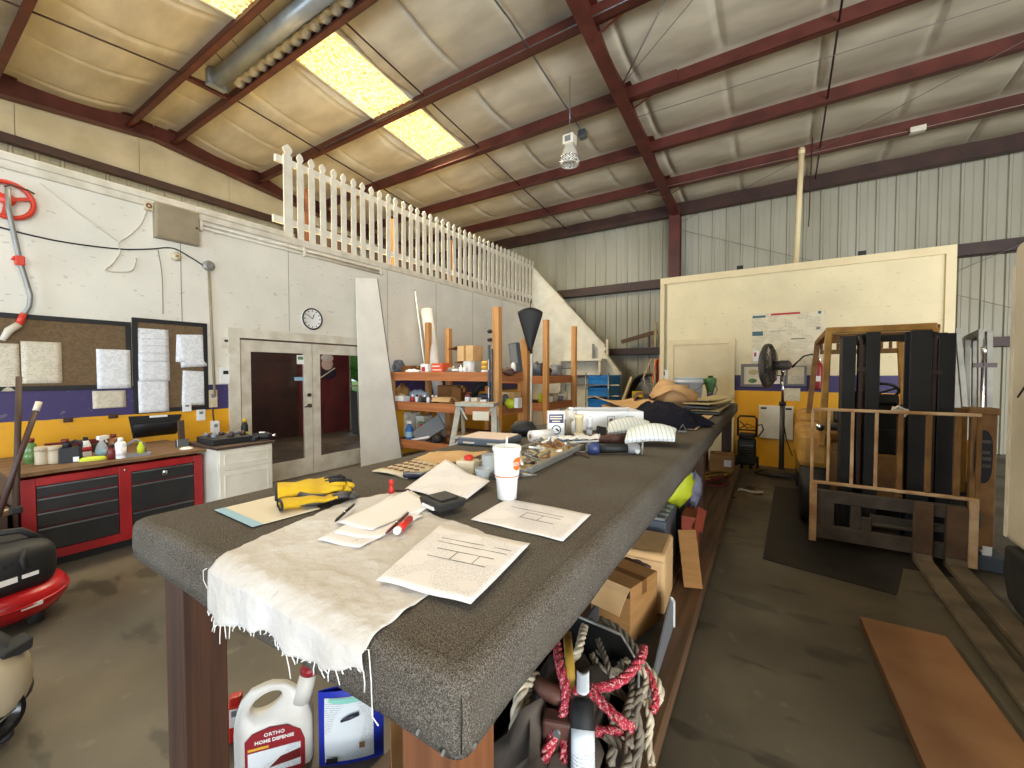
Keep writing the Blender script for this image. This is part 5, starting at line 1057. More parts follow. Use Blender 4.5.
# ------------------------------------------------------------ things along the office front
WB = (R(90), 0, 0); OYF = OY - .001
def bthing(name, label, cat, px0, py0, px1, py1, d=.001, group=None):
    a, b_ = hit(px0, py0, Y=OY - d), hit(px1, py1, Y=OY - d); c_ = (a + b_) / 2
    return thing(name, label, cat, (c_.x, OY - d, c_.z), rot=WB, group=group), abs(b_.x - a.x) / 2, abs(a.z - b_.z) / 2
print_mat('poster_print', 'd9cdb0', '5a5346', 45, 1, 0, .9, block=6)
t, a, b_ = bthing('notice_poster', 'large wall poster of small-print employment notices on the office wall', 'poster', 752, 314, 825, 370)
cw = 2 * a / 4
for k in range(4): MB().box(-a + cw * k + .004, -a + cw * (k + 1) - .004, -b_, b_ - (.0, .05, .05, .02)[k], 0, .002 + .001 * (k % 2)).build('poster_column', 'poster_print', t)
M('teal_print', '3f5f68', rough=.6)
for x0, x1, z0, z1, mt in ((-a + .01, -a + .19, b_ - .07, b_ - .035, 'teal_print'), (-a + .01, -a + .16, b_ - .36, b_ - .29, 'teal_print'), (-a + cw + .02, -a + 3 * cw - .08, b_ - .045, b_ - .015, 'label_red'), (a - .10, a - .06, b_ - .06, b_ - .02, 'teal_print'), (a - cw * 2 + .05, a - cw - .02, b_ - .44, b_ - .42, 'grey_wire'), (a - .12, a - .07, b_ - .30, b_ - .26, 'grey_wire'), (-a + cw + .02, -a + 2 * cw - .02, b_ - .30, b_ - .292, 'grey_wire')):
    MB().box(x0, x1, z0, z1, .003, .0045).build('poster_heading', mt, t)
t, a, b_ = bthing('framed_picture', 'grey framed picture hanging on the purple stripe left of the fan', 'picture', 741, 364, 766, 387); MB().box(-a, a, -b_, b_, 0, .02).build('backing', 'paper_cream', t)
o = MB(); fw = .045
for q in ((-a, a, b_ - fw, b_), (-a, a, -b_, -b_ + fw), (-a, -a + fw, -b_ + fw, b_ - fw), (a - fw, a, -b_ + fw, b_ - fw)): o.box(*q, .0, .03)
o.build('frame', 'grey_wire', t, bevel=.006)
for x, y, s in ((.0, .05, .07), (-.01, -.09, .06)): MB().blob((x, y, .02), (s, s * .6, .003), n=.4, fs=4).build('picture_motif', 'khaki' if y > 0 else 'pump_green', t)
G3 = 'sheets on the office stripe'
for q, lb in (((788, 367, 804, 384), 'grey-framed paper on the purple stripe right of the fan pole'), ((783, 388, 800, 401), 'paper sheet below the grey-framed paper, over the yellow paint')):
    t, a, b_ = bthing('notice_sheet', lb, 'paper', *q, group=G3); MB().box(-a, a, -b_, b_, 0, .004).build('sheet', 'poster_print', t)
    if q[0] == 788: MB().box(-a - .03, a + .03, -b_ - .03, b_ + .02, -.0, .003).build('grey_backing', 'grey_plastic', t)
for q, lb, mt in (((753, 351, 759, 361), 'small card with red print above the framed picture', 'label_red'), ((773, 376, 780, 384), 'small white and red card behind the fan pole', 'label_red'), ((661, 370, 668, 380), 'white plate with black symbol left of the office door', 'black')):
    t, a, b_ = bthing('wall_card', lb, 'card', *q); MB().box(-a, a, -b_, b_, 0, .004).build('card', 'paper', t); MB().box(-a * .6, a * .1, -b_ * .1, b_ * .7, .004, .006).build('printed_mark', mt, t)
t, a, b_ = bthing('plastic_screen', 'white plastic panel with two dark slots fixed over the yellow wall', 'panel', 759, 405, 793, 440); MB().box(-a, a, -b_, b_, 0, .03).build('panel', 'white_paint', t, bevel=.008)
for s in (-1, 1): MB().box(s * a * .72 - .04, s * a * .72 + .04, b_ - .06, b_ - .03, .03, .034).build('dark_slot', 'black', t)
t = thing('fire_extinguisher', 'red fire extinguisher hung on the office wall behind the forklift post', 'fire extinguisher', (.545, OY - .09, 1.26)); M('ext_red', '8d1a1c', rough=.35)
MB().lathe([(.0, 0), (.06, 0), (.065, .02), (.065, .34), (.05, .39), (.025, .41), (.025, .43)], 22).build('cylinder', 'ext_red', t); MB().obox((0, 0, .45), (.05, .05, .05)).bar((0, 0, .47), (-.02, -.12, .50), .02, .012).build('valve_handle', 'chrome', t, bevel=.004)
MB().tube([(0, -.02, .46), (-.08, -.04, .53), (-.18, -.05, .50), (-.27, -.05, .40), (-.33, -.05, .33)], [.012, .012, .012, .012, .02], 8).build('hose', 'black', t); MB().box(-.03, .03, -.067, -.06, .12, .2).build('label_patch', 'paper', t); MB().box(-.02, .02, .0, .089, .1, .3).build('wall_bracket', 'dark_steel', t)
# pedestal fan
fn = thing('pedestal_fan', 'grey pedestal shop fan seen edge-on beside the poster', 'fan', (.10, 7.32, 0), R(-14)); M('fan_grey', '4c463e', '3b362f', scale=6, rough=.5)
MB().lathe([(.0, 0), (.23, 0), (.23, .02), (.06, .045), (.035, .08), (0, .08)], 28).build('base', 'fan_grey', fn); MB().cyl((0, 0, .07), (0, 0, 1.05), .034).build('lower_pole', 'fan_grey', fn); MB().cyl((0, 0, 1.05), (0, 0, 1.50), .02).build('upper_pole', 'chrome', fn); MB().cyl((0, 0, 1.02), (0, 0, 1.08), .045).build('height_clamp', 'black', fn)
hd = MB(); ax = (0, R(90), 0)
for r_ in (.08, .14, .2, .26, .31):
    for x in (-.255, -.13): hd.torus((x + (.04 if r_ > .3 else 0) * (1 if x < -.2 else -1), 0, 1.61), r_, .005, ax, seg=28, s2=5)
for k in range(44):
    a = 2 * PI * k / 44; c_, s_ = math.cos(a), math.sin(a)
    hd.tube([(-.26, .05 * c_, 1.61 + .05 * s_), (-.255, .26 * c_, 1.61 + .26 * s_), (-.20, .33 * c_, 1.61 + .33 * s_), (-.14, .26 * c_, 1.61 + .26 * s_), (-.125, .05 * c_, 1.61 + .05 * s_)], .004, 4)
hd.lathe([(.335, -.03), (.34, 0), (.335, .03), (.325, .03), (.325, -.03)], 32, (-.195, 0, 1.61), ax, cap=False); hd.build('cage', 'fan_grey', fn)
for k in range(3):
    a0 = 2 * PI * k / 3; MB().sheet(6, 6, lambda u, v_: (-.19 + .05 * (v_ - .5), (.05 + .23 * u) * math.cos(a0 + 1.2 * (v_ - .5) * (.6 + .6 * u)), 1.61 + (.05 + .23 * u) * math.sin(a0 + 1.2 * (v_ - .5) * (.6 + .6 * u))), .004).build('blade', 'galvanised', fn)
MB().tube([(-.12, 0, 1.61), (-.02, 0, 1.62), (.07, 0, 1.62), (.10, 0, 1.62)], [.06, .075, .07, .04], 18).build('motor', 'fan_grey', fn); MB().tube([(.0, 0, 1.5), (-.01, 0, 1.56)], .025, 8).build('tilt_joint', 'chrome', fn)
pts = [Vector((.10 + .33 * math.cos(t_ * .5) * (1 + .08 * math.sin(t_)), 7.22 + .22 * math.sin(t_ * .5), .016 + .004 * (t_ // 12.6))) for t_ in range(26)]
tag(MB().tube(pts, .012, 6).build('floor_hose', 'rubber'), 'black hose looped on the floor around the fan base', 'hose')
tag(MB().tube([(.10, 7.36, .9), (.16, 7.5, .5), (.24, 7.55, .25), (.30, 7.5, .45), (.36, 7.55, .6)], .009, 6).build('fan_cord', 'black'), 'black power cord drooping from the fan pole to the bench', 'cord')
# portable machine with tube handle
dm = thing('portable_unit', 'black wheeled unit with tubular handle by the yellow wall', 'machine', (-.36, 7.52, 0)); M('unit_grey', '3d4347', '2c3134', scale=8, rough=.35)
MB().box(-.125, .125, -.13, .13, .06, .46).box(-.11, .11, -.12, .12, .46, .55).build('housing', 'black', dm, bevel=.02); MB().box(-.10, .10, -.136, -.13, .10, .43).build('front_grille', 'unit_grey', dm, bevel=.004)
for k in range(7): MB().box(-.09, .09, -.140, -.136, .13 + .04 * k, .14 + .04 * k).build('grille_slat', 'galvanised' if k == 6 else 'black', dm)
MB().tube([(-.125, 0, .5), (-.13, 0, .78), (-.10, 0, .82), (.10, 0, .82), (.13, 0, .78), (.125, 0, .5)], .016, 8).tube([(-.12, 0, .60), (.12, 0, .60)], .012, 8).build('tube_handle', 'black', dm); MB().tube([(-.1, -.02, .62), (.0, -.03, .70), (.1, -.02, .66), (.0, -.03, .63), (-.1, -.02, .74)], .009, 6).build('wrapped_cord', 'black', dm)
MB().tube([(.12, 0, .68), (.2, -.02, .70), (.22, 0, .62), (.15, 0, .5)], .012, 6).build('side_cable', 'black', dm)
for s in (-1, 1): MB().cyl((s * .13, .06, .09), (s * .165, .06, .09), .09, seg=20).build('wheel', 'rubber', dm); MB().box(s * .06 - .02, s * .06 + .02, -.1, -.06, 0, .06).build('foot', 'black', dm)
# grey bench behind the forklift
gb = thing('grey_bench', 'grey steel bench against the office wall behind the forklift', 'bench', (.62, 7.5, 0)); MB().box(-.32, .4, -.28, .30, .84, .90).build('bench_top', 'grey_plastic', gb, bevel=.006); MB().box(-.28, .36, -.22, .28, .30, .84).build('cabinet', 'fork_rust', gb, bevel=.006)
for x in (-.27, .33):
    for y in (-.23, .25): MB().box(x, x + .04, y, y + .04, 0, .84).build('leg', 'dark_steel', gb)
# little black boxes and the vent pipe on top of the office
for k, (px, py) in enumerate(((740, 268), (862, 252))):
    p = hit(px, py, Y=OY + .03); tag(MB().box(-.045, .045, -.03, .03, 0, .07).cyl((0, -.03, .035), (0, -.04, .035), .02).build('camera_box', 'black', loc=(p.x, OY + .03, OH + .021)), ('left', 'right')[k] + ' small black box standing on the office top edge', 'box', 'black boxes on the office edge')
vp = thing('vent_pipe', 'white vertical vent pipe rising from the office roof to the ceiling', 'pipe', (.26, 8.25, OH)); MB().tube([(0, 0, 0), (.05, 0, 1.95)], .04, 14).build('pipe', 'cream_paint', vp); MB().cyl((.048, 0, 1.85), (.05, 0, 1.93), .046, seg=14).build('collar', 'cream_paint', vp)
tag(MB().tube([(.50, 9.2, zr(9.2) - .3), (.47, 9.0, 4.9), (.46, 8.95, 4.2), (.45, 8.9, 4.05)], .009, 6).build('pull_rope', 'dark_steel'), 'dark cord hanging from the roof right of the vent pipe', 'cord')
M('frame_grey', 'a5a399', '8e8c84', scale=5, rough=.5)
# white window frames leaning right of the office
for k in range(5):
    x = 2.22 + .085 * k; t = thing('window_frame', ('first', 'second', 'third', 'fourth', 'fifth')[k] + ' grey-white aluminium frame from the left, leaning behind the forklift', 'frame', (x, 8.45, 0), rot=(R(-7), R(-3 + 4 * (k > 2)), 0), group='leaning aluminium frames')
    h = 2.25 - .03 * k; o = MB().box(-.03, .03, 0, .06, 0, h).box(-.03, .03, .5, .56, 0, h); o.build('stiles', 'frame_grey', t, bevel=.004); MB().box(-.028, .028, .06, .5, 0, .06).build('bottom_rail', 'aluminium', t); MB().box(-.028, .028, .06, .5, h - .06, h).build('top_rail', 'aluminium', t)
t = thing('pipe_stand', 'chrome upright post with a cap behind the forklift body', 'post', (2.32, 7.95, 0)); MB().lathe([(.12, 0), (.12, .02), (.025, .03), (.022, 1.75), (.03, 1.76), (.03, 1.85), (.012, 1.87), (.012, 1.95), (0, 1.96)], 16).build('post', 'chrome', t); MB().box(-.10, .12, -.02, .02, 1.58, 1.64).build('dark_crossbar', 'dark_steel', t)
t = thing('storage_tote', 'black storage tote right of the leaning frames', 'tote', (3.05, 8.3, 0)); MB().box(-.22, .25, -.25, .25, 0, .9).build('lower_box', 'dark_steel', t, bevel=.02); MB().box(-.2, .23, -.22, .22, .9, 1.2).build('upper_bin', 'slate', t, bevel=.02)
# ceiling lamp, ridge duct, foil strip, red bracket
lm = thing('high_bay_lamp', 'glass high-bay lamp hanging under the roof left of the rafter', 'lamp', (-2.84, 6.2, 4.85)); M('lamp_glass', 'd8d4c6', rough=.15, alpha=.6)
MB().lathe([(.145, 0), (.15, .03), (.145, .1), (.11, .22), (.075, .30)], 24, cap=False).build('glass_bell', 'lamp_glass', lm)
o = MB()
for k in range(16): a = 2 * PI * k / 16; o.cyl((.148 * math.cos(a), .148 * math.sin(a), .03), (.142 * math.cos(a), .142 * math.sin(a), .11), .008, seg=6)
o.torus((0, 0, .025), .148, .008).torus((0, 0, .11), .143, .007).build('prism_ring', 'chrome', lm)
MB().box(-.09, .09, -.08, .08, .31, .46).obox((0, 0, .30), (.12, .12, .02)).build('ballast_housing', 'white_paint', lm, bevel=.012); MB().box(-.05, .05, -.083, -.08, .34, .43).build('dark_vent', 'grey_plastic', lm); MB().torus((0, 0, .49), .035, .008, (R(90), 0, 0)).cyl((0, 0, .52), (0, 0, zr(6.2) - 4.87), .006, seg=6).build('hook', 'galvanised', lm)
M('duct_grey', 'a3a6a4', '8b8f8e', scale=3, rough=.35, metal=.4)
dt = thing('ridge_duct', 'grey metal ridge vent duct between the two ridge purlins', 'duct', (-6.4, 3.34, zr(3.33) - .21)); MB().tube([(-1.55, 0, 0), (1.9, 0, 0)], .125, 22).build('duct', 'duct_grey', dt); MB().box(-1.66, -1.55, -.15, .13, -.14, .12).build('end_cap', 'duct_grey', dt)
for x in (-1.0, -.5, .3, 1.2): MB().cyl((x, -.16, -.02), (x + .02, -.26, .02), .006, seg=6).build('strap', 'dark_steel', dt)
tag(MB().sheet(90, 6, lambda u, v_: (-7.9 + 3.5 * u, 3.52 + .16 * v_, zr(3.55) - .16 - .03 * math.sin(v_ * PI) - .025 * math.sin(u * 90) * (.4 + v_)), .003).build('foil_strip', 'foil'), 'wrinkled pale foil strip hanging beside the ridge duct', 'insulation')
p = hit(1021, 12, Z=zr(4.8) - .12); t = thing('red_bracket', 'red bracket under the roof at the top right corner', 'bracket', (p.x, p.y, p.z - .1)); MB().box(-.1, .12, -.05, .05, 0, .12).build('bracket_body', 'wheel_red', t, bevel=.01); MB().cyl((0, 0, .12), (0, 0, zr(p.y) - p.z + .08), .012).build('hanger', 'dark_steel', t)
# ------------------------------------------------------------ stairs down from the loft, along the back
sw = MB().prism([(XL, 0), (-3.33, 0), (-3.33, 1.50), (-3.72, 2.02), (-3.66, 2.16), (XL, 4.45)], .10, 'y', 10.29).build('wall_stair', 'white_paint'); struct(sw)
o = MB().bar((XL, 10.28, 4.48), (-3.68, 10.28, 2.18), .14, .04, up=(1, 0, 1)).bar((-3.72, 10.28, 2.04), (-3.26, 10.28, 1.46), .14, .04, up=(1, 0, 1)).box(-3.66, -3.60, 10.24, 10.30, 1.95, 2.35); struct(o.build('trim_61', 'trim_white'))
st = thing('staircase', 'white wooden staircase rising to the loft behind the shelves', 'stairs', (-3.3, 10.8, 0)); n = 17
for k in range(n): MB().box(-.149 * (k + 1), -.149 * k + .03, -.40, .20, .2 * (k + 1) - .04, .2 * (k + 1)).build('tread', 'plank_y', st)
MB().bar((.05, .22, .05), (-2.5, .22, 3.45), .05, .25, up=(1, 0, 1)).build('stringer', 'white_paint', st)
ds = thing('wall_desk', 'white built-in counter under the stairs behind the blue bins', 'counter', (-4.25, 10.1, 0)); MB().box(-.62, .60, -.18, .18, 1.80, 1.86).build('counter_top', 'white_paint', ds, bevel=.004); MB().box(-.60, -.54, -.16, .16, 0, 1.80).box(.5, .56, -.16, .16, 0, 1.80).box(-.54, .5, .1, .16, 1.2, 1.8).build('side_panels', 'white_paint', ds); MB().box(-.54, .5, -.14, .1, 1.40, 1.44).build('inner_shelf', 'dark_steel', ds)
t = thing('white_sign_board', 'blank white board standing on the counter under the stairs', 'board', (-4.35, 10.18, 1.862)); MB().box(-.45, .35, -.02, .02, 0, .35).build('board', 'white_paint', t, bevel=.003); MB().box(.35, .40, -.03, .02, 0, .38).build('edge_post', 'grey_plastic', t)
# ------------------------------------------------------------ pine shelving units
def post(root, x, y, h, wx=.09, wy=.09): MB().box(x - wx / 2, x + wx / 2, y - wy / 2, y + wy / 2, 0, h).build('post', 'pine', root, bevel=.003)
sa = thing('lumber_shelving', 'pine lumber shelving unit facing the table, left of the shovel', 'shelving', (-3.35, 4.95, 0)); SX0, SX1, SD = -2.30, 0.0, .72
post(sa, -.03, -.03, 2.45, .11, .09); post(sa, -.02, SD + .03, 2.05, .12, .09); post(sa, -2.12, SD + .03, 2.44); post(sa, -1.62, SD + .03, 2.30); post(sa, SX0 + .05, -.02, 1.40)
SZ = (1.45, .95, .31)
for z in SZ:
    MB().box(SX0, SX1 - .10, -.035, .005, z - .07, z + .07).build('front_rail', 'pine_x', sa, bevel=.003); MB().box(SX0, SX1 - .10, SD - .06, SD - .02, z - .07, z + .05).build('back_rail', 'pine_x', sa)
    MB().box(SX1 - .07, SX1 - .03, .02, SD - .02, z - .07, z + .07).build('end_rail', 'pine_y', sa, bevel=.003); MB().box(SX0, SX1 - .08, .01, SD - .06, z + .02, z + .04).build('shelf_board', 'card_dark', sa)
sb = thing('lumber_shelving', 'pine lumber shelving unit behind the shovel, before the blue bins', 'shelving', (-3.36, 6.45, 0))
for x, y, h in ((0, 0, 2.43), (0, 1.2, 2.43), (-1.25, 0, 1.5), (-1.25, 1.2, 1.5)): post(sb, x - .03, y, h)
for z in (1.38, .90, .25):
    MB().box(-.085, -.05, -.03, 1.23, z - .07, z + .07).build('front_rail', 'pine_y', sb, bevel=.003); MB().box(-1.24, -.08, -.045, -.01, z - .07, z + .07).build('end_rail', 'pine_x', sb, bevel=.003); MB().box(-1.24, -.09, -.01, 1.2, z + .02, z + .04).build('shelf_board', 'card_dark', sb)
def sA(px, py, z, y=None, dy=.22):   # a spot on shelf A (level z) seen at px
    yy = 4.95 + dy; p = hit(px, py, Y=yy); return (p.x, yy, z)
ZA = [z + .041 for z in SZ]
PS = 1.14
def prop(name, label, cat, loc, parts, rz=0, group=None, rot=None):
    t = thing(name, label, cat, loc, rz, group, rot); t.scale = (PS, PS, PS)
    for nm, mb, mt, bv in parts: mb.build(nm, mt, t, bevel=bv)
    return t
def X(px, dy): return hit(px, 380, Y=4.95 + dy).x
def carton(name, label, x, y, z, w_, d, h, mt='card', rz=0, tape='card_light', open_=False):
    t = thing(name, label, 'box', (x, y, z), rz)
    if open_:
        e = .006; MB().box(-w_, w_, -d, -d + e, 0, h).box(-w_, w_, d - e, d, 0, h).box(-w_, -w_ + e, -d + e, d - e, 0, h).box(w_ - e, w_, -d + e, d - e, 0, h).box(-w_ + e, w_ - e, -d + e, d - e, 0, e).build('carton_body', mt, t)
        MB().sheet(2, 2, lambda u, v_: (-w_ + 2 * w_ * u, -d - .16 * v_ * min(1, d * 4), h - .07 * v_ * v_), .004, False).build('flap', tape, t); MB().sheet(2, 2, lambda u, v_: (w_ + .13 * v_, -d + 2 * d * u, h - .12 * v_), .004, False).build('flap', tape, t)
    else:
        MB().box(-w_, w_, -d, d, 0, h).build('carton_body', mt, t, bevel=.003); MB().box(-w_ * 1.002, w_ * 1.002, -.025, .025, h * .75, h + .001).build('tape_strip', tape, t)
    return t
# top shelf
z = ZA[0]
prop('welding_mask', 'grey tool casing at the left end of the top shelf', 'casing', (X(399, .25), 5.2, z), [('casing_body', MB().blob((0, 0, .10), (.10, .10, .12), n=.15), 'slate', 0), ('face_ring', MB().torus((.02, -.095, .1), .05, .012, (R(90), 0, 0)), 'grey_plastic', 0), ('stand', MB().box(-.08, .08, -.06, .06, -.0, .02), 'dark_steel', .003)])
carton('long_carton', 'long olive-brown carton second from left on the top shelf', X(411, .35), 5.30, z, .17, .14, .14, 'card_dark')
prop('rag_bundle', 'crumpled white rag at the front of the top shelf', 'rag', (X(412, .1), 5.05, z), [('rag', MB().blob((0, 0, .03), (.14, .06, .035), n=.6, fs=4), 'paper', 0)])
prop('cable_box', 'white printed box beside the orange box on the top shelf', 'box', (X(428, .15), 5.10, z), [('box_body', MB().box(-.07, .07, -.08, .08, 0, .14), 'white_gloss', .003), ('red_print', MB().box(-.05, .02, -.082, -.08, .03, .10), 'label_red', 0)])
M('orange_box', 'd0532a', rough=.5)
prop('orange_box', 'bright orange box with white stripes on the top shelf', 'box', (X(441, .15), 5.10, z), [('box_body', MB().box(-.10, .10, -.08, .08, 0, .15), 'orange_box', .003), ('white_stripe', MB().box(-.09, .05, -.082, -.08, .10, .115), 'paper', 0), ('white_stripe', MB().box(-.09, .08, -.082, -.08, .05, .06), 'paper', 0)])
prop('parts_heap', 'heap of grey and white fittings right of the orange box', 'fittings', (X(456, .2), 5.15, z), [('fittings', MB().blob((0, 0, .04), (.13, .1, .06), n=.8, fs=6), 'aluminium', 0), ('white_fitting', MB().torus((.06, -.08, .05), .04, .018), 'white_plastic', 0)])
prop('table_lamp', 'white cylinder with a cardboard box resting on it on the top shelf', 'canister', (X(469, .25), 5.2, z), [('canister', MB().lathe([(.075, 0), (.08, .02), (.085, .18), (.08, .2)], 20), 'white_plastic', 0), ('foot', MB().lathe([(.11, 0), (.1, .03), (.08, .04)], 16), 'paper', 0)])
t = thing('flap_carton', 'tan cardboard box with open flaps balanced on the white cylinder', 'box', (X(470, .25), 5.2, z + .201)); MB().box(-.15, .16, -.13, .13, 0, .24).build('carton_body', 'card_light', t, bevel=.003); MB().box(-.02, .02, -.132, -.13, 0, .24).build('tape_strip', 'card', t); MB().bar((-.15, -.0, .24), (-.36, -.02, .19), .22, .006).build('flap', 'card_dark', t); MB().bar((-.14, 0, .002), (-.24, -.02, -.03), .22, .006).build('flap', 'card', t)
prop('bottle_group', 'cluster of small white bottles below the balanced box', 'bottles', (X(464, .12), 5.05, z), [('bottle', MB().lathe([(.03, 0), (.03, .08), (.012, .10), (.012, .12)], 12, (dx, 0, 0)), 'white_plastic', 0) for dx in (-.04, .03)])
M('yellow_white', 'd8a83a', rough=.5)
prop('stacked_rolls', 'stack of three yellow and white rolls left of the tall front post', 'rolls', (X(487, .15), 5.10, z), [('roll', MB().lathe([(.06, 0), (.075, .01), (.075, .045), (.06, .055)], 16, (0, 0, .058 * k)), 'yellow_white' if k else 'paper', 0) for k in range(3)])
prop('wire_trap', 'grey wire-mesh heater leaning on the end of the top shelf', 'heater', (X(515, .45), 5.42, z), [('casing', MB().obox((0, 0, .22), (.13, .1, .40), (0, R(-8), 0)), 'slate', .01), ('mesh_face', MB().obox((.0, -.055, .27), (.10, .01, .26), (0, R(-8), 0)), 'grey_plastic', 0), ('white_bottle', MB().lathe([(.035, 0), (.035, .12), (.015, .15)], 14, (.04, -.12, 0)), 'white_plastic', 0)])
prop('rag_heap', 'brown heap of rags at the right end of the top shelf', 'rags', (X(507, .2), 5.15, z), [('rags', MB().blob((0, 0, .03), (.12, .08, .05), n=.7, fs=5), 'leather', 0), ('jar', MB().lathe([(.03, 0), (.03, .09), (.02, .1)], 12, (-.08, -.05, 0)), 'slate', 0)])
# middle shelf
z = ZA[1]
prop('paper_bag', 'crumpled brown paper bag at the left of the middle shelf', 'bag', (X(402, .3), 5.25, z), [('bag', MB().blob((0, 0, .13), (.13, .1, .12), n=.5, fs=4), 'card', 0), ('twist', MB().blob((.02, 0, .25), (.05, .04, .04), n=.5), 'card_dark', 0)])
prop('parts_bin', 'white bin of small parts at the front of the middle shelf', 'bin', (X(402, .1), 5.05, z), [('bin', MB().box(-.1, .1, -.07, .07, 0, .10), 'white_plastic', .005), ('contents', MB().blob((0, 0, .1), (.09, .06, .03), n=.6, fs=6), 'khaki', 0)])
prop('plastic_bundle', 'clear plastic wrapped bundle on the middle shelf', 'bundle', (X(418, .3), 5.25, z), [('bundle', MB().blob((0, 0, .10), (.2, .1, .09), n=.4, fs=4), 'clear_plastic', 0), ('inner_roll', MB().tube([(-.15, 0, .08), (.15, 0, .10)], .05, 10), 'pale_blue', 0)])
for k in range(7):
    prop('spray_can', ('first', 'second', 'third', 'fourth', 'fifth', 'sixth', 'seventh')[k] + ' small can from the left in the front row of the middle shelf', 'can', (X(413 + 3.9 * k, .08), 5.02 + .01 * (k % 2), z), [('can_body', MB().lathe([(.026, 0), (.027, .09), (.015, .10)], 12), ('label_red', 'white_plastic', 'slate', 'black', 'white_plastic', 'dark_red', 'black')[k], 0), ('can_cap', MB().lathe([(.016, .1), (.016, .13), (0, .131)], 10), ('white_plastic', 'black', 'label_red', 'paper', 'grey_plastic', 'white_plastic', 'paper')[k], 0)], group='small cans in the middle shelf front row')
carton('open_carton', 'open-flapped brown box on the middle shelf above the ladder', X(446, .2), 5.17, z, .17, .12, .12, 'card', .15, 'card_light', True)
carton('tall_carton', 'dark brown tall carton behind the open-flapped box', X(453, .5), 5.42, z, .22, .12, .30, 'card_dark'); carton('upright_carton', 'narrow upright brown carton right of the open-flapped box', X(459, .3), 5.26, z, .09, .1, .27, 'card_dark', .1)
prop('paint_tins', 'red and white tin on the middle shelf', 'tin', (X(468, .2), 5.15, z), [('tin', MB().lathe([(.045, 0), (.045, .16), (.04, .17)], 16), 'dark_red', 0), ('label_band', MB().lathe([(.046, .04), (.046, .12)], 16, cap=False), 'paper', 0)])
prop('dark_duct', 'black curved hose bundle at the back of the middle shelf', 'hose', (X(486, .5), 5.40, z), [('hose', MB().tube([(-.2, 0, .1), (-.1, 0, .26), (.05, 0, .32), (.22, 0, .25)], .05, 10), 'rubber', 0), ('sleeve', MB().tube([(-.24, -.03, .02), (0, -.03, .12), (.2, -.03, .1)], .05, 10), 'slate', 0)])
for k in range(3):
    prop('small_carton', ('left', 'middle', 'right')[k] + ' small printed box over the ladder on the middle shelf', 'box', (X(477 + 9 * k, .12), 5.05, z), [('box_body', MB().box(-.05, .05, -.05, .05, 0, .12 - .02 * k), ('paper_cream', 'white_gloss', 'dark_red')[k], .003), ('printed_mark', MB().box(-.03, .03, -.052, -.05, .03, .07), ('slate', 'lime', 'paper')[k], 0)], group='small printed boxes over the ladder')
carton('amber_carton', 'amber cardboard box at the right end of the middle shelf', X(511, .5), 5.42, z, .14, .1, .22, 'card_light')
prop('yellow_bag', 'bright yellow bag at the right end of the middle shelf', 'bag', (X(511, .25), 5.2, z), [('bag', MB().blob((0, 0, .05), (.09, .07, .06), n=.5), 'lime', 0), ('bottle', MB().lathe([(.04, 0), (.04, .15), (.02, .17)], 14, (-.1, .02, 0)), 'slate', 0), ('white_box', MB().box(.08, .14, -.05, .05, 0, .13), 'paper', .003)])
# bottom shelf and back of it
z = ZA[2]
for k, (px, h) in enumerate(((402, .36), (414, .38), (426, .34))): prop('folder_box', ('left', 'middle', 'right')[k] + ' white document box at the back of the lower shelf', 'box', (X(px, .55), 5.44, z), [('box_body', MB().box(-.08, .085, -.10, .10, 0, h), 'white_paint', .003), ('label_patch', MB().box(-.05, .05, -.102, -.10, h * .5, h * .75), 'poster_print', 0)], group='document boxes on the lower shelf')
prop('cleaner_bottle', 'blue cleaner bottle on the lower shelf', 'bottle', (X(409, .1), 5.05, z), [('bottle', MB().lathe([(.055, 0), (.06, .02), (.06, .16), (.03, .22), (.02, .24)], 18), 'blue_box', 0), ('label_band', MB().lathe([(.061, .05), (.061, .13)], 18, cap=False), 'pale_blue', 0), ('trigger', MB().obox((0, 0, .27), (.09, .03, .05)), 'white_plastic', .004)])
prop('red_squeegee', 'red-handled scraper leaning beside the blue cleaner', 'scraper', (X(416, .12), 5.06, z), [('handle', MB().bar((0, 0, .01), (.1, .02, .26), .03, .02), 'label_red', 0), ('head', MB().obox((.1, .02, .27), (.1, .03, .03)), 'pump_green', .003)])
prop('folding_chair', 'grey flat panel leaning across the lower shelf', 'panel', (X(428, .1), 5.04, z), [('panel', MB().bar((-.25, -.0, .03), (.22, .06, .32), .03, .22, up=(0, 0, 1)), 'grey_plastic', .004), ('white_edge', MB().bar((-.30, -.03, .012), (.06, -.03, .09), .01, .03), 'paper', 0)])
prop('cap_hat', 'black cap lying on the lower shelf before the grey panel', 'cap', (X(437, .02), 4.975, z + .005), [('crown', MB().blob((0, 0, .07), (.09, .075, .07)), 'black', 0), ('brim', MB().blob((-.09, -.0, .03), (.07, .06, .012)), 'black', 0)])
prop('brown_boards', 'stack of brown boards on the lower shelf behind the ladder', 'boards', (X(478, .3), 5.25, z), [('board', MB().box(-.4, .45, -.2, .2, .05 * k, .05 * k + .045), 'card_dark' if k % 2 else 'dark_steel', .003) for k in range(4)])
PS = 1.0
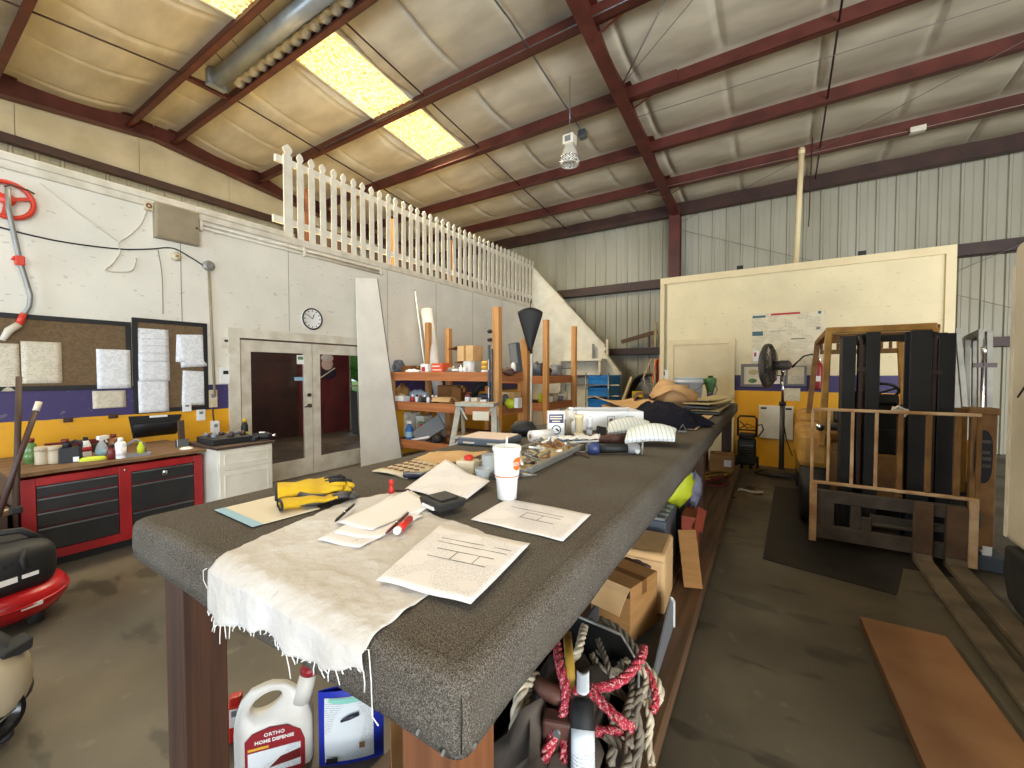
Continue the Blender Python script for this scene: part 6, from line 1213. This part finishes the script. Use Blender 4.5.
# aluminium door lever-lock case on the front post, dark shelves' clutter on unit B
t = thing('hanging_level', 'long grey level hanging on the tall front post', 'level', (-3.45, 4.86, 1.05)); MB().box(-.03, .0, -.03, .0, 0, .86).box(.03, .045, -.03, 0, .02, .80).build('level_body', 'slate', t, bevel=.003); MB().box(-.02, -.01, -.032, -.03, .1, .25).box(-.02, -.01, -.032, -.03, .5, .65).build('vial', 'paper', t)
for k in range(2): prop('hand_tool', ('upper', 'lower')[k] + ' black knob hanging high on the tall front post', 'knob', (-3.45, 4.86, 2.10 - .12 * k), [('knob', MB().blob((0, -.02, 0), (.04, .03, .03)), 'black', 0), ('peg', MB().cyl((.0, -.02, 0), (.02, .03, 0), .008), 'dark_steel', 0)], group='knobs on the tall front post')
def XB(px, x): p = hit(px, 390, X=x); return p.y
zb = (1.421, .941)
for k, (px, s, mt) in enumerate(((538, .13, 'slate'), (545, .10, 'dark_steel'), (557, .12, 'grey_plastic'), (565, .12, 'aluminium'), (540, .09, 'rubber'))):
    y = max(6.55, min(7.5, XB(px, -3.6))) if k < 4 else 6.9
    prop('machine_part', ('first', 'second', 'third', 'fourth', 'fifth')[k] + ' dark metal part from the left on the top of the shelving behind the shovel', 'machine part', (-3.62 - .14 * (k % 2), y, zb[0]), [('casting', MB().blob((0, 0, s), (s, s, s), n=.5, fs=3, pw=.7, seed=k), mt, 0), ('shaft', MB().cyl((-.02, -s * .9, s * 1.2), (.02, s * .5, s * 1.7), .02), 'galvanised', 0)], group='metal parts on the rear shelving')
for k, (y, mt, h, nm) in enumerate(((6.62, 'lime', .16, 'yellow'), (6.85, 'paper', .10, 'white'), (7.08, 'tan_tub', .15, 'tan'), (7.30, 'grey_plastic', .12, 'grey'), (7.5, 'paper_cream', .17, 'cream'))):
    prop('storage_jar', nm + ' tub on the lower board of the shelving behind the shovel', 'tub', (-3.55, y, zb[1]), [('tub', MB().lathe([(.075, 0), (.085, h * .8), (.085, h)], 18), mt, 0), ('lid', MB().lathe([(.09, h), (.09, h + .025), (0, h + .03)], 18), 'white_plastic' if k % 2 else mt, 0)])
t = thing('wire_rack', 'grey wire rack standing on the floor beyond the rear pine shelving', 'rack', (-3.72, 8.05, 0)); t.scale = (1, 1, 2.0); o = MB()
for x, y in ((-.1, -.12), (.14, -.12), (-.1, .12), (.14, .12)): o.cyl((x, y, .02), (x, y, .85), .008, seg=6)
for zz in (.05, .4, .8): o.torus((.02, 0, zz), .15, .006, seg=16, s2=5)
o.build('wire_frame', 'galvanised', t); MB().box(-.1, .14, -.12, .12, .02, .03).build('tray', 'aluminium', t)
# shovel hung blade up
sv = thing('garden_shovel', 'black-bladed shovel standing blade up beside the shelving', 'shovel', (-3.16, 5.50, 0)); tp = hit(532, 313, X=-3.2)
def blade(u, v_):
    w_ = .145 * (1 - v_) ** .55 if v_ > .0 else .145; w_ = .022 + .17 * min(1, (1 - v_) * 1.05); x = (u - .5) * 2 * w_
    return (x, .04 * (u - .5) ** 2 * 4 - .01, 2.44 - .60 * v_ + .06 * (1 - (2 * u - 1) ** 2) * (1 - v_))
MB().sheet(12, 14, blade, .004).build('blade', 'black', sv, rot=(0, 0, R(36))); MB().tube([(0, .01, 1.92), (0, .03, 1.78), (.0, .02, 1.0), (.02, -.02, .02)], .018, 10).build('handle', 'trim_white', sv); MB().tube([(0, .012, 2.2), (0, .02, 1.95), (0, .02, 1.8)], [.012, .022, .024], 10).build('socket', 'dark_steel', sv); MB().cyl((0, 0, 2.46), (0, 0, 2.6), .006).build('hanging_hook', 'dark_steel', sv)
# step ladder
M('ladder_metal', 'a79d89', '8f8674', scale=8, rough=.45, metal=.2)
ld = thing('step_ladder', 'small aluminium step ladder between the table and the shelving', 'ladder', (-2.86, 3.75, 0), R(18)); 
def LR(z): return .21 + .10 * (1 - z / 1.17)
for s in (-1, 1):
    MB().bar((s * LR(0), -.30, 0), (s * LR(1.17), 0, 1.14), .03, .065, up=(1, 0, 0)).build('front_rail', 'ladder_metal', ld, bevel=.003); MB().bar((s * (LR(0) - .01), .42, 0), (s * (LR(1.17) - .02), .06, 1.12), .025, .04, up=(1, 0, 0)).build('rear_rail', 'ladder_metal', ld, bevel=.003)
for k, zz in enumerate((.27, .54, .80)):
    MB().box(-LR(zz), LR(zz), -.30 + .30 * zz / 1.17 - .045, -.30 + .30 * zz / 1.17 + .05, zz - .03, zz + .005).build('step', 'ladder_metal', ld, bevel=.004)
    for s in (-1, 1): MB().bar((s * (LR(zz) - .01), -.3 + .3 * zz / 1.17 - .03, zz - .12), (s * (LR(zz) - .10), -.3 + .3 * zz / 1.17 - .03, zz - .02), .02, .006, up=(0, 1, 0)).build('brace', 'ladder_metal', ld)
MB().box(-LR(1.17) - .02, LR(1.17) + .02, -.09, .13, 1.13, 1.175).build('top_cap', 'ladder_metal', ld, bevel=.006); MB().box(-.02, .17, -.075, -.070, .98, 1.08).build('white_label', 'paper_cream', ld, bevel=.002)
for s in (-1, 1): MB().bar((s * .19, -.02, 1.12), (s * .10, -.04, .98), .02, .006, up=(0, 1, 0)).build('brace', 'ladder_metal', ld)
# long white roll and stick behind the shelf
wr = thing('fabric_roll', 'long white roll leaning on the wall behind the pine shelving', 'roll', (-5.0, 6.1, 0)); a, b_ = hit(426, 310, X=-5.68), hit(436, 376, X=-5.35)
d = (a - b_).normalized(); base = b_ - d * (b_.z / d.z) ; wr.location = (base.x, base.y, 0); tv = a - base
MB().tube([(0, 0, .02), tv * .5, tv], [.08, .10, .115], 16).build('roll', 'canvas', wr); MB().tube([tv, tv + d * .012], .05, 14).build('core', 'card', wr)
t = thing('white_stick', 'thin white stick leaning on the wall beside the white roll', 'stick', (0, 0, 0)); a, b_ = hit(415, 291, X=-5.76), hit(420, 330, X=-5.66); d = (a - b_).normalized(); base = b_ - d * (b_.z / d.z); t.location = (base.x, base.y, 0); MB().tube([(0, 0, .005), a - base], .013, 8).build('stick', 'white_plastic', t); MB().cyl(a - base, a - base + d * .02, .015).build('tip_cap', 'grey_plastic', t)
# blue bins in their rack
rk = thing('bin_rack', 'grey wire rack holding the stacked blue bins', 'rack', (-3.15, 8.75, 0)); M('bin_blue', '2b86d0', '2474b8', scale=4, rough=.4)
for x in (-.34, .17):
    for y in (-.24, .64): MB().cyl((x, y, 0), (x, y, 1.50), .013, seg=8).build('upright', 'galvanised', rk)
BZ = (.50, .75, 1.0, 1.25)
for zz in BZ:
    for y in (-.24, .64): MB().cyl((-.34, y, zz - .012), (.17, y, zz - .012), .009, seg=6).build('shelf_wire', 'galvanised', rk)
for k, zz in enumerate(BZ):
    t = thing('storage_bin', ('lowest', 'second', 'third', 'topmost')[k] + ' blue bin of the stack in the grey wire rack', 'bin', (-3.235, 8.76, zz), group='blue bins'); h = .20
    o = MB(); o.box(-.23, .23, -.20, .62, 0, .008).box(-.23, .23, .612, .62, .008, h).box(-.23, -.222, -.2, .612, .008, h).box(.222, .23, -.2, .612, .008, h).box(-.222, .222, -.2, -.192, .008, h * .8); o.build('bin_shell', 'bin_blue', t, bevel=.003); MB().box(-.245, .245, -.225, -.2, h * .72, h * .86).build('front_lip', 'bin_blue', t, bevel=.003); MB().box(-.06, .06, -.205, -.2, h * .25, h * .5).build('label_holder', 'bin_blue', t)
t = thing('leaning_plank', 'worn plank leaning across the front of the blue bins', 'plank', (-2.75, 8.2, 0)); MB().bar((-.15, -.05, 0.01), (.33, .1, 1.42), .04, .11, up=(0, 1, 0)).build('plank', 'khaki', t); MB().obox((-.13, -.05, .03), (.12, .1, .06)).build('foot_block', 'paper', t)
t = thing('yellow_sheet', 'yellow panel standing right of the blue bins', 'panel', (-2.55, 9.1, 0)); MB().box(-.10, .14, 0, .03, 0, 1.1).build('panel', 'glove_yellow', t); MB().box(-.12, .16, .03, .05, 0, .3).build('base_board', 'dark_steel', t)
# drum fan, red board and hoses left of the office
df = thing('drum_fan', 'large black drum fan on the floor left of the office corner', 'fan', (-2.42, 9.72, 0)); c_ = (0, 0, .93)
MB().lathe([(.52, -.15), (.56, -.13), (.56, .13), (.52, .15), (.50, .13), (.50, -.13)], 36, c_, (R(90), 0, R(-20)), cap=False).build('drum', 'black', df)
o = MB()
for r_ in (.12, .2, .28, .36, .44): o.torus(c_, r_, .006, (R(90), 0, R(-20)), seg=30, s2=5)
o.build('grille', 'slate', df); MB().lathe([(.10, -.12), (.10, .1), (0, .1)], 18, c_, (R(90), 0, R(-20))).build('motor_hub', 'slate', df)
for k in range(4): a = R(90 * k + 20); MB().obox((.27 * math.cos(a) * .94, -.27 * math.cos(a) * .34, .95 + .27 * math.sin(a)), (.40, .02, .18), (R(15), -a, R(-20))).build('blade', 'grey_plastic', df)
for s in (-1, 1): MB().bar((s * .45, -.05, 0), (s * .36, 0, .55), .05, .05).build('stand_leg', 'black', df); MB().cyl((s * .45, -.2, .08), (s * .45, .1, .08), .06).build('wheel', 'rubber', df)
t = thing('red_door_panel', 'dark red board standing against the office side wall', 'board', (-1.97, 9.0, 0)); M('brick_red', '7c2f25', '672318', scale=5, rough=.7); MB().box(-.14, .12, -.03, .03, 0, 1.78).build('board', 'brick_red', t, bevel=.004); MB().box(-.14, .12, -.04, -.03, .4, .5).build('batten', 'brick_red', t)
for k, (mt, lb) in enumerate((('orange_print', 'orange air hose hanging in a loop beside the red board'), ('khaki', 'tan air hose hanging in a loop beside the drum fan'))):
    x = -2.10 - .10 * k; tag(MB().tube([(x, 8.93, 1.0), (x - .06 - .1 * k, 8.92, 1.4), (x - .0, 8.93, 1.78), (x + .06, 8.94, 1.80), (x + .08, 8.92, 1.4), (x + .02, 8.9, .95)], .018, 8).build('air_hose', mt), lb, 'hose')
t = thing('girt_plank', 'brown plank resting slantwise on the wall girt', 'plank', (-3.0, 11.0, 2.2)); MB().bar((-.50, 0, .13), (.44, 0, .36), .05, .10).build('plank', 'plank_y', t); MB().box(.36, .42, -.03, .03, -.03, .6).build('prop_stick', 'khaki', t)
MB().box(.20, .25, -.04, .04, -.03, .27).build('support_block', 'plank_y', t)
# ------------------------------------------------------------ under the table: left half, on the floor
jg = thing('weed_jug', 'white jug of home insect spray with a red label under the table', 'jug', (-1.60, .83, 0), R(52)); jg.scale = (.97, .97, .92); M('jug_white', 'dcd8cf', 'cdc8bd', scale=5, rough=.4); M('label_maroon', '8c1a22', rough=.45)
def jug_profile():
    return [(-.14, 0), (.12, 0), (.13, .02), (.13, .20), (.115, .25), (.07, .32), (.035, .35), (-.02, .365), (-.09, .345), (-.128, .30), (-.14, .24)]
hole = [(-.01 + .055 * math.cos(a) * 1.15 - .02 * math.sin(a), .275 + .05 * math.sin(a) + .028 * math.cos(a)) for a in [2 * PI * k / 22 for k in range(22)]]
jm = MB(); outer = jug_profile()
def ringpts(n=44):
    pts = []; L = 0; seg = []
    for i in range(len(outer)): a, b_ = Vector(outer[i]), Vector(outer[(i + 1) % len(outer)]); seg.append((a, b_, (b_ - a).length)); L += seg[-1][2]
    for k in range(n):
        s_ = L * k / n
        for a, b_, l in seg:
            if s_ <= l: pts.append(a.lerp(b_, s_ / l)); break
            s_ -= l
    return pts
op = ringpts(); ctr = Vector((-.035, .29)); op = sorted(op, key=lambda p: math.atan2(p.y - ctr.y, p.x - ctr.x))
def inner(p, r=1.0): a = math.atan2(p.y - ctr.y, p.x - ctr.x); return ctr + Vector((.062 * math.cos(a - .5) * math.cos(.5) - .034 * math.sin(a - .5) * math.sin(.5), .062 * math.cos(a - .5) * math.sin(.5) + .034 * math.sin(a - .5) * math.cos(.5))) * r
def th(p): return .05 if p.y < .2 else max(.017, .05 - .28 * (p.y - .2))
rg = []
for lv in range(5):
    row = []
    for p in op:
        q = inner(p, .98); f = (1, .93, .6, .15, 0)[lv]; c2 = q.lerp(p, f); y = (0.55, 1, 1.0, 1, .6)[lv] * th(c2); row.append((c2.x, -y, c2.y))
    rg.append(row)
bk_ = [[(x, -y, z) for x, y, z in r] for r in rg]
full = rg + bk_[::-1]; full.append(full[0]); jm.rings(full, True, False); jm.build('jug_body', 'jug_white', jg)
lb = MB().prism([(-.10, .01), (.105, .01), (.105, .13), (.09, .175), (.045, .205), (-.02, .213), (-.075, .20), (-.10, .175)], .003, 'y', -.0535).build('front_label', 'label_maroon', jg)
text('HOME DEFENSE', .019, 'white_gloss', jg, (.0, -.055, .162), (R(90), 0, 0), bold=.0006); text('ORTHO', .02, 'white_gloss', jg, (.0, -.055, .187), (R(90), 0, 0), bold=.0004)
MB().box(-.09, -.02, -.0555, -.0535, .133, .143).build('yellow_strip', 'yellow_white', jg); MB().box(-.09, .09, -.0555, -.0535, .03, .125).build('label_panel', 'fine_print_z', jg); MB().prism([(-.02, .05), (.09, .06), (.09, .10), (.02, .085)], .001, 'y', -.0566).build('label_picture', 'dark_red', jg)
MB().tube([(.085, 0, .26), (.105, 0, .32), (.115, 0, .37)], [.04, .034, .030], 16).build('neck', 'jug_white', jg); MB().lathe([(.034, 0), (.036, .02), (.03, .03), (.016, .04), (.013, .06), (.016, .075), (.012, .085), (0, .087)], 16, (.117, 0, .368), (0, R(10), 0)).build('red_cap', 'label_maroon', jg)
sp_ = thing('spray_wand', 'red spray wand handle standing left of the white jug', 'sprayer', (-1.86, .80, 0), R(52)); sp_.scale = (1, 1, .58); MB().box(-.028, .028, -.022, .022, 0, .27).obox((.0, 0, .295), (.045, .04, .06)).build('handle_body', 'red_plastic', sp_, bevel=.01); MB().box(-.018, .014, -.026, -.022, .12, .25).build('white_trigger', 'paper', sp_, bevel=.003); MB().box(-.01, .008, -.029, -.026, .2, .24).build('trigger_detail', 'grey_plastic', sp_)
bb = thing('blue_bag', 'blue plastic bag of product with a white instruction panel under the table', 'bag', (-1.38, 1.0, 0), R(44)); M('bag_blue', '2133a8', rough=.35); M('mint', '8fd0c0', rough=.5)
MB().sheet(10, 12, lambda u, v_: (-.12 + .24 * u, -.035 * math.sin(u * PI) ** .6 * math.sin(.25 + v_ * 2.7) ** .6 - .002, .29 * v_), 0).sheet(10, 12, lambda u, v_: (-.12 + .24 * u, .035 * math.sin(u * PI) ** .6 * math.sin(.25 + v_ * 2.7) ** .6 + .002, .29 * v_), 0).build('bag_shell', 'bag_blue', bb)
MB().sheet(10, 12, lambda u, v_: (-.095 + .18 * u, -.040 - .035 * math.sin((.1 + .77 * u) * PI) ** .6 * math.sin(.25 + (.06 + .86 * v_) * 2.7) ** .6 + .035, .02 + .25 * v_), 0).build('instruction_panel', 'fine_print_z', bb)
MB().sheet(6, 2, lambda u, v_: (-.08 + .15 * u, -.044 - .035 * math.sin((.1 + .77 * u) * PI) ** .6 * .55 + .033, .247 + .022 * v_), 0).build('mint_header', 'mint', bb)
MB().tube([(-.03, -.047, .195), (.0, -.047, .205), (.035, -.045, .213)], [.004, .008, .006], 8).build('printed_mark', 'navy', bb); MB().box(.035, .055, -.046, -.044, .08, .10).build('printed_symbol', 'fork_rust', bb); MB().box(-.085, -.045, -.040, -.038, .03, .05).build('bar_mark', 'black', bb)
t = thing('wood_offcut', 'plywood offcut on the floor beside the right front leg', 'wood', (-1.08, 1.00, .126), R(50)); MB().obox((0, 0, .05), (.10, .22, .10)).build('offcut', 'card', t, bevel=.002); MB().obox((-.0, -.1105, .05), (.1, .001, .1)).build('end_grain', 'card_light', t)
tag(MB().blob((0, 0, .075), (.07, .10, .08), n=.55, fs=4).build('grey_rag_bag', M('lavender_bag', '8d8fa6', '5c5c72', scale=12, rough=.6), loc=(-.96, .98, .126)), 'crumpled grey-lavender plastic bag against the right front leg', 'bag')
# ------------------------------------------------------------ under the table: right half, on the lower shelf
SZT = .127
def rope(name, label, pts, r, mt, strands=0, group=None, cat='rope'):
    P3 = [Vector(p) for p in pts]; Q3 = []
    for i in range(len(P3) - 1):
        p0, p1, p2, p3 = P3[max(i - 1, 0)], P3[i], P3[i + 1], P3[min(i + 2, len(P3) - 1)]
        for k in range(8): s = k / 8; Q3.append(.5 * ((2 * p1) + (p2 - p0) * s + (2 * p0 - 5 * p1 + 4 * p2 - p3) * s * s + (3 * p1 - p0 - 3 * p2 + p3) * s ** 3))
    Q3.append(P3[-1]); o = MB()
    if not strands: o.tube(Q3, r, 8)
    else:
        # resample evenly, then twist the strands round the centre line
        L = [0]
        for a, b_ in zip(Q3[:-1], Q3[1:]): L.append(L[-1] + (b_ - a).length)
        n = max(12, int(L[-1] / (r * .45))); E = []; j = 0
        for k in range(n + 1):
            s = L[-1] * k / n
            while j < len(L) - 2 and L[j + 1] < s: j += 1
            f = (s - L[j]) / max(1e-9, L[j + 1] - L[j]); E.append(Q3[j].lerp(Q3[j + 1], f))
        for q in range(strands):
            pts2 = []
            for k, p in enumerate(E):
                d = (E[min(k + 1, n)] - E[max(k - 1, 0)]).normalized(); u = d.cross(Vector((.3, .2, 1))).normalized(); v_ = d.cross(u); a = 2 * PI * q / strands + k * .42
                pts2.append(p + (u * math.cos(a) + v_ * math.sin(a)) * r * .5)
            o.tube(pts2, r * .56, 6)
    o = o.build(name, mt); return tag(o, label, cat, group)
m = M('rope_red', 'b5283c', rough=.8); N, L, b = nodes(m); tc = N.new('ShaderNodeTexCoord'); c = ramp(N, L, noise(N, L, tc.outputs['Object'], 160, 1), [(.55, lin('ad2539')), (.62, lin('cf9d96'))]); L.new(c, b.inputs['Base Color'])
M('rope_white', 'c9bda4', 'ab9e84', scale=30, rough=.9); M('rope_grey', '8a8070', '6b6253', scale=30, rough=.9); M('strap_yellow', 'b08a2e', '8a6a22', scale=10, rough=.8)
tr = thing('metal_tray', 'dark metal tub holding the ropes under the near table end', 'tub', (-.60, 1.06, SZT), R(4)); e = .008
MB().box(-.20, .19, -.26, -.26 + e, 0, .28).prism([(-.2, 0), (.19, 0), (.19, .20), (.12, .30), (-.2, .34)], e, 'y', .60).box(-.20, -.20 + e, -.26 + e, .60, 0, .28).box(.19 - e, .19, -.26 + e, .60, 0, .16).box(-.2, .19, -.26, .60, 0, e).build('tub_shell', 'mast_black', tr); MB().tube([(-.2, .605, .34), (.12, .605, .30), (.19, .605, .20), (.19, .605, .0)], .007, 6).build('rolled_rim', 'aluminium', tr)
MB().blob((-.01, .15, .13), (.17, .40, .19), n=.7, fs=6).build('contents', 'carriage_grey', tr)
def U(px, py, z): p = hit(px, py, Z=z); return (p.x, p.y, z)
GR = 'ropes heaped under the table'
rope('braided_rope', 'red and white braided rope crossing at the right over the tub rim', [U(560, 690, .40), U(598, 688, .42), U(622, 680, .44), U(640, 660, .46), U(644, 648, .42)], .017, 'rope_red', 3, GR)
rope('braided_rope', 'red and white braided rope hanging down the left of the bundle', [U(556, 640, .50), U(560, 665, .52), U(566, 690, .50), U(564, 712, .46), U(550, 745, .40), U(540, 770, .34)], .017, 'rope_red', 3, GR)
rope('braided_rope', 'red and white braided rope curling right under the black roll', [U(590, 690, .44), U(604, 705, .42), U(622, 722, .40), U(630, 728, .36), U(610, 732, .35), U(590, 730, .34)], .017, 'rope_red', 3, GR)
rope('braided_rope', 'short red and white braided rope beside the black roll left edge', [U(570, 705, .44), U(566, 730, .42), U(564, 768, .36)], .015, 'rope_red', 3, GR)
rope('twisted_rope', 'off-white twisted rope coiled at the right edge of the bundle', [U(636, 658, .40), U(650, 672, .38), U(660, 690, .36), U(655, 704, .32), U(643, 698, .34), U(648, 680, .38), U(640, 668, .40)], .016, 'rope_white', 3, GR)
rope('twisted_rope', 'off-white twisted rope at the upper left behind the yellow strap', [U(586, 622, .40), U(582, 636, .44), U(578, 652, .44), U(570, 660, .42)], .017, 'rope_white', 3, GR)
rope('twisted_rope', 'grey-white twisted rope hanging at the far left by the table leg', [U(536, 676, .46), U(522, 690, .48), U(516, 715, .44), U(514, 745, .38), U(512, 770, .32)], .018, 'rope_white', 3, GR)
rope('twisted_rope', 'grey twisted rope second from the left by the table leg', [U(530, 690, .44), U(524, 708, .44), U(532, 730, .40), U(538, 750, .36), U(530, 770, .3)], .015, 'rope_grey', 3, GR)
rope('twisted_rope', 'dirty grey rope dropping down the right of the bundle', [U(640, 690, .36), U(636, 712, .34), U(640, 738, .28), U(636, 765, .22), U(640, 780, .18)], .016, 'rope_grey', 3, GR)
rope('twisted_rope', 'thick grey rope looping behind the yellow strap inside the tub', [U(590, 622, .36), U(606, 634, .34), U(618, 650, .30), U(604, 655, .32), U(594, 640, .34)], .018, 'rope_grey', 3, GR)
rope('twisted_rope', 'thin dark cord looped over the brown block in the tub', [U(598, 640, .40), U(606, 660, .40), U(612, 678, .38)], .012, 'rope_grey', 3, GR)
rope('twisted_rope', 'brown twisted rope lying across the back of the tub', [U(600, 620, .38), U(616, 628, .38), U(632, 645, .36), U(640, 660, .34)], .018, 'rope_grey', 3, GR)
rope('twisted_rope', 'off-white twisted rope hanging lower right beside the brown grey rope', [U(646, 700, .34), U(650, 720, .30), U(648, 742, .24), U(652, 765, .20)], .014, 'rope_white', 3, GR)
rope('twisted_rope', 'dirty grey rope dangling between the black roll and the right ropes', [U(612, 712, .38), U(614, 735, .34), U(610, 765, .28)], .016, 'rope_grey', 3, GR)
rope('braided_rope', 'red and white braided rope end tucked at the right of the off-white coil', [U(640, 668, .40), U(650, 676, .39), U(656, 700, .36), U(652, 712, .33)], .014, 'rope_red', 3, GR)
for k, q in enumerate((((600, 700), (612, 690), (628, 700), (634, 716), (622, 735)), ((540, 720), (552, 708), (560, 725), (552, 750), (545, 768)), ((620, 662), (630, 675), (632, 695), (626, 715), (630, 745)), ((592, 655), (600, 668), (614, 672), (626, 662), (634, 652)), ((604, 735), (620, 745), (628, 760), (622, 775)), ((548, 690), (556, 700), (548, 715), (540, 705)))):
    rope('twisted_rope', 'weathered twisted rope tangled among the others in the tub', [U(px, py, .33 + .012 * (k % 3)) for px, py in q], .015, ('rope_grey', 'rope_white')[k % 2], 3, GR)
tag(MB().tube([U(567, 632, .52), U(569, 655, .54), U(571, 678, .52), U(568, 690, .48)], .016, 8, flat=.3).build('webbing_strap', 'strap_yellow'), 'flat dirty yellow webbing strap hanging at the middle of the ropes', 'strap')
tag(MB().tube([U(531, 678, .44), U(545, 690, .47), U(560, 697, .47), U(568, 698, .46)], [.022, .028, .03, .02], 10).build('leather_sleeve', 'leather'), 'brown-pink leather sleeve slanting left of the black roll', 'sleeve')
rl = thing('black_roll', 'black wrapped roll with a white paper label standing amid the ropes', 'roll', (0, 0, 0)); b0, b1 = Vector(U(582, 698, .50)), Vector(U(582, 775, .36)); b1 = b0 + (b1 - b0).normalized() * .26; rl.location = (b0.x, b0.y, b0.z - .22); q = b0 - rl.location; q1 = b1 - rl.location; d = (q1 - q).normalized()
MB().tube([q - d * .002, q + d * .01, q + d * .05, q1], [.02, .036, .040, .040], 16).build('wrapped_roll', 'black', rl)
n_ = Vector((.45, -.75, .5)); n_ = (n_ - d * n_.dot(d)).normalized(); s_ = d.cross(n_)
MB().sheet(8, 4, lambda u, v_: q + d * (.075 + .12 * v_) + (n_ * math.cos((u - .5) * 2.0) + s_ * math.sin((u - .5) * 2.0)) * .0415, .0006).build('paper_label', 'fine_print_z', rl)
tag(MB().sheet(4, 8, lambda u, v_: Vector(U(577 + 12 * u, 670 + 22 * v_ + 4 * math.sin(u * 3), .53 - .02 * v_)), .002).build('white_tag', 'fine_print_z'), 'crinkled white tag above the black roll', 'tag')
t = thing('pulley_block', 'brown rusty pulley block standing in the rope tub', 'pulley', (-.55, 1.13, .30), R(20)); MB().box(-.045, .045, -.03, .03, 0, .16).build('cheek_plates', 'leather', t, bevel=.01); MB().cyl((0, -.04, .13), (0, .04, .13), .012).build('axle', 'galvanised', t)
t = thing('paint_tin', 'worn grey-white tin under the hanging ropes', 'tin', (-.40, .88, SZT + .001)); MB().lathe([(.05, 0), (.055, .01), (.055, .17), (.05, .175)], 22).build('tin_body', 'carriage_grey', t); MB().lathe([(.0555, .03), (.0555, .14)], 22, cap=False).build('label_band', 'khaki', t)
# cartons and bins further along the shelf
t = thing('grey_organizer', 'grey plastic-edged file tray holding the torn brown carton', 'tray', (-.60, 2.06, SZT), R(2)); o = MB().box(-.19, .16, -.34, .28, 0, .008).box(-.19, -.18, -.34, .28, .008, .16); o.build('tray_base', 'slate', t)
MB().prism([(-.30, 0), (.28, 0), (.28, .14), (.20, .20), (-.22, .06), (-.30, .05)], .008, 'x', .155).build('side_wall', 'grey_plastic', t); MB().bar((.165, .20, .2), (.165, .28, .14), .012, .012).bar((.165, .28, .14), (.165, .29, .0), .012, .012).build('pale_edge', 'white_plastic', t)
t = carton('torn_carton', 'brown carton with its flap torn open in the grey tray', -.68, 2.22, SZT + .009, .12, .14, .29, 'card', R(-14), 'card_dark')
MB().sheet(3, 3, lambda u, v_: (-.12 + .24 * u, -.142 - .10 * v_, .29 - .05 * v_ - .05 * v_ * v_), .004, False).build('open_flap', 'card_light', t); MB().prism([(-.12, .20), (.118, .24), (.118, .285), (-.12, .285)], .003, 'y', -.144).build('dark_gap', 'dark_steel', t)
t = thing('bulging_carton', 'bulging tan carton with a torn hole behind the open carton', 'box', (-.72, 2.58, SZT), R(4)); MB().box(-.22, .20, -.17, .17, 0, .36).build('carton_body', 'card_light', t, bevel=.02); MB().blob((.03, -.168, .26), (.09, .012, .035), n=.5).build('torn_hole', 'dark_steel', t); MB().sheet(4, 4, lambda u, v_: (-.22 + .42 * u, -.17 - .03 * math.sin(v_ * 3), .36 - .05 * v_), .004).build('flap', 'card_light', t)
t = thing('bent_carton', 'flattened carton piece leaning right of the bulging carton', 'cardboard', (-.45, 2.93, SZT), R(0)); MB().bar((.03, -.10, 0.01), (-.03, .0, .34), .012, .11, up=(1, 0, 0)).build('flap_piece', 'card', t); MB().bar((-.02, .06, .01), (-.05, .06, .3), .012, .12, up=(0, 1, 0)).build('rear_piece', 'card_dark', t)
t = thing('file_crate', 'dark grey-blue plastic crate with ribbed lid under the table', 'crate', (-.74, 3.04, SZT), R(2)); MB().box(-.20, .14, -.22, .22, 0, .40).build('crate_body', 'slate', t, bevel=.008)
for k in range(4): MB().box(-.19, .13, -.2 + .1 * k, -.14 + .1 * k, .40, .418).build('lid_rib', 'grey_plastic', t)
M('terracotta', '94412a', '7e3522', scale=5, rough=.7)
t = thing('red_folder', 'reddish-brown box wedged right of the grey-blue crate', 'box', (-.50, 3.27, SZT), R(3)); MB().box(-.06, .04, -.12, .12, 0, .36).build('box_body', 'terracotta', t, bevel=.003); MB().bar((.04, -.12, .36), (.08, -.0, .30), .006, .16).build('flap', 'terracotta', t)
t = thing('hi_vis_bag', 'lime hi-vis vest bundled with a grey bag on the crate', 'vest', (-.66, 3.44, SZT)); MB().blob((.0, -.04, .50), (.14, .11, .15), n=.5, fs=4).build('lime_cloth', 'lime', t); MB().blob((.13, .06, .47), (.06, .08, .13), n=.4, fs=4).build('grey_bag', 'lavender_bag', t); MB().box(-.14, .10, -.04, .14, 0, .40).build('inner_box', 'slate', t, bevel=.01)
t = carton('far_carton', 'small carton with a white label at the far end of the lower shelf', -.62, 6.55, SZT, .15, .14, .24, 'card', R(4)); MB().box(.03, .12, -.142, -.14, .08, .17).build('white_label', 'paper', t)
carton('far_carton', 'plain brown carton behind the labelled one on the lower shelf', -.95, 6.55, SZT, .14, .14, .28, 'card_dark', 0)
for k, (mt, lb) in enumerate((('strap_yellow', 'yellow extension cord heaped at the far end of the lower shelf'), ('dark_red', 'dark red extension cord heaped under the yellow cord'))):
    tag(MB().tube([(-.60 + .15 * math.cos(a * .9 + k), 5.75 - .12 * k + .22 * math.sin(a * 1.1), SZT + .016 + .016 * (1 - k) * 2 + .006 * a) for a in [q * .45 for q in range(34)]], .011, 6).build('extension_cord', mt), lb, 'cord')
t = thing('dark_box', 'black box on the lower shelf beside the right front leg', 'box', (-.78, 1.12, SZT)); MB().box(-.1, -.0, -.3, .25, 0, .22).build('box_body', 'black', t, bevel=.006); MB().box(-.08, -.02, -.302, -.3, .05, .15).build('front_panel', 'slate', t)
bpy.context.view_layer.update()
